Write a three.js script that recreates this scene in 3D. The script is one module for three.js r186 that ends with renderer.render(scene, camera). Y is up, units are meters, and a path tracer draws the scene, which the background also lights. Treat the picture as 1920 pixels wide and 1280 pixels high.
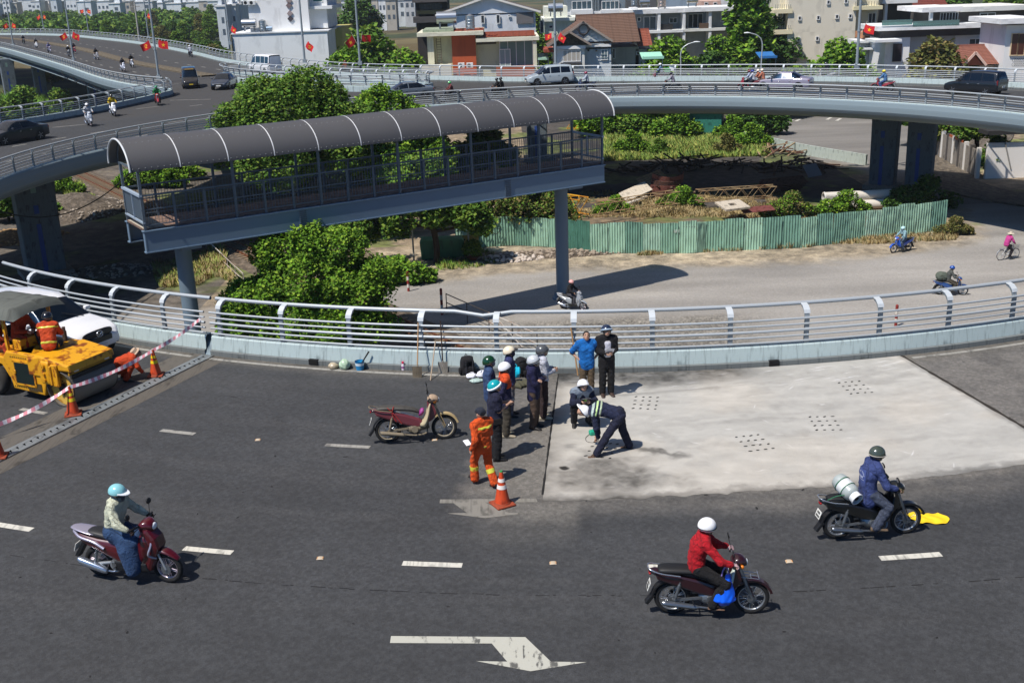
import * as THREE from 'three';
import { Sky } from 'three/addons/objects/Sky.js';
import { mergeGeometries } from 'three/addons/utils/BufferGeometryUtils.js';
import { RoundedBoxGeometry } from 'three/addons/geometries/RoundedBoxGeometry.js';

// ---------- camera, sky, sun, exposure ----------
const scene = new THREE.Scene();
const camera = new THREE.PerspectiveCamera(33.9, 1.5, 0.5, 9000);
const CAM_Y = 9.74, PITCH = 0.31603, ROLL = -0.03507, FPX = 2100;   // metres above the bridge deck; lens in pixels of a 1920 px wide frame
camera.position.set(0, CAM_Y, 0);
camera.rotation.order = 'YXZ';
camera.rotation.set(-PITCH, 0, ROLL);
const renderer = new THREE.WebGLRenderer({ antialias: true });
renderer.setSize(1024, 682);
renderer.toneMapping = THREE.LinearToneMapping;
renderer.toneMappingExposure = 1.08;
renderer.shadowMap.enabled = true;
const SUN = new THREE.Vector3(-0.46, 1, 0.40).normalize();
const sky = new Sky();
sky.name = 'sky'; sky.userData.kind = 'structure';
sky.scale.setScalar(8000);
sky.material.uniforms.sunPosition.value.copy(SUN);
sky.material.uniforms.turbidity.value = 7;
sky.material.uniforms.rayleigh.value = 0.7;
sky.material.uniforms.mieCoefficient.value = 0.004;
scene.add(sky);
scene.environmentIntensity = 0.105;
const sun = new THREE.DirectionalLight(0xfff5e8, 5.0);
sun.name = 'sun';
sun.position.set(0, -8, -60).addScaledVector(SUN, 150);
sun.target.position.set(0, -8, -60);
sun.castShadow = true;
Object.assign(sun.shadow.camera, { left: -90, right: 90, top: 90, bottom: -90, near: 1, far: 400 });
sun.shadow.mapSize.set(4096, 4096);
scene.add(sun, sun.target);
scene.fog = new THREE.FogExp2(0xc9d6e0, 0.00013);

// ---------- numbers ----------
const PI = Math.PI, { sin, cos, abs, min, max, floor, hypot, atan2, sqrt, pow } = Math;
function rng(a) { return () => { a |= 0; a = a + 0x6D2B79F5 | 0; let t = Math.imul(a ^ a >>> 15, 1 | a); t = t + Math.imul(t ^ t >>> 7, 61 | t) ^ t; return ((t ^ t >>> 14) >>> 0) / 4294967296; }; }
const V = (x, y, z) => new THREE.Vector3(x, y, z);
const lerp = (a, b, t) => a + (b - a) * t, clamp = (x, a = 0, b = 1) => x < a ? a : x > b ? b : x;
const smooth = (a, b, x) => { const t = clamp((x - a) / (b - a)); return t * t * (3 - 2 * t); };
const HS = new Float32Array(65536); { const r = rng(11); for (let i = 0; i < 65536; i++) HS[i] = r(); }
function vn(x, y, per = 256) {           // value noise, periodic
  const xi = floor(x), yi = floor(y), fx = x - xi, fy = y - yi, u = fx * fx * (3 - 2 * fx), v = fy * fy * (3 - 2 * fy);
  const m = n => ((n % per) + per) % per, a = m(xi), b = m(xi + 1), c = m(yi) * 256, d = m(yi + 1) * 256;
  return (HS[a + c] * (1 - u) + HS[b + c] * u) * (1 - v) + (HS[a + d] * (1 - u) + HS[b + d] * u) * v;
}
function fbm(x, y, o = 4, per = 256) { let s = 0, a = .5, t = 0; for (let i = 0; i < o; i++) { s += a * vn(x + i * 17, y + i * 31, per); t += a; a *= .5; x *= 2; y *= 2; per = min(256, per * 2); } return s / t; }
const hash = (i, j = 0) => HS[((i * 7919 + j * 104729) % 65536 + 65536) % 65536];
// survey helpers: where a sight line through a pixel of the 1920x1280 photograph meets a level, or a distance
function sight(px, py) {
  let u = (px - 960) / FPX, v = -(py - 640) / FPX; const c = cos(ROLL), s = sin(ROLL); [u, v] = [u * c - v * s, u * s + v * c];
  return V(u, v * cos(PITCH) - sin(PITCH), -(v * sin(PITCH) + cos(PITCH)));
}
function G(px, py, Y = 0) { const d = sight(px, py), t = (Y - CAM_Y) / d.y; return V(d.x * t, Y, d.z * t); }
function D(px, py, dist) { const d = sight(px, py), t = -dist / d.z; return V(d.x * t, CAM_Y + d.y * t, d.z * t); }
const heading = (a, b) => atan2(-(b.z - a.z), b.x - a.x);      // turn that points +x from a to b

// ---------- objects ----------
const taken = {};
function numbered(n) { const k = taken[n] = (taken[n] ?? -1) + 1; return k ? `${n}_${String(k).padStart(3, '0')}` : n; }
function tag(o, label, category, group) { o.userData.label = label; o.userData.category = category; if (group) o.userData.group = group; return o; }
function thing(name, label, category, p = [0, 0, 0], turn = 0, group) {
  const o = new THREE.Group(); o.name = numbered(name);
  if (p.isVector3) o.position.copy(p); else o.position.set(...p);
  o.rotation.y = turn; scene.add(o); return tag(o, label, category, group);
}
function part(name, g, m, parent, label) {
  const o = new THREE.Mesh(Array.isArray(g) ? merge(g) : g, m); o.name = name; o.castShadow = o.receiveShadow = true;
  if (label) o.userData.label = label;
  (parent || scene).add(o); return o;
}
function single(name, g, m, label, category, group) { const o = part(numbered(name), g, m); return tag(o, label, category, group); }
function struct(name, g, m) { const o = part(name, g, m); o.userData.kind = 'structure'; return o; }
function copyOf(src, label, p, turn, group) {
  const o = src.clone(); o.name = numbered(src.name.replace(/_\d{3}$/, '')); o.userData = { ...src.userData, label }; if (group) o.userData.group = group;
  if (p) { if (p.isVector3) o.position.copy(p); else o.position.set(...p); } if (turn !== undefined) o.rotation.y = turn; scene.add(o); return o;
}

// ---------- geometry ----------
function norm(g) {
  g = g.index ? g.toNonIndexed() : g;
  if (!g.attributes.normal) g.computeVertexNormals();
  if (!g.attributes.uv) g.setAttribute('uv', new THREE.BufferAttribute(new Float32Array(g.attributes.position.count * 2), 2));
  for (const k in g.attributes) if (!['position', 'normal', 'uv', 'color'].includes(k)) g.deleteAttribute(k);
  return g;
}
function merge(list) {
  const L = list.flat(9).filter(Boolean).map(norm), col = L.some(g => g.attributes.color);
  if (col) for (const g of L) if (!g.attributes.color) g.setAttribute('color', new THREE.BufferAttribute(new Float32Array(g.attributes.position.count * 3).fill(1), 3));
  return L.length === 1 ? L[0] : mergeGeometries(L);
}
function muv(g, s = 1) {                  // metric uv from the dominant axis
  g = norm(g); const p = g.attributes.position, n = g.attributes.normal, u = g.attributes.uv;
  for (let i = 0; i < p.count; i++) {
    const ax = abs(n.getX(i)), ay = abs(n.getY(i)), az = abs(n.getZ(i));
    if (ay >= ax && ay >= az) u.setXY(i, p.getX(i) * s, p.getZ(i) * s); else if (ax > az) u.setXY(i, p.getZ(i) * s, p.getY(i) * s); else u.setXY(i, p.getX(i) * s, p.getY(i) * s);
  }
  return g;
}
const bx = (w, h, d, x = 0, y = 0, z = 0, ry = 0) => { const g = new THREE.BoxGeometry(w, h, d); muv(g); const q = norm(g); muv(q); if (ry) q.rotateY(ry); return q.translate(x, y, z); };
const rb = (w, h, d, x = 0, y = 0, z = 0, r = .02, s = 2) => norm(new RoundedBoxGeometry(w, h, d, s, min(r, w / 2.01, h / 2.01, d / 2.01))).translate(x, y, z);
const cyl = (r0, r1, h, x = 0, y = 0, z = 0, n = 16, open = false) => norm(new THREE.CylinderGeometry(r1, r0, h, n, 1, open)).translate(x, y, z);
const sph = (r, x = 0, y = 0, z = 0, n = 12, m = 8) => norm(new THREE.SphereGeometry(r, n, m)).translate(x, y, z);
const tor = (R, r, x = 0, y = 0, z = 0, n = 8, m = 32) => norm(new THREE.TorusGeometry(R, r, n, m)).translate(x, y, z);
const A3 = a => a.isVector3 ? a : V(a[0], a[1], a[2] || 0);
function bar(a, b, r, n = 6, r2 = r) {
  a = A3(a); b = A3(b); const d = b.clone().sub(a), L = d.length(), g = norm(new THREE.CylinderGeometry(r2, r, L, n, 1));
  return g.applyQuaternion(new THREE.Quaternion().setFromUnitVectors(V(0, 1, 0), d.divideScalar(L || 1))).translate((a.x + b.x) / 2, (a.y + b.y) / 2, (a.z + b.z) / 2);
}
function beam(a, b, w, h) {               // box between two points, w sideways, h upward
  a = A3(a); b = A3(b); const d = b.clone().sub(a), L = d.length(); d.normalize();
  const side = abs(d.y) > .99 ? V(0, 0, 1) : V(0, 1, 0).cross(d).normalize(), up = d.clone().cross(side);
  const g = bx(w, h, L); return g.applyMatrix4(new THREE.Matrix4().makeBasis(side, up, d)).translate((a.x + b.x) / 2, (a.y + b.y) / 2, (a.z + b.z) / 2);
}
const tube = (pts, r, n = 6, seg) => norm(new THREE.TubeGeometry(new THREE.CatmullRomCurve3(pts.map(A3), false, 'catmullrom', .5), seg || pts.length * 4, r, n));
const poly = (pts, r, n = 6) => pts.slice(1).map((p, i) => bar(pts[i], p, r, n));
// extruded side profile: points (x, y), thickness along z with a bevel
function ext(pts, w, x = 0, y = 0, z = 0, bev = .012, curve = false) {
  const v = pts.map(p => new THREE.Vector2(p[0], p[1])), sh = new THREE.Shape(curve ? new THREE.SplineCurve([...v, v[0]]).getPoints(v.length * 4) : v);
  const g = new THREE.ExtrudeGeometry(sh, { depth: max(.001, w - 2 * bev), bevelEnabled: bev > 0, bevelSize: bev, bevelThickness: bev, bevelSegments: 2, curveSegments: 6 });
  return norm(g).translate(x, y, z - w / 2 + bev);
}
// superellipse sections along x: [x, yc, hy, hz, power, zc]
function hull(secs, n = 18, sub = 2, caps = true) {
  const S = []; for (let i = 0; i < secs.length - 1; i++) for (let k = 0; k < sub; k++) {
    const t = k / sub, q = j => { const p = [max(0, i - 1), i, i + 1, min(secs.length - 1, i + 2)].map(m => secs[m][j] ?? (j === 4 ? 2 : 0)), t2 = t * t, t3 = t2 * t; return .5 * (2 * p[1] + (p[2] - p[0]) * t + (2 * p[0] - 5 * p[1] + 4 * p[2] - p[3]) * t2 + (3 * p[1] - p[0] - 3 * p[2] + p[3]) * t3); };
    S.push([0, 1, 2, 3, 4, 5].map(q));
  }
  const e = secs[secs.length - 1]; S.push([0, 1, 2, 3, 4, 5].map(j => e[j] ?? (j === 4 ? 2 : 0)));
  const P = [], U = [], I = [], m = n + 1;
  for (const s of S) for (let k = 0; k <= n; k++) { const a = k / n * 2 * PI, c = cos(a), q = sin(a), pw = 2 / max(1, s[4]); P.push(s[0], s[1] + max(.001, s[2]) * Math.sign(q) * pow(abs(q), pw), s[5] + max(.001, s[3]) * Math.sign(c) * pow(abs(c), pw)); U.push(s[0], k / n); }
  for (let i = 0; i < S.length - 1; i++) for (let k = 0; k < n; k++) { const a = i * m + k, b = a + m; I.push(a, a + 1, b, b, a + 1, b + 1); }
  if (caps) for (const [i, f] of [[0, 0], [S.length - 1, 1]]) { const c = P.length / 3; P.push(S[i][0], S[i][1], S[i][5]); U.push(0, 0); for (let k = 0; k < n; k++) { const a = i * m + k; f ? I.push(c, a, a + 1) : I.push(c, a + 1, a); } }
  const g = new THREE.BufferGeometry(); g.setAttribute('position', new THREE.Float32BufferAttribute(P, 3)); g.setAttribute('uv', new THREE.Float32BufferAttribute(U, 2)); g.setIndex(I); g.computeVertexNormals(); return norm(g);
}
// sweep a profile [(n, y)...] along a level path of {x, z, nx, nz, y}
function sweep(path, prof, { closed = false, loop = false, round = false, us = 1 } = {}) {
  const P = [], N = [], U = [], np = prof.length, segs = closed ? np : np - 1; let L = [0];
  for (let i = 1; i < path.length; i++) L[i] = L[i - 1] + hypot(path[i].x - path[i - 1].x, path[i].z - path[i - 1].z);
  const at = (i, k) => { const p = path[i % path.length], q = prof[k % np]; return [p.x + p.nx * q[0], (p.y || 0) + q[1], p.z + p.nz * q[0]]; };
  const cen = prof.reduce((a, q) => [a[0] + q[0] / np, a[1] + q[1] / np], [0, 0]);
  let run = 0;
  for (let k = 0; k < segs; k++) {
    const q0 = prof[k], q1 = prof[(k + 1) % np]; let dn = q1[0] - q0[0], dy = q1[1] - q0[1]; const l = hypot(dn, dy) || 1;
    for (let i = 0; i < path.length - (loop ? 0 : 1); i++) {
      const j = i + 1, pi = path[i], pj = path[j % path.length];
      const f = (p, q) => { let n = dy / l, y = -dn / l; if (round) { n = q[0] - cen[0]; y = q[1] - cen[1]; const m = hypot(n, y); n /= m; y /= m; } return [p.nx * n, y, p.nz * n]; };
      const a = at(i, k), b = at(i, k + 1), c = at(j, k), d = at(j, k + 1), v0 = run, v1 = run + l, u0 = L[i] * us, u1 = (j < L.length ? L[j] : L[i] + 1) * us;
      const na = f(pi, q0), nb = f(pi, q1), nc = f(pj, q0), nd = f(pj, q1), e = [c[0] - a[0], c[1] - a[1], c[2] - a[2]], w = [b[0] - a[0], b[1] - a[1], b[2] - a[2]];
      const out = (e[1] * w[2] - e[2] * w[1]) * na[0] + (e[2] * w[0] - e[0] * w[2]) * na[1] + (e[0] * w[1] - e[1] * w[0]) * na[2] >= 0;
      if (out) { P.push(...a, ...c, ...b, ...b, ...c, ...d); N.push(...na, ...nc, ...nb, ...nb, ...nc, ...nd); U.push(u0, v0, u1, v0, u0, v1, u0, v1, u1, v0, u1, v1); }
      else { P.push(...a, ...b, ...c, ...b, ...d, ...c); N.push(...na, ...nb, ...nc, ...nb, ...nd, ...nc); U.push(u0, v0, u0, v1, u1, v0, u0, v1, u1, v1, u1, v0); }
    }
    run += l;
  }
  const g = new THREE.BufferGeometry(); g.setAttribute('position', new THREE.Float32BufferAttribute(P, 3)); g.setAttribute('normal', new THREE.Float32BufferAttribute(N, 3)); g.setAttribute('uv', new THREE.Float32BufferAttribute(U, 2)); return g;
}
const circleProf = (n0, y0, r, k = 8) => Array.from({ length: k }, (_, i) => [n0 + r * cos(i / k * 2 * PI), y0 + r * sin(i / k * 2 * PI)]);
// flat sheet from a polygon of [x, z]
function sheet(pts, Y, us = 1) {
  const g = new THREE.ShapeGeometry(new THREE.Shape(pts.map(p => new THREE.Vector2(p[0], -p[1])))); g.rotateX(-PI / 2); g.translate(0, Y, 0); return muv(g, us);
}
function place(g, p, turn = 0, tilt = [0, 0]) { return g.applyMatrix4(new THREE.Matrix4().compose(A3(p), new THREE.Quaternion().setFromEuler(new THREE.Euler(tilt[0], turn, tilt[1], 'YXZ')), V(1, 1, 1))); }
function colored(g, c) { g = norm(g); const k = new THREE.Color(c), n = g.attributes.position.count, a = new Float32Array(n * 3); for (let i = 0; i < n; i++) a.set([k.r, k.g, k.b], i * 3); g.setAttribute('color', new THREE.BufferAttribute(a, 3)); return g; }
function tint(g, fn) { const p = g.attributes.position, a = new Float32Array(p.count * 3); for (let i = 0; i < p.count; i++) a.set(fn(p.getX(i), p.getY(i), p.getZ(i), i), i * 3); g.setAttribute('color', new THREE.BufferAttribute(a, 3)); return g; }

// ---------- implicit shapes: surface nets ----------
function sdfMesh(f, lo, hi, h) {
  const n = [0, 1, 2].map(i => Math.ceil((hi[i] - lo[i]) / h) + 1), [nx, ny, nz] = n, F = new Float32Array(nx * ny * nz);
  let q = 0; for (let k = 0; k < nz; k++) for (let j = 0; j < ny; j++) for (let i = 0; i < nx; i++) F[q++] = f(lo[0] + i * h, lo[1] + j * h, lo[2] + k * h);
  const id = new Int32Array(nx * ny * nz).fill(-1), P = [], I = [], sx = 1, sy = nx, sz = nx * ny, offs = [0, sx, sy, sx + sy, sz, sx + sz, sy + sz, sx + sy + sz];
  const E = [[0, 1], [2, 3], [4, 5], [6, 7], [0, 2], [1, 3], [4, 6], [5, 7], [0, 4], [1, 5], [2, 6], [3, 7]];
  for (let k = 0; k < nz - 1; k++) for (let j = 0; j < ny - 1; j++) for (let i = 0; i < nx - 1; i++) {
    const b = i + j * sy + k * sz; let m = 0; for (let c = 0; c < 8; c++) if (F[b + offs[c]] < 0) m |= 1 << c;
    if (m === 0 || m === 255) continue; let x = 0, y = 0, z = 0, c = 0;
    for (const [a, d] of E) { const fa = F[b + offs[a]], fd = F[b + offs[d]]; if ((fa < 0) === (fd < 0)) continue; const t = fa / (fa - fd); x += lerp(a & 1, d & 1, t); y += lerp(a >> 1 & 1, d >> 1 & 1, t); z += lerp(a >> 2, d >> 2, t); c++; }
    id[b] = P.length / 3; P.push(lo[0] + (i + x / c) * h, lo[1] + (j + y / c) * h, lo[2] + (k + z / c) * h);
  }
  const quad = (a, b, c, d, flip) => { if (a < 0 || b < 0 || c < 0 || d < 0) return; flip ? I.push(a, c, b, b, c, d) : I.push(a, b, c, b, d, c); };
  for (let k = 1; k < nz - 1; k++) for (let j = 1; j < ny - 1; j++) for (let i = 1; i < nx - 1; i++) {
    const b = i + j * sy + k * sz, s = F[b] < 0;
    if (s !== (F[b + sx] < 0)) quad(id[b - sy - sz], id[b - sz], id[b - sy], id[b], !s);
    if (s !== (F[b + sy] < 0)) quad(id[b - sx - sz], id[b - sz], id[b - sx], id[b], s);
    if (s !== (F[b + sz] < 0)) quad(id[b - sx - sy], id[b - sy], id[b - sx], id[b], !s);
  }
  const g = new THREE.BufferGeometry(); g.setAttribute('position', new THREE.Float32BufferAttribute(P, 3)); g.setIndex(I); g.computeVertexNormals(); return norm(g);
}
// field of tapered capsules joined smoothly; bones [ax,ay,az, bx,by,bz, ra, rb]
function capField(bones, k = .03, wob = 0) {
  return (x, y, z) => {
    let d = 1e9;
    for (const b of bones) {
      const ux = b[3] - b[0], uy = b[4] - b[1], uz = b[5] - b[2], px = x - b[0], py = y - b[1], pz = z - b[2], L = ux * ux + uy * uy + uz * uz, t = L > 0 ? clamp((px * ux + py * uy + pz * uz) / L) : 0;
      const e = hypot(px - ux * t, py - uy * t, pz - uz * t) - (b[6] + (b[7] - b[6]) * t), h = max(k - abs(d - e), 0) / k;
      d = min(d, e) - h * h * k * .25;
    }
    if (wob) d += wob * (sin(x * 31 + y * 23) * sin(z * 29 + y * 37) + .6 * sin(y * 61 + x * 17 - z * 41));
    return d;
  };
}
function bounds(bones, m = .05) { const lo = [9, 9, 9], hi = [-9, -9, -9]; for (const b of bones) for (let i = 0; i < 3; i++) for (const o of [0, 3]) { const r = b[6 + (o ? 1 : 0)] + m; lo[i] = min(lo[i], b[o + i] - r); hi[i] = max(hi[i], b[o + i] + r); } return [lo, hi]; }
function capMesh(bones, h = .02, k = .03, wob = 0) { const [lo, hi] = bounds(bones, h * 2 + k * .3); return muv(sdfMesh(capField(bones, k, wob), lo, hi, h)); }

// ---------- materials ----------
function dataTex(w, h, fn, srgb = true) {
  const a = new Uint8Array(w * h * 4); for (let j = 0; j < h; j++) for (let i = 0; i < w; i++) { const c = fn(i, j), o = (j * w + i) * 4; a[o] = clamp(c[0]) * 255; a[o + 1] = clamp(c[1]) * 255; a[o + 2] = clamp(c[2]) * 255; a[o + 3] = 255; }
  const t = new THREE.DataTexture(a, w, h); t.magFilter = THREE.LinearFilter; t.minFilter = THREE.LinearMipmapLinearFilter; t.generateMipmaps = true; t.wrapS = t.wrapT = THREE.RepeatWrapping; if (srgb) t.colorSpace = THREE.SRGBColorSpace; t.needsUpdate = true; return t;
}
const rep = (t, m) => { const c = t.clone(); c.repeat.set(1 / m, 1 / m); c.needsUpdate = true; return c; };
const g3 = v => [v, v, v];
const TX = {
  asphalt: rep(dataTex(512, 512, (i, j) => { const s = hash(i, j), m = fbm(i / 16, j / 16, 3, 32); let v = .62 + .28 * (s - .5) + .22 * (m - .5); if (s > .985) v += .35; if (s < .02) v -= .25; return [v, v * .995, v * .99]; }), 2.2),
  asphaltBump: rep(dataTex(256, 256, (i, j) => g3(.5 + .5 * (hash(i, j + 999) - .5)), false), 1.1),
  mottle: rep(dataTex(512, 512, (i, j) => { const a = fbm(i / 64, j / 64, 5, 8), s = vn(i / 3, j / 40, 256), v = .95 - .16 * smooth(.52, .8, a) - .08 * smooth(.6, 1, s) + .05 * (hash(i, j) - .5); return [v, v * .995, v * .985]; }), 4),
  wall: rep(dataTex(256, 256, (i, j) => { const a = fbm(i / 40, j / 64, 4, 6), v = .97 - .07 * smooth(.5, .8, a) + .02 * (hash(i, j) - .5); return [v, v, v * .99]; }), 6),
  stain: rep(dataTex(512, 512, (i, j) => { const a = fbm(i / 48, j / 80, 5, 8), b = vn(i / 6, j / 90, 128), c = hash(floor(i / 3), floor(j / 3)), v = .95 - .24 * smooth(.55, .8, a) - .12 * smooth(.55, .95, b) - (c > .994 ? .14 : 0); return [v, v * .99, v * .97]; }), 2.4),
  dirt: rep(dataTex(512, 512, (i, j) => { const a = fbm(i / 32, j / 32, 5, 16), s = hash(i, j), v = .55 + .5 * (a - .5) + .3 * (s - .5) * (s > .8 ? 1.5 : .6); return [v, v * .97, v * .93]; }), 3),
  cloth: rep(dataTex(128, 128, (i, j) => g3(.86 + .12 * (fbm(i / 16, j / 16, 3, 8) - .5) + .06 * ((i + j) % 3 - 1) + .05 * (hash(i, j) - .5))), .5),
  fold: rep(dataTex(256, 256, (i, j) => { const a = fbm(i / 24, j / 24, 3, 10), b = fbm(i / 30 + 5 * a, j / 11 + 6 * a, 3, 256); return g3(abs(2 * fbm(i / 18 + 3 * b, j / 40 + 2 * a, 3, 256) - 1) * .6 + .4 * b); }, false), .62),
  rust: rep(dataTex(256, 256, (i, j) => { const a = fbm(i / 24, j / 24, 4, 16), r = smooth(.5, .72, a); return [lerp(1, .62, r), lerp(1, .45, r), lerp(1, .34, r)]; }), 2),
};
const cache = {};
function mat(color, o = {}) {
  const { r = .7, m = 0, map, bump, bs = .004, side, cc, tr, vc, em } = o, key = JSON.stringify([color, o, map && map.uuid, bump && bump.uuid]);
  if (cache[key]) return cache[key];
  const C = cc || tr ? THREE.MeshPhysicalMaterial : THREE.MeshStandardMaterial, q = new C({ roughness: r, metalness: m });
  if (Array.isArray(color)) q.color.setRGB(...color); else q.color.set(color);
  if (map) q.map = typeof map === 'string' ? TX[map] : map; if (bump) { q.bumpMap = typeof bump === 'string' ? TX[bump] : bump; q.bumpScale = bs; }
  if (side) q.side = THREE.DoubleSide; if (cc) { q.clearcoat = cc; q.clearcoatRoughness = .08; } if (tr) { q.transmission = tr; q.thickness = 0; } if (vc) q.vertexColors = true;
  return cache[key] = q;
}
const cloth = c => mat(c, { r: .9, map: 'cloth', bump: 'fold', bs: .03 }), paint = (c, cc = .8) => mat(c, { r: .38, cc }), plastic = c => mat(c, { r: .55 }), metal = (c = 0xb8bcc0, r = .35) => mat(c, { r, m: .85 });
const BLACK = plastic(0x131416), RUBBER = mat(0x17181a, { r: .85, map: 'cloth' }), CHROME = metal(0xd5d9dd, .15), STEEL = metal(0x8d9296, .4), GLASS = mat(0x10161b, { r: .06, m: .1, cc: 1 });

// ---------- the elevated ring: frame of reference ----------
const CX = 4.1, CZ = -57.84, RI = 30.9, RO = 46.9, GY = -8, DEG = PI / 180;
const polar = (az, r, y = 0) => V(CX + r * sin(az * DEG), y, CZ - r * cos(az * DEG));
const azOf = (x, z) => atan2(x - CX, CZ - z) / DEG, rOf = (x, z) => hypot(x - CX, z - CZ);
function arc(a0, a1, r, step = 1.5, s = 1) { const n = Math.ceil(abs(a1 - a0) / step), o = []; for (let i = 0; i <= n; i++) { const a = lerp(a0, a1, i / n), p = polar(a, r); o.push({ x: p.x, z: p.z, nx: s * sin(a * DEG), nz: -s * cos(a * DEG) }); } return o; }
function pathOf(pts, side = 1, step = 2) {   // smooth level path through [x, z] points; n points to the side
  const c = new THREE.CatmullRomCurve3(pts.map(p => V(p[0], 0, p[1])), false, 'centripetal'), n = Math.ceil(c.getLength() / step), o = [];
  for (let i = 0; i <= n; i++) { const p = c.getPointAt(i / n), t = c.getTangentAt(i / n); o.push({ x: p.x, z: p.z, nx: -t.z * side, nz: t.x * side }); } return o;
}
const BLUE = mat(0xb3c6ca, { r: .75, map: 'stain' }), KERB = mat(0x6f7678, { r: .85, map: 'stain' }), RAILM = mat(0xa9b0b4, { r: .45, m: .2 }), POSTM = mat(0x8b959c, { r: .45, m: .1, map: 'mottle' }), FASCIA = mat(0x82949e, { r: .8, map: 'mottle' });
const WHITE_MARK = mat(0xcfcfc8, { r: .8, map: 'stain' }), DULL_MARK = mat(0x9a9a96, { r: .85, map: 'stain' });

// ---------- lower ground ----------
const RIVER = [[-900, -430], [-262, -470], [-232, -560], [-250, -660], [-330, -740], [-1200, -740]];
const roadPts = [[-34, -61.5], [-20, -63.4], [-9, -66.4], [-3, -68.6], [2, -69.9], [9, -69.5], [18, -69.3], [24, -70.2], [28.6, -72.4], [31.2, -76], [32.4, -82], [32, -92], [30, -101], [28, -108], [27.2, -118], [28.4, -128], [31, -142], [33, -158], [62, -158], [60, -140], [51, -118], [43, -103], [38.6, -95.5], [38.2, -90], [44, -82], [60, -70], [60, -34], [-34, -34]];
function inPoly(x, z, p) { let c = false; for (let i = 0, j = p.length - 1; i < p.length; j = i++) if ((p[i][1] > z) !== (p[j][1] > z) && x < (p[j][0] - p[i][0]) * (z - p[i][1]) / (p[j][1] - p[i][1]) + p[i][0]) c = !c; return c; }
function edgeDist(x, z, p) { let d = 1e9; for (let i = 0, j = p.length - 1; i < p.length; j = i++) { const ux = p[i][0] - p[j][0], uz = p[i][1] - p[j][1], t = clamp(((x - p[j][0]) * ux + (z - p[j][1]) * uz) / (ux * ux + uz * uz)); d = min(d, hypot(x - p[j][0] - ux * t, z - p[j][1] - uz * t)); } return d; }
const TRACK = [[-57, -133], [-43.98, -114.38], [-36.02, -102.51], [-19.42, -77.75], [-16.1, -72.6], [-9, -62], [2, -45]];
const trackDist = (x, z) => { let d = 1e9; for (let i = 1; i < TRACK.length; i++) { const a = TRACK[i - 1], b = TRACK[i], ux = b[0] - a[0], uz = b[1] - a[1], t = clamp(((x - a[0]) * ux + (z - a[1]) * uz) / (ux * ux + uz * uz)); d = min(d, hypot(x - a[0] - ux * t, z - a[1] - uz * t)); } return d; };
function dustColor(x, z) {              // bare earth, rubble, ballast and verge, with ring shade painted into the yard
  const n = fbm(x * .35 + 40, z * .35 + 90, 4), f = fbm(x * 2.1, z * 2.1, 3), s = hash(floor(x * 16), floor(z * 16));
  let c = [.66, .59, .49];
  if (z > -75.5 && z < -60 && x > -9 && x < 32) c = [.72, .66, .56];
  if (z < -76 && x > 2 && x < 30) { const k = smooth(-84, -88, z + 3 * (n - .5)); c = (n > .53 ? [.60, .50, .36] : [.55, .48, .38]).map((q, i) => lerp(q, [.33, .31, .29][i], k)); }  // k blends the northern yard soil darker: shade under the ring, put into the colour
  if (x < -18) c = [.45, .42, .38];
  const t = trackDist(x, z); if (t < 3.4 + 1.2 * (f - .5)) c = [.47, .43, .38];
  const v = .78 + .5 * (f - .5) + .3 * (n - .5) + .22 * (s - .5); let k = c.map(q => q * v);
  const near = smooth(-60, -57, z) * smooth(-14, -9, x) * (1 - smooth(14, 22, x)); if (near > 0) k = k.map((q, i) => lerp(q, [.56, .54, .5][i] * (.8 + .55 * (s - .5) + .4 * (f - .5)), near));
  const g = smooth(.55, .68, fbm(x * .22 + 7, z * .22 + 3, 4)); if (g > 0 && !(z > -76.5 && x > -14)) k = k.map((q, i) => lerp(q, [.36, .40, .2][i] * (.6 + .8 * f), g * .8));
  return k;
}
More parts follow.
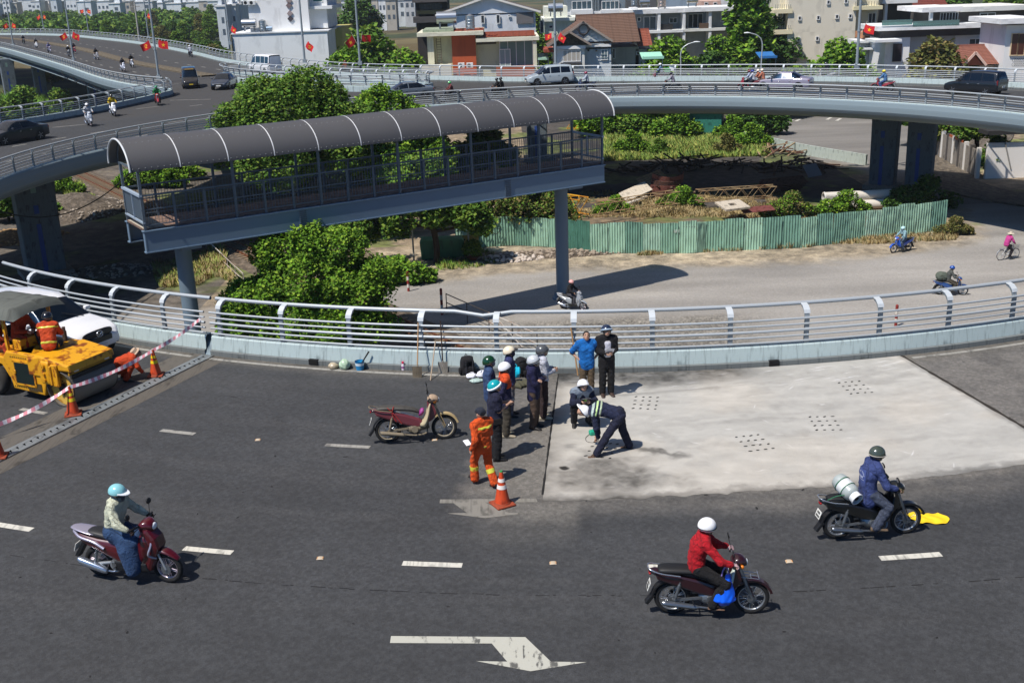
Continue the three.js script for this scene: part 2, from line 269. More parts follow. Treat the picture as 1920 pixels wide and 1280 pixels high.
{
  const N = 2048, X0 = -62, X1 = 62, Z0 = -160, Z1 = -32;
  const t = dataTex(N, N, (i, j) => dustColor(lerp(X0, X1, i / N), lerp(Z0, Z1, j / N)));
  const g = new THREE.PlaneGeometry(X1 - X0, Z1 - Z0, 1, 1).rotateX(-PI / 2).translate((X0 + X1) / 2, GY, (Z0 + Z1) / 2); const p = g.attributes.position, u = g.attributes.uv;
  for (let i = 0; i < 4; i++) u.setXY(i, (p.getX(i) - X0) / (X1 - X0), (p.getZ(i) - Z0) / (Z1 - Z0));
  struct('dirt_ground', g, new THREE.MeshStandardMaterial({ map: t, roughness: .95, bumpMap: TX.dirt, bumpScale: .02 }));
  const RX0 = -34, RX1 = 62, RZ0 = -158, RZ1 = -34, M = 1536;
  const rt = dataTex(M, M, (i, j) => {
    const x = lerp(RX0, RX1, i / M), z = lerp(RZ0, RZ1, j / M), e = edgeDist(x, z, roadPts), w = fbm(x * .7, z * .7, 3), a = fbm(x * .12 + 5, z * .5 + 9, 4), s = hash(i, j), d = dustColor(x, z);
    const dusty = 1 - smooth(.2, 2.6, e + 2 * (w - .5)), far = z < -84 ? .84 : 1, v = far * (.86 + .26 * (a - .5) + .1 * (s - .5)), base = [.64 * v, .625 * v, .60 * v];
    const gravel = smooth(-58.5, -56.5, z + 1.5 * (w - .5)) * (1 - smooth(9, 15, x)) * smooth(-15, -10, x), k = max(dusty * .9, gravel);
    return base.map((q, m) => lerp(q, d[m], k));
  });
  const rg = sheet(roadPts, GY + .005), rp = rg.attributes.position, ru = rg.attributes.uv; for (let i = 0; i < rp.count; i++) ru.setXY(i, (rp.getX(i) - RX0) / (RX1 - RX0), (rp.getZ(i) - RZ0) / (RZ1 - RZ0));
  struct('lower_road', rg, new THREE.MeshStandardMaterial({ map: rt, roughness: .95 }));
  // country beyond: one sheet to the horizon with fields, lawns and bare lots
  const B = 1024, bt = dataTex(B, B, (i, j) => { const a = fbm(i / 40, j / 40, 5, 26), b = fbm(i / 9 + 50, j / 9, 3, 128), dry = smooth(.42, .6, a), v = .7 + .6 * (b - .5); return [lerp(.27, .50, dry) * v, lerp(.33, .45, dry) * v, lerp(.17, .29, dry) * v]; }); bt.repeat.set(8, 8);
  struct('ground', new THREE.PlaneGeometry(9000, 9000).rotateX(-PI / 2).translate(0, GY - .06, -2500), new THREE.MeshStandardMaterial({ map: bt, roughness: 1 }));
  // zebra strips painted on the street seen under the far side of the ring
  const zl = []; for (const [x, y] of [[1438, 227], [1452, 227], [1467, 226], [1483, 226], [1497, 225], [1440, 215], [1555, 222], [1573, 224], [1378, 234]]) { const p = G(x, y, GY + .012); zl.push(bx(.35, .006, 2.2, p.x, p.y, p.z, -.5)); }
  part('crossing_stripe', zl, WHITE_MARK, scene.getObjectByName('lower_road')).userData.kind = 'stuff';
  struct('river', sheet(RIVER, GY - .03), mat(0x7f97a0, { r: .12 }));
}
// pavement with a kerb in front of the houses on the right
struct('pavement', sweep(pathOf([[58, -66], [46, -80.5], [40, -88.4], [39.6, -94], [43, -101], [52, -115], [62, -138]], 1, 1.5), [[0, 0], [0, .14], [4.5, .14], [4.5, 0]].map(([n, y]) => [-n, y + GY]), { us: .5 }), mat(0xa79e90, { r: .9, map: 'dirt' }));

// ---------- ring deck ----------
{
  const geo = [];
  const ring = (a0, a1, da, dr) => {
    const na = Math.ceil((a1 - a0) / da), nr = Math.ceil((RO - RI) / dr), P = [], I = [];
    for (let i = 0; i <= na; i++) for (let k = 0; k <= nr; k++) { const p = polar(lerp(a0, a1, i / na), lerp(RI, RO, k / nr)); P.push(p.x, 0, p.z); }
    for (let i = 0; i < na; i++) for (let k = 0; k < nr; k++) { const a = i * (nr + 1) + k, b = a + nr + 1; I.push(a, b, a + 1, b, b + 1, a + 1); }
    const g = new THREE.BufferGeometry(); g.setAttribute('position', new THREE.Float32BufferAttribute(P, 3)); g.setIndex(I); g.setAttribute('normal', new THREE.Float32BufferAttribute(P.map((_, i) => i % 3 === 1 ? 1 : 0), 3)); return muv(g);
  };
  geo.push(ring(144, 216, .25, .16), ring(216, 504, 2, 2));
  const g = merge(geo);
  tint(g, (x, y, z) => {
    const r = rOf(x, z); let az = azOf(x, z); if (az < 0) az += 360; const s = (az - 180) * DEG * r;
    const n = fbm(x * .5 + 20, z * .5 + 20, 4), st = fbm(s * .12 + 50, r * 1.5, 3), fine = fbm(x * 3, z * 3, 2); let c = [.068, .072, .077].map(q => q * (.93 + .24 * (n - .5) + .2 * (st - .5) + .12 * (fine - .5)));
    const mixTo = (t, k) => { c = c.map((q, i) => lerp(q, t[i], clamp(k))); };
    if (az > 140 && az < 222) {
      const l = az - 185.4, dust = smooth(3.0, -.2, l + 2.2 * (n - .5)) * smooth(40.4, 37.4, r + .8 * (n - .5)) * (l > -1 ? 1 : 0); mixTo([.30, .285, .25], dust * (.45 + 1.0 * fine));
      mixTo([.24, .225, .2], smooth(39.2, 38.0, r + .9 * (n - .5)) * smooth(190, 185, az) * (az < 188 ? 1 : 0) * (.35 + .9 * fine));
      if (az < 168.9) mixTo([.24, .23, .215], smooth(37.8, 36.4, r + .8 * (n - .5)) * (.45 + .5 * (fine - .5)));
      mixTo([.2, .185, .155], smooth(31.75, 31.0, r + .35 * (n - .5)) * .8);
      mixTo([.042, .042, .044], smooth(.6, .72, fbm(x * .9 + 70, z * .9, 3)) * .25); mixTo([.098, .1, .102], smooth(.6, .75, fbm(s * .25 + 9, r * 2.2 + 5, 4)) * .3);
      for (const t of [38.2, 39.4, 42.6, 44.4]) mixTo([.053, .055, .058], .4 * smooth(.35, 0, abs(r - t + .25 * (n - .5))));
    }
    return c;
  });
  const m = new THREE.MeshStandardMaterial({ map: TX.asphalt, vertexColors: true, roughness: .88, bumpMap: TX.asphaltBump, bumpScale: .004 }); m.color.setRGB(1.74, 1.75, 1.77);
  struct('ring_road', g, m);
}
const ringRoad = scene.getObjectByName('ring_road');
// box girder with rounded flanks that carries the ring
struct('ring_girder', sweep(arc(0, 360, 1, 1.5).slice(0, -1).map(p => ({ ...p, x: CX, z: CZ })), [[RI - .3, .5], [RI - .38, .49], [RI - .42, .44], [RI - .46, .15], [RI - .45, -.2], [RI - .34, -.42], [RI - .05, -.66], [RI + .9, -.9], [RI + 2.4, -1.12], [RI + 4.2, -1.3], [RO - 4.2, -1.3], [RO - 2.4, -1.22], [RO - .9, -1.06], [RO - .15, -.82], [RO + .2, -.5], [RO + .33, -.15], [RO + .34, -.04], [RO - .1, -.05], [RI + .1, -.05]], { closed: true, loop: true, us: 30 }), FASCIA);

// ---------- concrete overlay under test ----------
const PA0 = 168.85, PA1 = 185.42;
{
  const N = 2048, M = 1024, S0 = 0, arcL = (PA1 - PA0) * DEG * 34.5;
  const strokes = []; { const q = rng(5); for (let i = 0; i < 70; i++) { const top = i < 42, u = q(), v = top ? .03 + .16 * q() : .2 + .78 * q(); strokes.push([u, v, (top ? .03 : .012) * (.4 + q()), top ? 0 : (q() - .5) * .06, .35 + .6 * q()]); } }
  const t = dataTex(N, M, (i, j) => {
    const u = i / N, v = j / M, s = u * arcL, q = v * 7.1;      // u: 0 = right joint .. 1 = left joint; v: 0 = kerb .. 1 = outer edge
    const st = fbm(s * 1.4, q * 4.5 + 3 * fbm(s * .5, q * .8, 3), 4), big = fbm(s * .55 + 9, q * .55 + 4, 4), f = hash(i, j), sp = fbm(s * 6, q * 6, 3);
    let w = .86 + .12 * (st - .5) + .08 * (big - .5) + .07 * (f - .5) + .06 * (sp - .5), d = 0;
    d += .5 * smooth(.19, .02, v + .12 * (big - .5) + .05 * (st - .5)) * smooth(.28, .7, u + .3 * (big - .3)) * (.5 + sp);
    const ax = u - .88, ay = v - .86; d += .46 * smooth(.19, .0, hypot(ax * 1.15, ay * .75) + .22 * (fbm(s * 2.2, q * 2.2, 4) - .5)) * (.25 + 1.2 * sp);
    d += .4 * smooth(.035, 0, abs(v - .66 - (.83 - u) * .75 + .05 * (sp - .5))) * smooth(.70, .73, u) * smooth(.84, .8, u) * (.4 + sp);
    d += .75 * smooth(.016, .004, hypot((u - .965) * 1.5, v - .79) + .018 * (sp - .5));
    d += .3 * smooth(.02, .0, abs(v - .2 - .02 * sin(u * 9))) * smooth(.52, .62, u) * smooth(.95, .85, u) * st;
    d += (.30 * smooth(.05, 0, 1 - v + .05 * (sp - .5)) + .22 * smooth(.02, 0, u + .02 * (sp - .5)) + .2 * smooth(.06, 0, 1 - u + .05 * (big - .5))) * (.5 + sp); d += .06 * smooth(.55, .75, fbm(s * 1.7 + 31, q * 2.3 + 7, 4)); if (hash(floor(i / 2), floor(j / 2) + 77) > .9985) d += .25; w -= d * .75; let r = w * .985, g = w * .972, b = w * .935;
    const warm = .012 * smooth(.4, .7, big); r += warm; b -= warm;
    for (const k of strokes) { const du = u - k[0]; if (abs(du) < k[2] && abs(v - k[1] - k[3] * du / k[2] - .004 * sin(du * 90)) < .0032) { const a = k[4] * (1 - abs(du) / k[2]) * (.5 + f); r += .2 * a; g += .2 * a; b += .22 * a; } }
    return [r, g, b];
  }); t.wrapS = t.wrapT = THREE.ClampToEdgeWrapping;
  const P = [], U = [], I = [], na = 160, nr = 16; for (let i = 0; i <= na; i++) for (let k = 0; k <= nr; k++) { const u = i / na, v = k / nr, p = polar(lerp(PA0, PA1, u), lerp(30.98, 38.0 + .25 * smooth(.55, 1, u) - .3 * smooth(.5, 0, u) + .05 * (fbm(u * 40, 3, 3) - .5) * 3, v), .006); P.push(p.x, p.y, p.z); U.push(u, v); }
  for (let i = 0; i < na; i++) for (let k = 0; k < nr; k++) { const a = i * (nr + 1) + k, b = a + nr + 1; I.push(a, b, a + 1, b, b + 1, a + 1); }
  const g = new THREE.BufferGeometry(); g.setAttribute('position', new THREE.Float32BufferAttribute(P, 3)); g.setAttribute('uv', new THREE.Float32BufferAttribute(U, 2)); g.setIndex(I); g.computeVertexNormals();
  const o = struct('concrete_patch', g, new THREE.MeshStandardMaterial({ map: t, roughness: .92, color: new THREE.Color(.57, .578, .585), bumpMap: TX.asphaltBump, bumpScale: .002 }));
  // clusters of drilled holes
  const q = rng(9); for (const [rowA, rowB, nx, ny] of [[[1192, 757], [1230, 759], 4, 4], [[1590, 726], [1622, 732], 4, 4], [[1526, 796], [1572, 797], 4, 4], [[1392, 834], [1440, 833], 4, 4], [[1108, 848], [1150, 846], 4, 4]]) {
    const a = G(...rowA, .009), b = G(...rowB, .009), c = a.clone().add(b).multiplyScalar(.5), L = .17, ry = (q() - .5) * .7, hs = [];
    for (let i = 0; i < nx; i++) for (let j = 0; j < ny; j++) hs.push(place(new THREE.CircleGeometry(.034, 8).rotateX(-PI / 2).scale(1 + .5 * q(), 1, .8), [c.x + cos(ry) * (i - 1.5) * L + sin(ry) * (j - 1.5) * L * 1.5 + .02 * q(), .009, c.z - .12 + cos(ry) * (j - 1.5) * L * 1.5 - sin(ry) * (i - 1.5) * L + .02 * q()], q()));
    part('drill_hole', hs, mat(0x1c1c1b, { r: 1 }), o).userData.kind = 'stuff';
  }
  part('saw_cut', sheet([[0, 1], [1, 1]].flatMap(() => []).concat((() => { const L = [], R = []; const w = rng(3); for (let i = 0; i <= 40; i++) { const r = lerp(31, 38.0, i / 40), p = polar(PA1 + .02, r), k = .012 + .02 * w(); L.push([p.x - k, p.z]); R.unshift([p.x + k * .8, p.z]); } return [...L, ...R]; })()), .0095), mat(0x171615, { r: 1 }), o);
  part('joint_gap', sheet((() => { const L = [], R = []; const w = rng(4); for (let i = 0; i <= 50; i++) { const r = lerp(31, 41, i / 50), p = polar(PA0 - .05, r), k = .02 + .04 * w(); L.push([p.x - k, p.z]); R.unshift([p.x + k, p.z]); } return [...L, ...R]; })(), .0095), mat(0x2a251f, { r: 1 }), o);
}
// ---------- painted markings on the ring ----------
function arcMark(a0, a1, r, w, Y = .005) { const L = [], R = [], n = max(1, Math.ceil(abs(a1 - a0) / .6)); for (let i = 0; i <= n; i++) { const a = lerp(a0, a1, i / n), p = polar(a, r - w / 2), q = polar(a, r + w / 2); L.push([p.x, p.z]); R.unshift([q.x, q.z]); } return sheet([...L, ...R], Y); }
for (const [x0, x1, y] of [[-40, 57, 994], [338, 437, 1034], [755, 868, 1055], [1215, 1310, 1058], [1646, 1767, 1041]]) { const a = G(x0, y), b = G(x1, y); part('lane_dash', arcMark((azOf(a.x, a.z) + 360) % 360, (azOf(b.x, b.z) + 360) % 360, 40.82, .16), WHITE_MARK, ringRoad); }
for (const [x0, x1, y] of [[28, 95, 771], [294, 368, 811], [608, 695, 836]]) { const a = G(x0, y), b = G(x1, y); part('lane_dash', arcMark((azOf(a.x, a.z) + 360) % 360, (azOf(b.x, b.z) + 360) % 360, 35.92, .15), DULL_MARK, ringRoad); }
for (let a = -120; a < 130; a += 4.6) for (const r of [35.9, 40.8]) part('lane_dash', arcMark(a, a + 1.7, r, .15), DULL_MARK, ringRoad);
for (const [a0, a1] of [[186, 203.6], [204.6, 216], [150, 168.5]]) part('edge_line', arcMark(a0, a1, 31.22, .13), DULL_MARK, ringRoad);
part('edge_line', arcMark(-130, 130, 31.3, .14), DULL_MARK, ringRoad); part('edge_line', arcMark(-14, 130, 46.3, .14), DULL_MARK, ringRoad);
const arrowTex = rep(dataTex(512, 512, (i, j) => { const a = fbm(i / 22, j / 60, 4, 16), b = hash(i, j), k = .85 * smooth(.62, .72, a + .16 * (b - .5)), v = .92 - .06 * b; return [lerp(v, .38, k), lerp(v, .38, k), lerp(v * .97, .38, k)]; }), 1.9);
const pxSheet = (pts, Y) => sheet(pts.map(p => { const q = G(p[0], p[1], Y); return [q.x, q.z]; }), Y);
part('turn_arrow', pxSheet([[733, 1192], [985, 1194], [1033, 1240], [1100, 1241], [995, 1258], [893, 1239], [951, 1240], [922, 1206], [731, 1205]], .005), mat(0xc4c4be, { r: .8, map: arrowTex }), ringRoad);
part('turn_arrow', pxSheet([[825, 936], [935, 935], [1005, 934], [1008, 941], [910, 942], [953, 961], [992, 961], [910, 971], [838, 962], [875, 961], [850, 943], [824, 943]], .005), mat(0x82817c, { r: .9, map: 'stain' }), ringRoad, 'dust-covered turn arrow at the corner of the concrete patch');
{ const q = rng(21), sl = []; for (const [r, a0, a1, k] of [[41.75, 160, 206, .55], [33.6, 187, 200, .15]]) for (let a = a0; a < a1;) { const l = .05 + .4 * q(); if (q() < k) sl.push(arcMark(a, a + l, r + .03 * (q() - .5), .012 + .012 * q(), .0045)); a += l + .08 * q(); } for (let i = 0; i < 260; i++) { const p = polar(150 + 62 * q(), 31.5 + 14 * q()); sl.push(place(new THREE.CircleGeometry(.008 + .022 * q() * q(), 5).rotateX(-PI / 2).scale(1 + 2 * q(), 1, 1), [p.x, .0045, p.z], q() * 3)); } part('seam_crack', sl, mat(0x19191a, { r: 1 }), ringRoad).userData.kind = 'stuff'; }
// reflective road studs
{ const q = []; [[600, 1047], [1037, 1056], [1480, 1053], [483, 825], [815, 825]].forEach(([x, y], i) => {
  const t = thing('road_stud', ['amber road stud left of the long dash above the arrow', 'amber road stud between the middle dash and the red-jacket rider', 'amber road stud right of the red-jacket rider', 'pale road stud beside the faded inner dash on the left', 'pale road stud under the parked motorbike'][i], 'road stud', G(x, y, 0), 0, 'road studs set in the ring road');
  part('stud_body', [hull([[-.06, .004, .004, .05, 3], [-.03, .012, .012, .055, 3], [.03, .012, .012, .055, 3], [.06, .004, .004, .05, 3]], 12, 1)], mat(0xb9aa94, { r: .5 }), t); for (const k of [-.05, .05]) part('reflector', bx(.006, .014, .07, k, .014, 0), mat(0xe0952c, { r: .2 }), t); }); }

// ---------- parapets with railings ----------
const POST_G = ext([[-.06, .5], [-.045, 1.2], [-.08, 1.29], [-.16, 1.385], [-.28, 1.43], [-.31, 1.46], [-.29, 1.485], [-.17, 1.46], [-.06, 1.37], [-.02, 1.29], [.005, 1.2], [.01, .5]].map(([n, y]) => [n - .1, y]), .12, 0, 0, 0, .008);
const CAP_G = ext([[-.3, 1.49], [-.17, 1.467], [-.055, 1.377], [-.022, 1.315], [-.006, 1.315], [-.04, 1.395], [-.16, 1.487], [-.3, 1.512]].map(([n, y]) => [n - .1, y]), .16, 0, 0, 0, .004), CAPM = mat(0xbac1c5, { r: .45 });
function railing(name, label, path, { spacing = 2.0, offset = .6, dip, base = true, dmg } = {}) {
  const t = thing(name, label, 'railing');
  if (base) {
    part('concrete_wall', sweep(path, [[.0, .14], [-.05, .49], [-.09, .53], [-.34, .53], [-.36, .5], [-.36, 0]], { us: 1 }), BLUE, t);
    part('kerb', sweep(path, [[.07, -.02], [.07, .13], [0, .15]], { us: 1 }), KERB, t);
  }
  for (const [y, r] of [[.6, .026], [.75, .026], [.9, .038], [1.05, .026], [1.2, .03]]) part('rail', sweep(path, circleProf(-.08, y, r, 8), { closed: true, round: true }), RAILM, t);
  const tp = dip ? path.map(p => ({ ...p, y: -dip[1] * max(0, 1 - abs(hypot(p.x - dip[0].x, p.z - dip[0].z)) / .75) })) : path;
  part('top_rail', sweep(tp, circleProf(-.44, 1.5, .052, 10), { closed: true, round: true }), RAILM, t);
  let run = offset; for (let i = 1; i < path.length; i++) { const a = path[i - 1], b = path[i], L = hypot(b.x - a.x, b.z - a.z); while (run < L) { const k = run / L, o = part('post', POST_G, POSTM, t); part('cap', CAP_G, CAPM, o); o.position.set(lerp(a.x, b.x, k), 0, lerp(a.z, b.z, k)); o.rotation.y = atan2(-lerp(a.nz, b.nz, k), lerp(a.nx, b.nx, k)); run += spacing; } run -= L; }
  return t;
}
const azPx = (x, y) => { const p = G(x, y, 0); return (azOf(p.x, p.z) + 360) % 360; };
const jointAz = 203.9, dipAt = G(905, 698, 0); 
{ const p = polar(azOf(dipAt.x, dipAt.z), RI + .0); 
  const near = railing('ring_railing', 'near inner parapet and railing of the ring, behind the workers, with a dented top rail', arc(203.75, 140, RI, .35), { spacing: 2.0, offset: .28, dip: [p, .11] });
  for (const x of [600, 1445]) { const y = x < 900 ? 676 : 680, q = G(x, y, 0), a = azOf(q.x, q.z), c = polar(a, RI + .05, .09); part('drain_hole', bx(.26, .14, .1, 0, 0, 0).rotateY(-a * DEG).translate(c.x, c.y, c.z), mat(0x0d0d0e, { r: 1 }), near); } }
railing('ring_railing', 'inner parapet and railing left of the expansion joint, beside the white SUV', arc(222, 204.1, RI, .5), { offset: .25 + 1.9 });
railing('ring_railing', 'far inner parapet and railing of the ring, behind the footbridge roof', arc(-112, 112, RI, 1), { offset: .7 });
railing('ring_railing', 'far outer parapet and railing of the ring, in front of the houses', pathOf([...arc(115, 16, RO, 6).map(p => [p.x, p.z]), [10.5, -105.4], [1.5, -108.4], [-7.5, -114.0], [-16.3, -120.9], [-24.4, -132], [-36, -151], [-44.5, -169], [-55, -190], [-68, -214], [-81, -235], [-97, -259], [-113, -275], [-135, -288], [-170, -300]], -1, 2.5), { offset: 1, spacing: 2.4 });
// slip road towards the upper left
const rampNear = [[-32.3, -110.6], [-36.3, -115], [-42.4, -124.1], [-57, -150.8], [-71.5, -176.6], [-91, -210.2], [-118, -250], [-160, -292]], flare = [[-52, -68], [-43, -79], [-37.7, -85.6], [-34.6, -92], [-32.8, -98], [-31.7, -103.6], [-31.2, -108.2], [-31.9, -110.4]];
railing('ramp_railing', 'parapet and railing on the near side of the slip road leading away at upper left', pathOf(rampNear, 1, 2), { spacing: 2 });
railing('ramp_railing', 'outer parapet and railing of the ring left side, curving round the slip road nose', pathOf(flare, 1, 1.2), { spacing: 2 });
const isle = [[-7.2, -104.9], [-12.4, -105.2], [-19.5, -110.4], [-29.6, -123.6], [-30.6, -128.6], [-24, -121.6], [-15.6, -113.2], [-7.6, -107.6], [-6.8, -105.6]];
railing('ramp_railing', 'closed loop of parapet and railing round the triangular gap beside the big tree', pathOf([...isle, isle[0]], 1, 1), { spacing: 1.6 });
{
  const far = [[-170, -300], [-135, -288], [-113, -275], [-97, -259], [-81, -235], [-68, -214], [-55, -190], [-44.5, -169], [-36, -151], [-24.4, -132], [-16.3, -120.9], [-7.5, -114], [1.5, -108.4], [10.5, -105.4]];
  const inner = arc(10, -66, 45.5, 4).map(p => [p.x, p.z]), out = [...flare.slice(1), ...rampNear, ...far, ...inner];
  const shape = new THREE.Shape(out.map(p => new THREE.Vector2(p[0], -p[1]))); shape.holes.push(new THREE.Path(isle.map(p => new THREE.Vector2(p[0], -p[1]))));
  const m = new THREE.MeshStandardMaterial({ map: TX.asphalt, roughness: .9 }); m.color.setRGB(.125, .124, .124);
  const rr = struct('slip_road', muv(new THREE.ShapeGeometry(shape).rotateX(-PI / 2).translate(0, -.006, 0)), m);
  struct('slip_road_girder', [sweep(pathOf(rampNear, 1, 3), [[-.37, .5], [-.43, .46], [-.46, .2], [-.44, -.2], [-.1, -.7], [.7, -1.05], [2.5, -1.3]]), sweep(pathOf(flare, 1, 2), [[-.37, .5], [-.43, .46], [-.46, .2], [-.44, -.2], [-.1, -.7], [.7, -1.05], [2.5, -1.3]]), sheet(out, -1.28)], FASCIA);
  const med = pathOf([[392, 143], [330, 132], [250, 117.5], [150, 92], [60, 77], [-20, 69]].map(p => { const q = G(p[0], p[1], 0); return [q.x, q.z]; }), 1, 3);
  part('median_strip', sweep(med, [[.9, -.01], [.9, .15], [-.9, .15], [-.9, -.01]]), mat(0xa39880, { r: .95, map: 'dirt' }), rr); part('edge_line', sweep(med, [[1.25, .002], [1.05, .002]]), DULL_MARK, rr);
  for (const off of [4.2, -4.4]) for (let i = 1; i < med.length - 1; i += 2) { const p = med[i], q = med[i + 1]; part('lane_dash', beam([lerp(p.x, q.x, 0) + p.nx * off, .0, lerp(p.z, q.z, 0) + p.nz * off], [lerp(p.x, q.x, .6) + q.nx * off, .0, lerp(p.z, q.z, .6) + q.nz * off], .16, .006), DULL_MARK, rr); }
  for (const pts of [[[318, 188], [395, 186]], [[97, 239], [160, 233]], [[255, 204], [300, 199]], [[355, 199], [378, 196]], [[322, 158], [335, 157]]]) { const a = G(...pts[0], 0), b = G(...pts[1], 0); part('edge_line', beam([a.x, .004, a.z], [b.x, .004, b.z], .16, .006), DULL_MARK, rr); }
}
// ---------- piers under the bridge ----------
function pier(label, px, py, w, d, turn, top = -1.25, y0 = GY) {
  const p = G(px, py, GY), t = thing('bridge_pier', label, 'bridge pier', [p.x, GY, p.z], turn, 'concrete piers under the elevated ring');
  const H = top - GY; part('shaft', muv(ext([[-w / 2, 0], [w / 2, 0], [w / 2 * 1.06, H * .8], [w / 2 * 1.2, H + .02], [-w / 2 * 1.2, H + .02], [-w / 2 * 1.06, H * .8]], d, 0, 0, 0, .12)), mat(0x67747f, { r: .85, map: 'stain' }), t);
  const BL = mat(0x24468f, { r: .6 }), f = d / 2 + .004; part('blue_inlay', [bx(.28, H * .5, .02, -.1, H * .27, f), bx(.3, .55, .02, -.1, H * .66, f)], BL, t); part('green_inlay', bx(.34, .7, .02, -.1, H * .87, f), mat(0x7d9a8e, { r: .6 }), t);
  part('footing', bx(w + 1, .5, d + 1, 0, .1, 0), mat(0x8a8a86, { r: .9, map: 'stain' }), t); return t;
}
pier('right-hand pair of piers, the left one with a blue stripe, behind the concrete pipes', 1655, 351, 1.75, 1.6, -.5);
pier('right-hand pair of piers, the shaded right one next to the street corner', 1722, 357, 1.75, 1.6, -.5);
pier('dark pier with blue stripes on the left, between the parapet and the gravel heap', 86, 513, 2.1, 1.9, .55);
pier('dark pier rising behind the right end of the footbridge', 1008, 300, 1.7, 1.7, 0);
pier('pier under the slip road, near the ring nose at left', 182, 210, 1.6, 1.6, .5); pier('pier under the slip road at the left edge of the photograph', 22, 185, 1.9, 1.7, .5); pier('pier under the slip road, second from the left edge', 78, 180, 1.7, 1.6, .5);

// ---------- expansion joint across the road ----------
{
  const t = thing('expansion_joint', 'diagonal steel comb expansion joint across the road beside the road roller', 'expansion joint');
  const band = (a0, a1, Y, m, n, c) => part(n, (() => { const L = [], R = []; for (let i = 0; i <= 24; i++) { const r = lerp(31, 46.8, i / 24), w = 34 / r; const p = polar(jointAz + a0 * w, r), q = polar(jointAz + a1 * w, r); L.push([p.x, p.z]); R.unshift([q.x, q.z]); } return sheet([...L, ...R], Y); })(), m, t);
  band(.35, 1.5, .004, mat(0x5f5c57, { r: .9, map: 'stain' }), 'concrete_header'); band(-1.25, -.32, .004, mat(0x5c5852, { r: .9, map: 'stain' }), 'concrete_header');
  band(-.3, .34, .006, mat(0x868e94, { r: .55, m: .3, map: 'stain' }), 'steel_plate');
  const teeth = []; for (let r = 31.1; r < 46.6; r += .2) { const w = 34 / r, a = polar(jointAz + .11 * w, r, .009), b = polar(jointAz - .12 * w, r + .1, .009), c = polar(jointAz + .11 * w, r + .07, .009); const g = new THREE.BufferGeometry(); g.setAttribute('position', new THREE.Float32BufferAttribute([...a, ...b, ...c], 3)); g.setAttribute('normal', new THREE.Float32BufferAttribute([0, 1, 0, 0, 1, 0, 0, 1, 0], 3)); teeth.push(g); }
  part('comb_gap', teeth, mat(0x1b1c1e, { r: 1 }), t).userData.kind = 'stuff'; band(-.42, -.33, .0085, mat(0x17171a, { r: 1 }), 'rubber_seal');
}

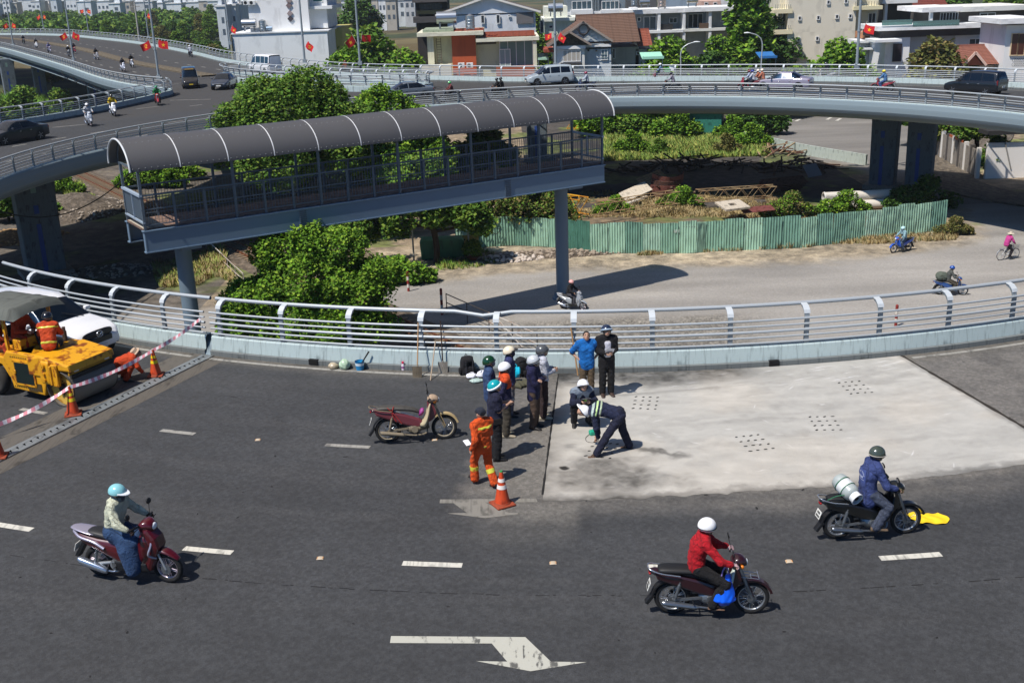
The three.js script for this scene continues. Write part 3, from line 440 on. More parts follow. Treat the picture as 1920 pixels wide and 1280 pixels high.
// ---------- covered footbridge ----------
{
  const L0 = V(-15.914, 0, -48.181), u = V(.84464, 0, -.53534), turn = atan2(-u.z, u.x), LEN = 25.26, t = thing('footbridge', 'covered steel footbridge with a dark arched roof and white ribs inside the ring', 'footbridge', [L0.x, 0, L0.z], turn);
  // local: x along the bridge, z = +0 near edge, negative towards the far edge
  const W = -2.94, ST = mat(0x5a6773, { r: .55, map: 'wall' }), GIR = mat(0x667d92, { r: .6 }), ROOF = mat(0x4e4e50, { r: .5 });
  for (const z of [0, W]) {
    const s = z ? -1 : 1; part('girder', [bx(LEN, .9, .04, LEN / 2, -.86, z), bx(LEN + .1, .05, .34, LEN / 2, -1.33, z - s * .1), bx(LEN + .1, .05, .34, LEN / 2, -.385, z - s * .1), bx(.04, .92, .3, .02, -.86, z - s * .12)], GIR, t);
    for (const x of [7.4, 18.9]) part('splice_plate', bx(.36, .86, .02, x, -.86, z + s * .035), mat(0x5a6f82, { r: .6 }), t);
    part('splice_bolt', [7.4, 18.9].flatMap(x => Array.from({ length: 45 }, (_, i) => cyl(.022, .022, .03, 0, 0, 0, 6).rotateX(PI / 2).translate(x - .14 + (i % 5) * .07, -1.24 + floor(i / 5) * .093, z + s * .05))), mat(0x3c464f, { r: .5 }), t).userData.kind = 'stuff';
    for (let i = 0; i <= 6; i++) part('roof_post', bx(.11, 2.7, .11, .08 + i * (LEN - .16) / 6, 1.0, z - s * .06), ST, t);
    for (let i = 0; i < 18; i++) if (i % 3) part('rail_post', bx(.1, 1.45, .08, .08 + i * (LEN - .16) / 18, .4, z - s * .06), ST, t);
    part('handrail', bx(LEN, .07, .1, LEN / 2, 1.17, z - s * .06), ST, t); for (const y of [-.14, .55]) part('rail', bx(LEN, .045, .045, LEN / 2, y, z - s * .06), ST, t);
    part('baluster', Array.from({ length: 172 }, (_, i) => bx(.016, 1.25, .016, .15 + i * .146, .5, z - s * .06)), ST, t).userData.kind = 'stuff';
  }
  part('floor', bx(LEN, .07, -W - .3, LEN / 2, -.335, W / 2), mat(0xc9aa9c, { r: .7, map: 'dirt' }), t);
  part('cross_beam', Array.from({ length: 9 }, (_, i) => bx(.15, .4, -W - .1, 1 + i * 2.9, -.7, W / 2)), GIR, t);
  for (const x of [.05, LEN - .05]) { const e = x < 1; part('end_handrail', bx(.14, .1, -W, x, 1.17, W / 2), mat(0x9aa9b8, { r: .5 }), t); part('end_rail', [bx(.1, .07, -W, x, -.02, W / 2), bx(.06, 1.2, .06, x, .55, W / 2)], mat(0x8f9eac, { r: .5 }), t); if (e) part('end_panel', bx(.02, 1.05, -W - .1, x + .03, .6, W / 2), mat(0x46535f, { r: .5 }), t); else part('baluster', Array.from({ length: 20 }, (_, i) => bx(.022, 1.25, .022, x, .5, W + .14 * (i + .5))), ST, t).userData.kind = 'stuff'; }
  part('floor_edge', [bx(.9, .012, -W - .4, .5, -.293, W / 2)], mat(0xb9b3a4, { r: .8, map: 'stain' }), t);
  const arch = (x0, x1, dr) => { const P = [], N = [], I = [], n = 20; for (let k = 0; k <= n; k++) { const a = k / n * PI, z = W / 2 + (1.78 + dr) * cos(a), y = 2.28 + (1.25 + dr) * sin(a); for (const x of [x0, x1]) { P.push(x, y, z); N.push(0, sin(a) * 1.78, cos(a) * 1.25); } } for (let k = 0; k < n; k++) I.push(k * 2, k * 2 + 1, k * 2 + 2, k * 2 + 1, k * 2 + 3, k * 2 + 2); const g = new THREE.BufferGeometry(); g.setAttribute('position', new THREE.Float32BufferAttribute(P, 3)); g.setAttribute('normal', new THREE.Float32BufferAttribute(N, 3)); g.setIndex(I); return muv(g); };
  const x0 = -.32, x1 = 25.75, n = 12, wd = (x1 - x0) / n;
  for (let i = 0; i < n; i++) part('roof_panel', [arch(x0 + i * wd + .003, x0 + (i + 1) * wd - .003, 0), arch(x0 + i * wd + .003, x0 + (i + 1) * wd - .003, -.02)], ROOF, t);
  for (let i = 1; i < n; i++) part('roof_rib', [arch(x0 + i * wd - .024, x0 + i * wd + .024, .012)], mat(0xd8dadb, { r: .35 }), t);
  for (const x of [x0, x1]) { const pts = Array.from({ length: 21 }, (_, k) => { const a = k / 20 * PI; return V(x, 2.28 + 1.25 * sin(a), W / 2 + 1.78 * cos(a)); }); part('roof_edge', tube(pts, .045, 6, 40), mat(0xc9cccd, { r: .4 }), t); }
  part('roof_bolt', Array.from({ length: 190 }, (_, i) => { const a = i % 2 ? .1 : 1.1, x = x0 + .12 + floor(i / 2) * .272; return sph(.022, x, 2.28 + 1.25 * sin(a), W / 2 + 1.78 * cos(a), 5, 4); }), mat(0x8e9092, { r: .5 }), t).userData.kind = 'stuff';
  part('roof_truss', Array.from({ length: 7 }, (_, i) => { const x = .08 + i * (LEN - .16) / 6; return [bx(.07, .07, 3.5, x, 2.3, W / 2), tube(Array.from({ length: 9 }, (_, k) => V(x, 2.24 + 1.22 * sin(k / 8 * PI), W / 2 + 1.72 * cos(k / 8 * PI))), .035, 5, 16)]; }), ST, t);
  for (const x of [2.0, 23.35]) part('column', [cyl(.37, .37, 6.9, x, -4.8, W / 2, 24), bx(.9, .14, 2.9, x, -1.42, W / 2), cyl(.62, .62, .12, x, -7.94, W / 2, 16), ...Array.from({ length: 8 }, (_, k) => bx(.02, .3, .22, .46, 0, 0).rotateY(k / 8 * 2 * PI).translate(x, -7.75, W / 2))], mat(0x6c7f90, { r: .6, map: 'wall' }), t);
}

// ---------- two-wheelers ----------
const GC = {};                                   // shared geometries
const geo = (k, f) => GC[k] ||= merge([f()]);
const sector = (r0, r1, a0, a1, w, cx, cy, n = 14) => { const o = [], q = []; for (let i = 0; i <= n; i++) { const a = lerp(a0, a1, i / n) * DEG; o.push([cx + r1 * cos(a), cy + r1 * sin(a)]); q.unshift([cx + r0 * cos(a), cy + r0 * sin(a)]); } return ext([...o, ...q], w, 0, 0, 0, .006); };
function wheel(parent, x, R, tr, alloy, rimM, y = R) {
  const w = part('wheel', geo(`tyre${R}${tr}`, () => tor(R - tr, tr, 0, 0, 0, 10, 40).scale(1, 1, .95)), RUBBER, parent); w.position.set(x, y, 0);
  part('rim', geo(`rim${R}${tr}`, () => [tor(R - 2 * tr + .004, .016, 0, 0, 0, 8, 36).scale(1, 1, 1.5)]), rimM, w);
  part('hub', geo(`hub${alloy}`, () => [cyl(.045, .045, .11, 0, 0, 0, 14).rotateX(PI / 2), cyl(alloy ? .085 : .075, alloy ? .085 : .075, .02, 0, 0, 0, 18).rotateX(PI / 2).translate(0, 0, alloy ? .06 : .035), cyl(.014, .014, .19, 0, 0, 0, 8).rotateX(PI / 2)]), STEEL, w);
  const L = R - 2 * tr;
  part('spokes', geo(`sp${R}${tr}${alloy}`, () => alloy ? Array.from({ length: 12 }, (_, i) => { const a = i / 12 * 2 * PI, b = a + (i % 2 ? .16 : -.16); return bar([.04 * cos(a), .04 * sin(a), .015], [L * cos(b), L * sin(b), .01], .0095, 5, .007); }) : Array.from({ length: 28 }, (_, i) => { const a = i / 28 * 2 * PI, b = a + (i % 4 < 2 ? .35 : -.35); return bar([.04 * cos(a), .04 * sin(a), i % 2 ? .04 : -.04], [L * cos(b), L * sin(b), 0], .0026, 4); })), alloy ? rimM : CHROME, w);
  return w;
}
function mirrors(t, x, y, s = 1) { for (const z of [-1, 1]) { const o = part('mirror', geo(`mir${z}${x}${y}`, () => [bar([x, y, z * .22], [x - .04, y + .17, z * .30], .006, 5), hull([[-.012, 0, .02, .03, 2], [-.008, 0, .045, .06, 2.3], [.008, 0, .045, .06, 2.3], [.014, 0, .03, .04, 2]], 14, 1).rotateZ(.25).translate(x - .045, y + .215, z * .31)]), BLACK, t); part('glass', geo(`mig${z}${x}${y}`, () => norm(new THREE.CircleGeometry(.04, 14).scale(1.3, 1, 1).rotateY(-PI / 2)).rotateZ(.25).translate(x - .06, y + .213, z * .31)), CHROME, o); } }
function plate(t, x, y, tilt = -.35, txt) { const o = part('number_plate', geo(`plate${x}${y}`, () => bx(.008, .14, .19).rotateZ(tilt).translate(x, y, 0)), mat(0xd9d9d2, { r: .5 }), t); part('plate_digits', geo(`pdig${x}${y}`, () => [0, 1].flatMap(r => Array.from({ length: 4 + r }, (_, i) => bx(.004, .04, .02, 0, .03 - r * .062, -.062 + i * .031 + (1 - r) * .015)))).clone().rotateZ(tilt).translate(x - .006, y, 0), mat(0x1b1c20), o); }
function underbone(name, label, pos, turn, o = {}, group) {
  const t = thing(name, label, 'motorbike', pos, turn, group), B = paint(o.body || 0x5a1018), SH = o.shield ? (o.dusty ? mat(o.shield, { r: .8, map: 'stain' }) : mat(o.shield, { r: .45 })) : B, rimM = o.dusty ? mat(0x8f8672, { r: .8 }) : metal(0xa9adb0, .35), E = o.dusty ? mat(0x857b68, { r: .85, map: 'stain' }) : STEEL, F = o.fender ? mat(o.fender, { r: .5 }) : B;
  wheel(t, -.61, .29, .042, false, rimM); wheel(t, .63, .285, .038, false, rimM);
  part('fork', geo('ubfork', () => [-1, 1].map(z => [bar([.64, .285, z * .07], [.545, .52, z * .07], .022, 8), bar([.545, .52, z * .07], [.43, .84, z * .055], .027, 8)])), E, t);
  part('front_fender', geo('ubff', () => [sector(.305, .335, 18, 128, .13, .63, .285), bar([.56, .58, .07], [.66, .33, .075], .008, 5)]), F, t);
  part('rear_fender', geo('ubrf', () => [sector(.315, .335, 55, 168, .13, -.61, .29), ext([[-.93, .36], [-.9, .34], [-1.0, .2], [-1.03, .22]], .13)]), BLACK, t);
  part('leg_shield', geo('ubls', () => [hull([[.10, .40, .03, .16, 3], [.18, .42, .09, .2, 3], [.24, .5, .13, .21, 3], [.285, .62, .15, .205, 3], [.325, .74, .12, .17, 3], [.355, .83, .05, .1, 3]], 18, 2).scale(1, 1, 1)]), SH, t);
  part('front_cover', geo('ubfc', () => [ext([[.30, .86], [.42, .83], [.47, .72], [.44, .6], [.36, .5], [.27, .44], [.3, .62]], .15, 0, 0, 0, .03)]), B, t);
  const h = part('headlight_cowl', geo('ubhc', () => hull([[.29, .93, .04, .1, 2.5], [.36, .96, .075, .14, 2.5], [.46, .95, .08, .12, 2.5], [.53, .92, .055, .08, 2.3]], 18, 2)), o.dusty ? mat(0xb09a84, { r: .85, map: 'stain' }) : B, t);
  part('headlight', geo('ubhl', () => sph(.06, 0, 0, 0, 14, 10).scale(.55, .9, 1.1).translate(.525, .92, 0)), mat(0xdfe6ea, { r: .12 }), t);
  for (const z of [-1, 1]) part('turn_signal', geo(`ubts${z}`, () => sph(.032, .45, .9, z * .14, 10, 6)), mat(0xd8781c, { r: .3 }), t);
  part('handlebar', geo('ubhb', () => [tube([[.3, .99, -.34], [.33, .99, -.2], [.37, .96, 0], [.33, .99, .2], [.3, .99, .34]], .013, 7)]), STEEL, t);
  for (const z of [-1, 1]) part('grip', geo(`ubgr${z}`, () => [bar([.322, .99, z * .22], [.295, .99, z * .345], .02, 8), bar([.35, .985, z * .19], [.36, .975, z * .34], .007, 5)]), BLACK, t);
  mirrors(t, .33, 1.0);
  part('side_cover', geo('ubsc', () => [ext([[-.86, .75], [-.55, .7], [-.2, .6], [.06, .5], [.16, .42], [.05, .37], [-.2, .44], [-.5, .56], [-.82, .68]], .23, 0, 0, 0, .045)]), B, t);
  part('tail_cowl', geo('ubtc', () => hull([[-.98, .77, .02, .03, 2.5], [-.9, .755, .045, .09, 2.5], [-.7, .70, .06, .12, 2.5], [-.4, .64, .05, .11, 2.5]], 16, 2)), B, t);
  part('tail_light', geo('ubtl', () => sph(.05, 0, 0, 0, 12, 8).scale(.5, .6, 1.3).translate(-.965, .735, 0)), mat(0x8c1015, { r: .2 }), t);
  part('seat', geo('ubse', () => hull([[-.84, .80, .025, .09, 2.6], [-.74, .805, .05, .13, 2.6], [-.4, .79, .055, .135, 2.6], [-.12, .755, .05, .12, 2.6], [.04, .70, .045, .09, 2.6], [.1, .66, .02, .06, 2.6]], 18, 3)), mat(o.seat || 0x1a1b1d, { r: .6, map: o.dusty ? 'stain' : 'cloth' }), t);
  part('grab_rail', geo('ubgb', () => [-1, 1].map(z => tube([[-.5, .74, z * .15], [-.8, .79, z * .15], [-.97, .84, z * .1], [-1.0, .85, 0]], .011, 6))), o.dusty ? E : CHROME, t);
  part('engine', geo('uben', () => [hull([[-.2, .31, .06, .07, 2.5], [-.1, .31, .115, .12, 2.5], [.08, .31, .11, .12, 2.5], [.14, .31, .06, .07, 2.4]], 16, 1), cyl(.085, .075, .2, 0, 0, 0, 14).rotateZ(-PI / 2 + .15).translate(.2, .345, 0), ...Array.from({ length: 6 }, (_, i) => cyl(.105, .105, .008, 0, 0, 0, 14).rotateZ(-PI / 2 + .15).translate(.13 + i * .025, .335 + i * .004, 0)), cyl(.075, .075, .03, 0, 0, 0, 18).rotateX(PI / 2).translate(-.02, .31, .135), hull([[-.07, 0, .03, .05, 2], [.0, 0, .05, .07, 2], [.1, 0, .03, .05, 2]], 10, 1).translate(.05, .45, 0)]), E, t);
  part('exhaust', geo('ubex', () => [tube([[.26, .29, .05], [.22, .2, .1], [.02, .175, .14], [-.2, .2, .15]], .019, 7, 14), hull([[-.2, .2, .02, .02], [-.28, .205, .042, .042], [-.72, .27, .046, .046], [-.78, .28, .04, .04]], 14, 1).translate(0, 0, .155)]), o.dusty ? E : metal(0x8e9398, .28), t);
  part('swingarm', geo('ubsw', () => [-1, 1].map(z => [beam([-.16, .33, z * .09], [-.62, .29, z * .09], .025, .04)])), E, t);
  for (const z of [-1, 1]) part('shock', geo(`ubsh${z}`, () => [bar([-.58, .31, z * .125], [-.5, .62, z * .125], .013, 7), bar([-.565, .37, z * .125], [-.51, .58, z * .125], .027, 9)]), E, t);
  part('chain_case', geo('ubcc', () => ext([[-.68, .25], [-.62, .36], [-.1, .37], [-.05, .3], [-.1, .25]], .03, 0, 0, -.1)), BLACK, t);
  part('foot_pegs', geo('ubfp', () => [bar([.03, .2, -.27], [.03, .2, .27], .012, 6), bar([-.3, .3, -.23], [-.3, .3, .23], .01, 6), bar([-.02, .21, -.1], [-.12, .03, -.22], .011, 6), bar([.1, .22, .2], [.18, .19, .24], .008, 5)]), BLACK, t);
  plate(t, -.985, .52); if (o.basket) part('front_rack', geo('ubbk', () => [[-.1, 0, .1].map(z => tube([[.45, .7, z], [.62, .68, z], [.74, .66, z]], .006, 5)), [.5, .6, .72].map(x => bar([x, .69, -.12], [x, .69, .12], .006, 5))]), CHROME, t);
  return t;
}
function scooter(name, label, pos, turn, o = {}, group) {
  const t = thing(name, label, 'scooter', pos, turn, group), B = paint(o.body || 0x6d0a1c, 1), T = o.trim ? mat(o.trim, { r: .25, m: .5 }) : B, rimM = metal(0xb5aab4, .3);
  wheel(t, -.6, .265, .05, true, rimM); wheel(t, .62, .265, .045, true, rimM);
  part('fork', geo('scfk', () => [-1, 1].map(z => bar([.63, .265, z * .075], [.5, .6, z * .07], .02, 8))), mat(0x9aa0a5, { r: .4, m: .5 }), t);
  part('front_fender', geo('scff', () => hull([[.36, .47, .04, .06, 2.2], [.45, .55, .06, .085, 2.4], [.6, .57, .04, .09, 2.4], [.74, .51, .03, .075, 2.4], [.84, .44, .02, .05, 2.2]], 16, 2)), B, t);
  part('front_shield', geo('scfs', () => [ext([[.27, .30], [.36, .30], [.44, .48], [.52, .66], [.49, .80], [.40, .92], [.33, .93], [.37, .74], [.33, .5]], .30, 0, 0, 0, .06), hull([[.28, .62, .26, .215, 3], [.36, .66, .24, .2, 3], [.44, .70, .17, .15, 2.6], [.5, .70, .1, .1, 2.4]], 18, 1)]), B, t);
  for (const z of [-1, 1]) part('shield_trim', geo(`sctr${z}`, () => tube([[.47, .83, z * .09], [.47, .70, z * .16], [.43, .56, z * .19], [.50, .47, z * .1]], .02, 7, 14)), T, t);
  part('floorboard', geo('scfl', () => ext([[-.2, .36], [.32, .36], [.34, .27], [-.2, .24]], .34, 0, 0, 0, .03)), BLACK, t);
  part('rear_body', geo('scrb', () => hull([[-.92, .76, .03, .06, 2.4], [-.8, .70, .09, .12, 2.6], [-.5, .62, .13, .165, 2.8], [-.2, .54, .2, .175, 2.8], [-.06, .48, .2, .16, 3], [-.02, .46, .16, .14, 3]], 20, 2)), B, t);
  for (const z of [-1, 1]) part('side_trim', geo(`scst${z}`, () => tube([[-.95, .80, z * .05], [-.8, .74, z * .135], [-.55, .69, z * .165], [-.35, .6, z * .19]], .026, 7, 12)), T, t);
  part('seat', geo('scse', () => hull([[-.72, .80, .03, .09, 2.6], [-.6, .80, .055, .13, 2.6], [-.35, .77, .06, .145, 2.6], [-.1, .725, .055, .13, 2.6], [.02, .68, .03, .09, 2.6]], 18, 3)), mat(0x1d1e20, { r: .55 }), t);
  part('grab_rail', geo('scgr', () => hull([[-1.0, .855, .012, .06, 2.5], [-.9, .85, .02, .11, 2.5], [-.7, .82, .022, .14, 2.5], [-.55, .80, .014, .14, 2.5]], 16, 2)), T, t);
  part('tail_light', geo('sctl', () => sph(.05, 0, 0, 0, 12, 8).scale(.6, .6, 1.7).translate(-.92, .73, 0)), mat(0x7c0d12, { r: .2 }), t);
  part('handlebar_cowl', geo('schc', () => hull([[.24, .99, .035, .09, 2.4], [.31, 1.02, .07, .15, 2.6], [.41, 1.02, .085, .13, 2.5], [.49, .98, .06, .08, 2.2]], 18, 2)), B, t);
  part('headlight', geo('schl', () => sph(.07, 0, 0, 0, 16, 10).scale(.5, .85, 1.1).translate(.475, .99, 0)), mat(0xe6ecf2, { r: .08 }), t);
  for (const z of [-1, 1]) part('grip', geo(`scg${z}`, () => [bar([.3, 1.03, z * .14], [.24, 1.03, z * .35], .019, 8), bar([.33, 1.02, z * .16], [.31, 1.01, z * .34], .007, 5)]), BLACK, t);
  mirrors(t, .28, 1.04);
  part('engine', geo('scen', () => [hull([[-.62, .28, .06, .05, 2.5], [-.5, .3, .1, .07, 2.5], [-.2, .3, .09, .07, 2.5], [-.1, .3, .05, .05, 2.4]], 14, 1).translate(0, 0, -.1), cyl(.1, .1, .05, 0, 0, 0, 18).rotateX(PI / 2).translate(-.22, .3, .12), ...Array.from({ length: 5 }, (_, i) => bx(.012, .11, .02, -.27 + i * .025, .3, .152)), bar([-.18, .34, .1], [-.6, .27, .1], .03, 8)]), mat(0x8f9498, { r: .4, m: .6 }), t);
  part('exhaust', geo('scex', () => [tube([[-.15, .2, .06], [-.28, .17, .12], [-.4, .2, .155]], .018, 7), hull([[-.36, .2, .03, .03], [-.42, .215, .06, .055, 2.3], [-.78, .33, .07, .062, 2.3], [-.86, .355, .05, .045, 2.2]], 16, 2).translate(0, 0, .17)]), metal(0xb4bcc8, .22), t);
  part('rear_fender', geo('scrf', () => [ext([[-.82, .62], [-.78, .6], [-.95, .34], [-.99, .36]], .13)]), BLACK, t);
  for (const z of [-1, 1]) part('shock', geo(`scsh${z}`, () => [bar([-.6, .28, z * .125], [-.52, .6, z * .12], .022, 8)]), STEEL, t);
  plate(t, -.955, .52); part('foot_pegs', geo('scfp', () => [bar([-.2, .3, -.24], [-.2, .3, .24], .012, 6), bar([-.1, .22, -.08], [-.2, .03, -.2], .012, 6)]), STEEL, t);
  return t;
}
function bicycle(label, pos, turn) {
  const t = thing('bicycle', label, 'bicycle', pos, turn), M = mat(0xb9bcc0, { r: .4, m: .5 });
  for (const x of [-.52, .52]) { const w = part('wheel', geo('btyre', () => tor(.315, .018, 0, 0, 0, 8, 36)), RUBBER, t); w.position.set(x, .33, 0); part('rim', geo('brim', () => tor(.295, .009, 0, 0, 0, 6, 30)), CHROME, w); part('spokes', geo('bsp', () => Array.from({ length: 24 }, (_, i) => { const a = i / 24 * 2 * PI; return bar([.02 * cos(a + 1), .02 * sin(a + 1), i % 2 ? .03 : -.03], [.29 * cos(a), .29 * sin(a), 0], .002, 4); })), CHROME, w); }
  part('frame', [bar([-.52, .33, .05], [-.06, .3, 0], .012), bar([-.52, .33, .05], [-.14, .74, 0], .01), bar([-.06, .3, 0], [-.17, .86, 0], .016), bar([-.06, .3, 0], [.34, .76, 0], .018), bar([-.13, .62, 0], [.34, .84, 0], .014), bar([.36, .72, 0], [.32, .92, 0], .018)], M, t);
  part('fork', [bar([.36, .74, .04], [.52, .33, .05], .012), bar([.36, .74, -.04], [.52, .33, -.05], .012)], M, t);
  part('saddle', hull([[-.3, .9, .03, .1], [-.2, .9, .035, .09], [-.02, .9, .02, .03]], 12, 2), BLACK, t); part('handlebar', tube([[.2, 1.05, -.27], [.34, 1.05, -.18], [.33, 1.0, 0], [.34, 1.05, .18], [.2, 1.05, .27]], .012), CHROME, t);
  const b = []; for (let k = 0; k < 5; k++) b.push(...[0, 1, 2, 3].map(i => { const s = .13 + k * .012, p = [[.5 - s, -s - .03], [.5 + s, -s - .03], [.5 + s, s + .03], [.5 - s, s + .03]], a = p[i], c = p[(i + 1) % 4]; return bar([a[0], .72 + k * .055, a[1]], [c[0], .72 + k * .055, c[1]], .004, 4); })); for (let i = 0; i < 24; i++) { const a = i / 24 * 2 * PI, c = cos(a), s = sin(a), m = max(abs(c), abs(s)); b.push(bar([.5 + .13 * c / m, .72, .16 * s / m], [.5 + .178 * c / m, .94, .208 * s / m], .003, 4)); }
  part('basket', b, mat(0x8d9194, { r: .4, m: .5 }), t); part('rack', [bx(.36, .012, .1, -.5, .72, 0), bar([-.6, .72, .05], [-.52, .35, .06], .006), bar([-.6, .72, -.05], [-.52, .35, -.06], .006)], CHROME, t); part('mudguard', [sector(.345, .352, 20, 170, .05, -.52, .33), sector(.345, .352, 30, 130, .05, .52, .33)], M, t); part('pedals', [bar([-.06, .3, -.14], [-.06, .3, .14], .01), bar([-.06, .3, .07], [.05, .18, .08], .01), bar([-.06, .3, -.07], [-.17, .42, -.08], .01), bx(.09, .02, .08, .05, .18, .13), bx(.09, .02, .08, -.17, .42, -.13)], STEEL, t);
  return t;
}

// ---------- cars: a body skin over cross-sections [x, bottom, belt, half width, roof, roof half width] ----------
function carSkin(S) {
  const K = [[0, 0], [.1, .12], [.35, .5], [.52, .96], [.56, 1], [.8, 1], [.87, 1], [1, 1]];
  const at = x => { let i = 0; while (i < S.length - 2 && S[i + 1][0] < x) i++; const a = S[i], b = S[i + 1], t = clamp((x - a[0]) / (b[0] - a[0])), t2 = t; return [1, 2, 3, 4, 5].map(k => lerp(a[k], b[k], t2)); };
  const pt = (x, v) => {              // v 0 sill .. 1 roof centre
    const [yb, ye, w, yr, wr] = at(x), H = ye - yb; const P = [[w * .93, yb], [w * .985, yb + .06], [w, yb + .35 * H], [w * .985, ye - .06], [w * .955, ye], [lerp(w * .955, wr, .94), lerp(ye, yr, .86)], [wr * .93, yr - .012], [wr * .6, yr + .012], [0, yr + .022]], C = [0, .06, .28, .48, .52, .78, .86, .92, 1];
    let i = 0; while (i < 7 && C[i + 1] < v) i++; const t = clamp((v - C[i]) / (C[i + 1] - C[i])); return [lerp(P[i][0], P[i + 1][0], t), lerp(P[i][1], P[i + 1][1], t)];
  };
  return { at, pt, x0: S[0][0], x1: S[S.length - 1][0], S };
}
function skinPatch(sk, xs, vs, side, off) {   // xs: (v) => [from, to]; patch on one flank (side +-1) or across the roof (0)
  const nx = 6, nv = side ? 6 : 12, P = [], I = [];
  for (let j = 0; j <= nv; j++) { const q = side ? lerp(vs[0], vs[1], j / nv) : lerp(-1, 1, j / nv), sg = side || Math.sign(q) || 1, v = side ? q : lerp(1, vs[0], abs(q)), [a, b] = xs(v); for (let i = 0; i <= nx; i++) { const x = lerp(a, b, i / nx), [z, y] = sk.pt(x, v), [z2, y2] = sk.pt(x, clamp(v + .01)), [z1, y1] = sk.pt(x, clamp(v - .01)), e = .02, ya = sk.pt(x - e, v)[1], yb = sk.pt(x + e, v)[1]; let n = V(-(yb - ya) / (2 * e) * .7, 0, 0), tz = z2 - z1, ty = y2 - y1, l = hypot(tz, ty) || 1; n.y = -tz / l; n.z = ty / l * sg; n.normalize(); P.push(x + n.x * off, y + n.y * off, z * sg + n.z * off); } }
  for (let j = 0; j < nv; j++) for (let i = 0; i < nx; i++) { const a = j * (nx + 1) + i, b = a + nx + 1; I.push(a, b, a + 1, b, b + 1, a + 1); }
  const g = new THREE.BufferGeometry(); g.setAttribute('position', new THREE.Float32BufferAttribute(P, 3)); g.setIndex(I); g.computeVertexNormals(); return norm(g);
}
function carBody(sk) {
  const vs = [0, .06, .17, .28, .4, .48, .52, .6, .7, .78, .86, .92, 1], xs = []; for (let i = 0; i < sk.S.length - 1; i++) for (let k = 0; k < 3; k++) xs.push(lerp(sk.S[i][0], sk.S[i + 1][0], k / 3)); xs.push(sk.x1);
  const P = [], I = [], m = vs.length * 2 - 1; for (const x of xs) { for (let j = 0; j < m; j++) { const k = j < vs.length ? j : m - 1 - j, [z, y] = sk.pt(x, vs[k]); P.push(x, y, j < vs.length ? z : -z); } }
  for (let i = 0; i < xs.length - 1; i++) for (let j = 0; j < m - 1; j++) { const a = i * m + j, b = a + m; I.push(a, a + 1, b, b, a + 1, b + 1); }
  for (const i of [0, xs.length - 1]) { const [z, y] = sk.pt(xs[i], .3); const c = P.length / 3; P.push(xs[i], y, 0); for (let j = 0; j < m; j++) { const a = i * m + j, b = i * m + (j + 1) % m; i ? I.push(c, a, b) : I.push(c, b, a); } }
  const g = new THREE.BufferGeometry(); g.setAttribute('position', new THREE.Float32BufferAttribute(P, 3)); g.setIndex(I); g.computeVertexNormals(); return norm(g);
}
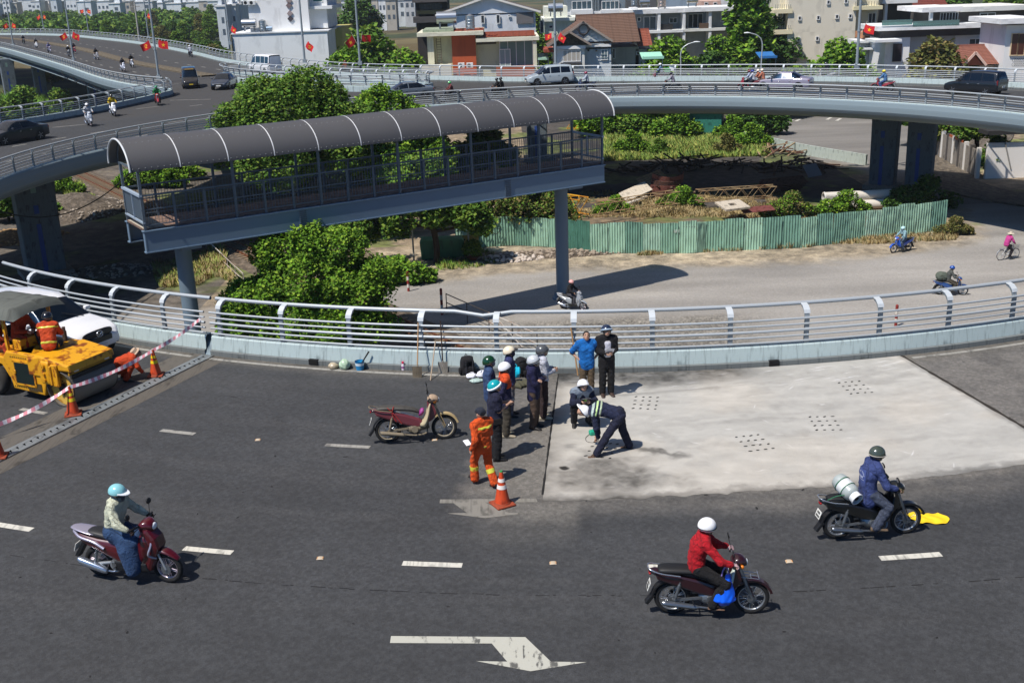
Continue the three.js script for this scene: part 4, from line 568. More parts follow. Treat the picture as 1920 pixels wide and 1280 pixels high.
function car(name, label, pos, turn, c, o = {}, category = 'car') {
  const t = thing(name, label, category, pos, turn), kind = o.kind || 'mpv';
  const S = {
    mpv: [[-2.2, .42, .8, .7, .82, .6], [-2.15, .3, 1.0, .8, 1.3, .6], [-1.95, .26, 1.02, .86, 1.7, .62], [-.9, .24, 1.02, .88, 1.76, .66], [.2, .24, 1.0, .88, 1.73, .65], [.55, .24, .99, .88, 1.6, .62], [1.25, .24, .96, .87, 1.0, .7], [1.8, .26, .86, .83, .88, .68], [2.12, .32, .72, .74, .74, .6], [2.24, .42, .6, .6, .62, .5]],
    sedan: [[-2.35, .42, .8, .7, .84, .6], [-2.25, .3, .93, .84, .99, .66], [-1.75, .25, .96, .9, 1.05, .68], [-1.5, .24, .96, .9, 1.12, .64], [-.75, .24, .95, .91, 1.44, .58], [.1, .24, .94, .91, 1.46, .58], [.4, .24, .93, .91, 1.38, .58], [1.2, .24, .88, .9, .94, .72], [1.9, .26, .78, .86, .8, .68], [2.25, .32, .66, .76, .68, .6], [2.38, .42, .55, .6, .57, .5]],
    suv: [[-2.3, .5, .9, .72, .95, .6], [-2.22, .36, 1.08, .86, 1.4, .6], [-1.9, .32, 1.08, .92, 1.64, .64], [-.8, .3, 1.06, .93, 1.72, .68], [.2, .3, 1.04, .93, 1.68, .66], [.5, .3, 1.03, .93, 1.56, .64], [1.15, .3, 1.02, .93, 1.08, .76], [1.75, .32, .96, .9, 1.0, .74], [2.1, .36, .84, .82, .88, .7], [2.26, .45, .66, .7, .7, .6]],
    van: [[-2.9, .5, 1.1, .85, 2.1, .74], [-2.8, .34, 1.2, .95, 2.28, .78], [-1.2, .32, 1.2, .98, 2.34, .8], [.9, .32, 1.2, .98, 2.3, .8], [1.35, .32, 1.2, .98, 2.1, .78], [2.05, .32, 1.15, .97, 1.25, .84], [2.55, .36, 1.0, .92, 1.08, .8], [2.85, .42, .85, .82, .9, .7], [2.95, .5, .7, .7, .72, .6]],
  }[kind], sk = carSkin(S), L = { mpv: [1.28, .5, .28, -1.98, 1.35, -1.3, .32], sedan: [1.22, .38, .2, -1.55, 1.45, -1.42, .33], suv: [1.18, .5, .28, -2.0, 1.4, -1.35, .37], van: [2.05, 1.36, 1.2, -2.78, 1.75, -1.7, .35] }[kind];
  part('body', geo('cb' + kind, () => carBody(sk)), paint(c, 1), t);
  part('windshield', geo('cw' + kind, () => skinPatch(sk, v => [L[1] - .02, L[0] - .06], [.56], 0, .012)), GLASS, t);
  const rw = { mpv: [-2.17, -1.98], sedan: [-1.5, -.8], suv: [-2.24, -1.96], van: [-2.89, -2.82] }[kind];
  part('rear_window', geo('cr' + kind, () => skinPatch(sk, v => rw, [kind === 'sedan' ? .6 : .56], 0, .014)), GLASS, t);
  const cuts = { mpv: [[.82, .34, .1, .1], [.02, .02, -.85, -.85], [-.93, -.93, -1.85, -1.75]], sedan: [[.85, .3, -.02, -.02], [-.1, -.1, -1.28, -.85]], suv: [[.8, .34, .02, .02], [-.06, -.06, -.95, -.95], [-1.03, -1.03, -1.85, -1.6]], van: [[1.75, 1.3, .75, .75], [.6, .6, -.6, -.6], [-.7, -.7, -1.7, -1.7], [-1.8, -1.8, -2.65, -2.65]] }[kind];
  for (const s of [-1, 1]) cuts.forEach((q, i) => part('side_window', geo(`cs${kind}${s}${i}`, () => skinPatch(sk, v => { const k = (v - .54) / .24; return [lerp(q[2], q[3], k), lerp(q[0], q[1], k)]; }, [.545, .765], s, .008)), GLASS, t));
  for (const x of [L[4], L[5]]) for (const s of [-1, 1]) {
    const r = L[6], w = part('wheel', geo(`ct${r}`, () => cyl(r, r, .22, 0, 0, 0, 28).rotateX(PI / 2)), RUBBER, t), hw = sk.at(x)[2]; w.position.set(x, r, s * (hw - .12));
    part('rim', geo(`cri${r}${s}`, () => [tor(r * .68, .025, 0, 0, s * .105, 6, 24), ...Array.from({ length: 5 }, (_, i) => { const a = i / 5 * 2 * PI; return beam([.03 * cos(a), .03 * sin(a), s * .112], [r * .67 * cos(a), r * .67 * sin(a), s * .108], .05, .03).rotateZ(0); }), cyl(.05, .05, .03, 0, 0, 0, 12).rotateX(PI / 2).translate(0, 0, s * .112)]), metal(0xb9bdc2, .3), w);
    part('wheel_arch', geo(`cwa${r}`, () => cyl(r * 1.16, r * 1.16, .2, 0, 0, 0, 28).rotateX(PI / 2)), BLACK, t).position.set(x, r * 1.02, s * (hw - .092));
  }
  const f = S[S.length - 2], f3 = S[S.length - 3], yl = lerp(f[1], f[2], .8);
  for (const s of [-1, 1]) { part('headlight', geo(`ch${kind}${s}`, () => hull([[f3[0] - .05, lerp(f3[1], f3[2], .85), .035, .05], [f[0] - .1, yl, .07, .13], [f[0] + .03, yl - .04, .06, .1]], 12, 2).translate(0, 0, s * (f[3] - .16))), mat(0xd6dfe6, { r: .08 }), t); part('tail_light', geo(`ctl${kind}${s}`, () => rb(.1, kind === 'sedan' ? .14 : .36, .2, S[1][0] + .03, S[1][2] + (kind === 'sedan' ? -.1 : -.05), s * (S[1][3] - .1), .03)), mat(0x7b1216, { r: .2 }), t); part('mirror', geo(`cm${kind}${s}`, () => rb(.12, .13, .2, L[0] - .42, sk.at(L[0] - .42)[1] + .12, s * (sk.at(L[0] - .42)[2] + .09), .04)), paint(c, 1), t); for (const x of [.1, -.75]) part('door_handle', geo(`cd${kind}${s}${x}`, () => rb(.16, .03, .03, x + .05, sk.at(x)[1] - .16, s * (sk.at(x)[2] * .985 + .012), .01)), CHROME, t); }
  part('grille', geo('cg' + kind, () => rb(.06, .16, f[3] * 1.1, S[S.length - 1][0] - .02, lerp(f[1], f[2], .62), 0, .02)), mat(0x1b1c1e, { r: .4 }), t);
  const BM = mat(o.bumper || 0x26282a, { r: .6 }), PM = mat(o.plate || 0xd9d9d2, { r: .5 });
  part('bumper', geo('cbf' + kind, () => rb(.1, .1, f[3] * 1.5, f[0] + .06, f[1] + .08, 0, .03)), BM, t); part('bumper', geo('cbr' + kind, () => rb(.1, .1, S[1][3] * 1.6, S[1][0] - .03, S[1][1] + .1, 0, .03)), BM, t);
  part('number_plate', geo('cnf' + kind, () => bx(.02, .12, .46, S[S.length - 1][0] + .03, f[1] + .12, 0)), PM, t); part('number_plate', geo('cnr' + kind, () => bx(.02, .14, .4, S[0][0] - .03, S[0][1] + .22, 0)), PM, t);
  if (o.rails) for (const s of [-1, 1]) part('roof_rail', tube([[.1, 1.72, s * .6], [-.3, 1.79, s * .6], [-1.5, 1.79, s * .6], [-1.85, 1.72, s * .6]], .02), mat(0xa4a8ab, { r: .4, m: .5 }), t);
  if (o.band) part('roof_sign', [rb(.04, .07, 1.0, 1.46, 2.2, 0, .02)], mat(0xd9a520, { r: .5 }), t);
  return t;
}

// ---------- people: one continuous body each, clothes as children; they face +x, their right side is +z ----------
const mirrorZ = g => { const q = norm(g.clone()); q.scale(1, 1, -1); const p = q.attributes.position, n = q.attributes.normal; for (let i = 0; i < p.count; i += 3) for (const a of [p, n]) for (let k = 0; k < 3; k++) { const o = a.array, s = (i + 1) * 3 + k, e = (i + 2) * 3 + k, v = o[s]; o[s] = o[e]; o[e] = v; } return q; };
function headGeo(h) {
  const ell = (x, y, z, c, r) => { const a = (x - c[0]) / r[0], b = (y - c[1]) / r[1], d = (z - c[2]) / r[2], l = hypot(a, b, d); return (l - 1) * min(...r); };
  const sm = (a, b, k) => { const q = max(k - abs(a - b), 0) / k; return min(a, b) - q * q * k * .25; };
  const g = sdfMesh((x, y, z) => {
    const az = abs(z); let d = ell(x, y, z, [-.012, .03, 0], [.098, .092, .076]); d = sm(d, ell(x, y, z, [.022, -.045, 0], [.066, .072, .056]), .04);
    d = sm(d, ell(x, y, z, [.093, -.022, 0], [.022, .026, .014]), .02); d = sm(d, ell(x, y, az, [.082, .022, .03], [.014, .008, .024]), .012); d = sm(d, ell(x, y, z, [.075, -.068, 0], [.016, .009, .024]), .012);
    d = sm(d, ell(x, y, az, [-.005, -.005, .078], [.02, .034, .012]), .008); d = max(d, -ell(x, y, az, [.097, .004, .031], [.014, .012, .018])); d = sm(d, ell(x, y, az, [.08, .003, .031], [.012, .011, .014]), .004); return d;
  }, [-.13, -.14, -.11], [.13, .15, .11], h);
  return tint(g, (x, y, z) => { const az = abs(z); if (x > .075 && hypot((y - .003) / .008, (az - .031) / .013) < 1) return [.05, .04, .04]; if (x > .06 && abs(y - .03) < .007 && az > .012 && az < .05) return [.12, .1, .1]; if (x > .07 && abs(y + .068) < .009 && az < .024) return [.75, .42, .42]; return [1, 1, 1]; });
}
function handGeo(h, curl) {
  const B = [[0, 0, 0, .03, 0, 0, .022, .022]]; for (let i = 0; i < 4; i++) B.push([.025, 0, -.008 + (i - 1.5) * .008, .085, .0, (i - 1.5) * .021, .013, .011]);
  const F = [.066, .076, .072, .056]; for (let i = 0; i < 4; i++) { let a = -curl * .5, x = .085, y = 0, z = (i - 1.5) * .021; for (const [k, r] of [[.42, .0095], [.32, .0085], [.26, .0078]]) { const l = F[i] * k, nx = x + cos(a) * l, ny = y + sin(a) * l; B.push([x, y, z, nx, ny, z + (i - 1.5) * .002, r, r - .0008]); x = nx; y = ny; a -= curl; } }
  B.push([.028, -.004, -.022, .055, -.02, -.045, .013, .0105], [.055, -.02, -.045, .078 - .01 * curl, -.028 - .02 * curl, -.042 + .015 * curl, .0105, .009], [.078 - .01 * curl, -.028 - .02 * curl, -.042 + .015 * curl, .096 - .02 * curl, -.034 - .025 * curl, -.034 + .02 * curl, .009, .008]);
  return capMesh(B, h, .012);
}
const HEAD = { fine: headGeo(.0075), far: headGeo(.016) }, HAND = {}; for (const [k, h] of [['fine', .0052], ['far', .012]]) for (const [c, v] of [['relax', .35], ['grip', 1.15]]) { const r = handGeo(h, v); HAND[k + c + 'R'] = r; HAND[k + c + 'L'] = mirrorZ(r); }
const POSE = {
  stand: {}, talk: { elb: [.02, 1.13, .21], wri: [.24, 1.14, .09] }, phone: { elb: [.03, 1.14, .21], wri: [.27, 1.22, .07] }, crossed: { elb: [.1, 1.13, .21], wriL: [.19, 1.2, .1], wriR: [.2, 1.15, -.11] }, hips: { elb: [-.13, 1.14, .36], wri: [.0, 1.0, .2] },
  walk: { hip: [0, .9, .09], kneL: [.2, .52, -.1], ankL: [.2, .12, -.1], toeL: [.36, .1, -.1], kneR: [-.03, .49, .1], ankR: [-.24, .13, .1], toeR: [-.1, .03, .11], elbL: [-.12, 1.12, -.24], wriL: [-.02, .9, -.27], elbR: [.05, 1.12, .22], wriR: [.2, .95, .2] },
  squat: { pel: [-.1, .36, 0], waist: [-.02, .52, 0], chest: [.1, .72, 0], neck: [.2, .9, 0], head: [.29, 1.02, 0], hip: [-.1, .34, .1], kne: [.27, .54, .2], ank: [.05, .1, .17], toe: [.22, .03, .21], sh: [.17, .86, .18], elb: [.33, .66, .26], wri: [.46, .74, .1] },
  bend: { pel: [-.22, .84, 0], waist: [-.06, .9, 0], chest: [.2, .98, 0], neck: [.38, .95, 0], head: [.56, .9, 0], hip: [-.22, .82, .1], kneL: [.04, .46, -.22], ankL: [.26, .08, -.3], toeL: [.42, .03, -.34], kneR: [-.28, .44, .14], ankR: [-.42, .08, .16], toeR: [-.26, .03, .2], sh: [.31, .92, .17], elb: [.27, .6, .17], wri: [.24, .36, .09] },
  ride: { pel: [-.2, .86, 0], waist: [-.19, 1.0, 0], chest: [-.14, 1.2, 0], neck: [-.07, 1.37, 0], head: [-.02, 1.51, 0], hip: [-.18, .84, .1], kne: [.2, .64, .2], ank: [.0, .27, .19], toe: [.16, .22, .21], sh: [-.07, 1.32, .18], elb: [.1, 1.07, .29], wri: [.25, 1.03, .3] },
  scoot: { pel: [-.24, .9, 0], waist: [-.22, 1.04, 0], chest: [-.17, 1.24, 0], neck: [-.12, 1.4, 0], head: [-.08, 1.54, 0], hip: [-.22, .87, .1], kne: [.19, .78, .13], ank: [.12, .42, .12], toe: [.27, .37, .13], sh: [-.13, 1.36, .17], elb: [.02, 1.13, .3], wri: [.18, 1.06, .3] },
  pillion: { pel: [-.5, .9, 0], waist: [-.49, 1.04, 0], chest: [-.45, 1.24, 0], neck: [-.4, 1.4, 0], head: [-.35, 1.54, 0], hip: [-.48, .88, .1], kne: [-.12, .68, .24], ank: [-.28, .34, .21], toe: [-.14, .29, .22], sh: [-.4, 1.35, .17], elb: [-.22, 1.12, .22], wri: [-.04, 1.0, .16] },
  cycle: { pel: [-.19, .97, 0], waist: [-.17, 1.1, 0], chest: [-.08, 1.3, 0], neck: [0, 1.46, 0], head: [.05, 1.6, 0], hip: [-.16, .95, .09], kneL: [.24, .82, -.1], ankL: [-.12, .5, -.1], toeL: [.0, .44, -.11], kneR: [.2, .6, .1], ankR: [.03, .24, .11], toeR: [.16, .2, .12], sh: [0, 1.41, .17], elb: [.1, 1.2, .24], wri: [.2, 1.08, .23] },
  sit: { pel: [0, .12, 0], waist: [.02, .28, 0], chest: [.1, .47, 0], neck: [.18, .63, 0], head: [.25, .75, 0], hip: [.02, .1, .1], kne: [.42, .14, .18], ank: [.46, -.3, .16], toe: [.6, -.34, .17], sh: [.15, .58, .18], elb: [.3, .34, .25], wri: [.44, .3, .12] },
};
const BASE = { pel: [0, .93, 0], waist: [0, 1.08, 0], chest: [.0, 1.27, 0], neck: [.0, 1.44, 0], head: [.03, 1.58, 0], hip: [0, .9, .09], kne: [.02, .49, .1], ank: [-.02, .08, .1], toe: [.14, .03, .12], sh: [0, 1.39, .185], elb: [-.03, 1.12, .24], wri: [.06, .88, .235] };
function skeleton(o) {
  const J = {}; for (const k in BASE) if (['pel', 'waist', 'chest', 'neck', 'head'].includes(k)) J[k] = o[k] || BASE[k]; else for (const [s, q] of [['L', -1], ['R', 1]]) { const p = o[k + s] || o[k] || BASE[k]; J[k + s] = o[k + s] ? p : [p[0], p[1], p[2] * q]; }
  return J;
}
const bn = (a, b, ra, rb2) => [...a, ...b, ra, rb2], off = (p, z, x = 0, y = 0) => [p[0] + x, p[1] + y, p[2] + z], mix = (a, b, t) => a.map((q, i) => lerp(q, b[i], t));
const torsoB = (J, e) => [-1, 1].flatMap(s => { const S = s < 0 ? 'L' : 'R'; return [bn(off(J.pel, s * .06), off(J.waist, s * .05), .105 + e, .098 + e), bn(off(J.waist, s * .05), off(J.chest, s * .065), .098 + e, .108 + e), bn(off(J.chest, s * .065), mix(J.neck, J['sh' + S], .5), .108 + e, .07 + e), bn(J.neck, J['sh' + S], .058 + e * .6, .058 + e)]; });
const armB = (J, S, e, full = 1) => full === 1 ? [bn(J['sh' + S], J['elb' + S], .056 + e, .043 + e), bn(J['elb' + S], J['wri' + S], .042 + e, .029 + e)] : [bn(J['sh' + S], mix(J['sh' + S], J['elb' + S], full), .058 + e, .055 + e)];
const legB = (J, S, e, fl = 0) => [bn(J['hip' + S], J['kne' + S], .084 + e, .057 + e), bn(J['kne' + S], mix(J['kne' + S], J['ank' + S], .35), .056 + e, .056 + e), bn(mix(J['kne' + S], J['ank' + S], .3), off(J['ank' + S], 0, 0, .0), .056 + e, .037 + e + fl)];
const cm = (B, h, k, w) => { const key = 'cm' + h + k + (w || 0) + JSON.stringify(B); return GC[key] ||= capMesh(B, h, k, w); };
function orient(dir, up) { const x = dir.clone().normalize(), y = up.clone().addScaledVector(x, -up.dot(x)).normalize(), z = x.clone().cross(y); return new THREE.Matrix4().makeBasis(x, y, z); }
const helmetShell = full => geo('hel' + full, () => { const pts = []; for (let i = 0; i <= 14; i++) { const a = i / 14 * (full ? 1.95 : 1.72); pts.push(new THREE.Vector2(.132 * sin(a), .132 * cos(a))); } pts.push(new THREE.Vector2(.12 * sin(full ? 1.95 : 1.72), .132 * cos(full ? 1.95 : 1.72) + .004)); return norm(new THREE.LatheGeometry(pts, 24)).scale(1.12, 1.02, 1).rotateZ(full ? -.16 : -.1).translate(-.01, .035, 0); });
const helmetRim = geo('helrim', () => tor(.131, .009, 0, 0, 0, 6, 28).rotateX(PI / 2).scale(1.12, 1, 1).rotateZ(-.1).translate(-.008, .017, 0));
const helmetPeak = geo('helpk', () => { const sh = []; for (let i = 0; i <= 10; i++) { const a = (-58 + i * 11.6) * DEG; sh.push([.138 * cos(a) + .07 * cos(a * 1.5), .13 * sin(a)]); } for (let i = 10; i >= 0; i--) { const a = (-58 + i * 11.6) * DEG; sh.push([.138 * cos(a), .128 * sin(a)]); } return ext(sh, .012).rotateX(PI / 2).rotateZ(-.22).translate(.0, .06, 0); });
const SKIN = mat([.42, .25, .17], { r: .6, vc: true });
function person(label, pos, turn, pose, c = {}, group, onPlane) {
  const far = c.far, q = far ? 'far' : 'fine', h = far ? .04 : .022, J = skeleton({ ...POSE[pose], ...(c.J || {}) }), t = thing('person', label, 'person', pos, turn, group), sc = c.h || 1; t.scale.setScalar(sc);
  const grip = ['ride', 'scoot', 'cycle', 'phone', 'squat', 'bend'].includes(pose) || c.grip, key = 'pb' + q + pose + JSON.stringify([c.J || 0, c.look || 0, grip]);
  const HM = new THREE.Matrix4().makeTranslation(...J.head).multiply(new THREE.Matrix4().makeRotationFromEuler(new THREE.Euler(0, -(c.look?.[0] || 0), -(c.look?.[1] || 0), 'YZX')));
  const handM = S => { const w = V(...J['wri' + S]), d = c['hand' + S] ? V(...c['hand' + S]) : w.clone().sub(V(...J['elb' + S])).normalize().lerp(grip && pose !== 'phone' ? V(1, -.1, S === 'L' ? .2 : -.2) : w.clone().sub(V(...J['elb' + S])).normalize(), .5), m = orient(d, c.palm ? V(...c.palm) : grip ? V(0, 1, 0) : V(0, .2, S === 'L' ? -1 : 1)); return m.setPosition(w); };
  const g = GC[key] ||= (() => {
    const B = [...torsoB(J, 0), ...armB(J, 'L', 0), ...armB(J, 'R', 0), ...legB(J, 'L', 0), ...legB(J, 'R', 0), bn(off(J.ankL, 0, .01, -.02), mix(J.ankL, J.toeL, .6), .026, .016), bn(off(J.ankR, 0, .01, -.02), mix(J.ankR, J.toeR, .6), .026, .016), bn(J.neck, mix(J.neck, J.head, .75), .056, .052)];
    return merge([capMesh(B, far ? .045 : .026, .04), HEAD[q].clone().applyMatrix4(HM), ...['L', 'R'].map(S => HAND[q + (grip ? 'grip' : 'relax') + S].clone().applyMatrix4(handM(S)))]);
  })();
  part('body', g, c.gloves ? SKIN : SKIN, t);
  if (c.gloves) for (const S of ['L', 'R']) part('glove', geo(key + 'gl' + S, () => HAND[q + (grip ? 'grip' : 'relax') + S].clone().scale(1.12, 1.25, 1.12).applyMatrix4(handM(S))), cloth(c.gloves), t);
  // upper garment
  const slv = c.sleeve ?? 1, w = far ? 0 : .0055, TB = torsoB(J, .028), top = [...TB, ...armB(J, 'L', .023, slv), ...armB(J, 'R', .023, slv)];
  if (c.hem) top.push(...[-1, 1].map(s => bn(off(J.pel, s * .065), off(J.pel, s * .07, -.01, -c.hem), .125, .13)));
  if (c.collar !== false && !far) top.push(bn(J.neck, mix(J.neck, J.head, .3), .074, .066)); if (c.hood) top.push(bn(off(J.neck, -.05, -.1), off(J.neck, .05, -.1), .06, .06));
  part('shirt', cm(top, h, .035, w), cloth(c.top || 0x444a55), t);
  if (c.open) part('shirt_front', cm([-1, 1].map(s => bn(off(J.chest, s * .03, .1, .05), off(J.pel, s * .03, .1, .1), .06, .058)), h, .02), cloth(c.open), t);
  if (c.back) part('back_panel', cm([-1, 1].flatMap(s => [bn(mix(J.neck, J['sh' + (s < 0 ? 'L' : 'R')], .6), off(J.chest, s * .085, 0, .0), .11, .144), bn(J.neck, J['sh' + (s < 0 ? 'L' : 'R')], .085, .1)]), h, .035, w), cloth(c.back), t);
  if (c.bands) { const F = capField(TB, .035, w), mk = (n, d, e, wd) => { const a = V(...n), b = bounds(TB, .06), L = V(...J.pel), U = V(...J.neck).sub(L).normalize(); return sdfMesh((x, y, z) => max(F(x, y, z) - .006, abs((x - J.pel[0]) * U.x + (y - J.pel[1]) * U.y - d) - wd, e(x, y, z)), b[0], b[1], .014); };
    for (const [d, wd, m] of c.bands) part('reflective_band', geo(key + 'bd' + d + wd, () => mk([0, 1, 0], d, () => -1, wd)), mat(m || 0xd3d24a, { r: .35 }), t); }
  // lower garment
  if (c.skirt) part('skirt', geo(key + 'sk', () => sdfSkirt(J)), cloth(c.bottom || 0x28405f), t);
  else part('trousers', cm([...[-1, 1].map(s => bn(off(J.pel, s * .06), off(J.pel, s * .05, 0, .07), .112, .108)), bn(J.hipL, J.hipR, .1, .1), ...legB(J, 'L', .026, c.flare || .014), ...legB(J, 'R', .026, c.flare || .014)], h, .03, w), cloth(c.bottom || 0x22252b), t);
  if (c.bands) for (const S of ['L', 'R']) if (c.legBand) { const a = mix(J['kne' + S], J['ank' + S], .3), d = mix(J['kne' + S], J['ank' + S], .55); part('reflective_band', geo(key + 'lb' + S, () => bar(a, mix(a, d, .9), .098, 14, .088)), mat(0xd3d24a, { r: .35 }), t); }
  for (const S of ['L', 'R']) { const a = J['ank' + S], b = J['toe' + S]; part('shoe', geo(key + 'sh' + S + (c.sandal ? 1 : 0), () => { const d = V(b[0] - a[0], (b[1] - .03) - (a[1] - .08), b[2] - a[2]), m = orient(d, V(0, 1, 0)).setPosition(V(...a)); return (c.sandal ? [hull([[-.07, -.072, .012, .035, 2.5], [.05, -.072, .012, .045, 2.6], [.19, -.07, .012, .04, 2.3]], 14, 2), tube([[.06, -.06, -.045], [.09, -.01, -.01], [.12, -.055, .0]], .008, 5)] : [hull([[-.085, -.045, .03, .03, 2.4], [-.04, -.025, .055, .045, 2.6], [.05, -.035, .045, .046, 2.5], [.15, -.055, .028, .046, 2.5], [.21, -.062, .016, .03, 2.2]], 14, 2)]).map(g => g.applyMatrix4(m)); }), c.sandal ? mat(0x5b4333, { r: .7 }) : mat(c.shoe || 0x1d1c1c, { r: .5 }), t); }
  // head gear
  const onHead = (n, g, m, par) => { const o = part(n, g, m, par || t); if (!par) { o.applyMatrix4(HM); } return o; };
  if (c.hair) onHead('hair', geo('hair' + q, () => sdfMesh((x, y, z) => { const r = hypot((x + .016) / 1.03, (y - .034), z / .83) - .104; return max(r, -(y - .03 + .9 * max(0, -x) - .75 * max(0, x - .02) + (x > .03 ? -.03 : .0) + .03)); }, [-.16, -.14, -.13], [.16, .18, .13], far ? .02 : .01)), mat(c.hair, { r: .7, map: 'cloth' }));
  if (c.helmet) { const o = onHead('helmet', helmetShell(c.full ? 1 : 0), mat(c.helmet, { r: .22, cc: .7 })); part('helmet_rim', helmetRim, mat(c.rim || 0x1a1b1d, { r: .5 }), o); if (c.peak) part('peak', helmetPeak, mat(c.peak, { r: .4 }), o); if (c.stripe) part('stripe', geo('helstr', () => tor(.1335, .016, 0, 0, 0, 4, 28).rotateX(PI / 2).scale(1.12, 1.3, 1).rotateZ(-.1).translate(-.008, .04, 0)), mat(c.stripe, { r: .3 }), o); if (!far) part('strap', geo('helst', () => tube([[.02, .01, -.095], [.035, -.07, -.07], [.045, -.115, 0], [.035, -.07, .07], [.02, .01, .095]], .007, 5)), BLACK, o); }
  if (c.hat) onHead('hat', geo('hat' + c.hatBrim, () => [cyl(.1, .085, .09, 0, .1, 0, 18), norm(new THREE.LatheGeometry([[.09, .07], [.14, .062], [c.hatBrim || .19, .045], [c.hatBrim || .19, .038], [.09, .06]].map(p => new THREE.Vector2(...p)), 24))]), mat(c.hat, { r: .85, map: 'cloth' }));
  if (c.cap) { const o = onHead('cap', geo('cap', () => hull([[-.115, .055, .03, .05, 2], [-.1, .06, .065, .075, 2.2], [0, .075, .085, .09, 2.2], [.08, .06, .06, .075, 2.2], [.1, .045, .02, .05, 2]], 18, 2)), cloth(c.cap)); part('peak', geo('cappk', () => hull([[.07, .035, .008, .07, 2.5], [.13, .03, .008, .065, 2.5], [.175, .02, .006, .03, 2.2]], 14, 2)), cloth(c.cap), o); }
  if (c.mask) onHead('mask', geo('mask' + q, () => sdfMesh((x, y, z) => { const l = hypot((x - .03) / 1.08, (y + .045) / 1.05, z / .95) - .073; return max(l, -(x - .015), y + .005); }, [-.05, -.15, -.1], [.14, .05, .1], far ? .02 : .009)), cloth(c.mask));
  if (c.scarf) onHead('scarf', geo('scarf', () => hull([[-.1, -.06, .06, .06, 2.2], [0, -.07, .075, .085, 2.4], [.08, -.07, .06, .06, 2.2]], 16, 2)), cloth(c.scarf));
  return t;
}
function sdfSkirt(J) {
  const B = [bn(off(J.pel, -.07), off(J.pel, .07), .13, .13), bn(J.hipL, J.kneL, .13, .1), bn(J.hipR, J.kneR, .13, .1), ...[-.08, 0, .08].map(z => bn([J.kneL[0] - .04, J.kneL[1], z * 1.5], [J.ankL[0] + .01, J.ankL[1] - .02, z * 1.7], .12, .09)), bn([-.05, .72, -.09], [.05, .45, -.1], .12, .08), bn([-.05, .72, .09], [.05, .45, .1], .12, .08), bn([.02, .6, .17], [.1, .26, .2], .12, .1), bn([.16, .55, .1], [.16, .3, .14], .09, .07)];
  return capMesh(B, .022, .12, 0);
}
function backpack(label, pos, turn, c = 0x17191d) {
  const t = thing('backpack', label, 'backpack', pos, turn), M = cloth(c), S = cloth(0x3a3b42);
  part('bag', hull([[-.14, .23, .16, .13, 2.6], [-.1, .25, .23, .17, 3], [.06, .25, .24, .17, 3], [.12, .23, .18, .13, 2.6]], 22, 2), M, t); part('front_pocket', hull([[.1, .15, .1, .11, 3], [.16, .15, .12, .13, 3], [.19, .15, .08, .09, 2.6]], 18, 2), M, t);
  part('flap', hull([[-.08, .45, .04, .14, 2.6], [.05, .46, .05, .15, 2.6], [.15, .4, .04, .12, 2.4]], 16, 2), M, t); for (const z of [-1, 1]) part('strap', tube([[-.12, .46, z * .07], [-.22, .34, z * .1], [-.22, .16, z * .1], [-.13, .05, z * .1]], .018, 6), S, t); for (const z of [-.09, .09]) part('buckle_strap', bx(.012, .34, .025, .19, .26, z), S, t); part('side_pocket', [hull([[-.05, .12, .09, .04, 2.6], [.06, .12, .09, .04, 2.6]], 14, 1).translate(0, 0, .19)], M, t); part('handle', tube([[-.08, .47, -.04], [-.1, .53, 0], [-.08, .47, .04]], .01, 6), S, t);
  return t;
}

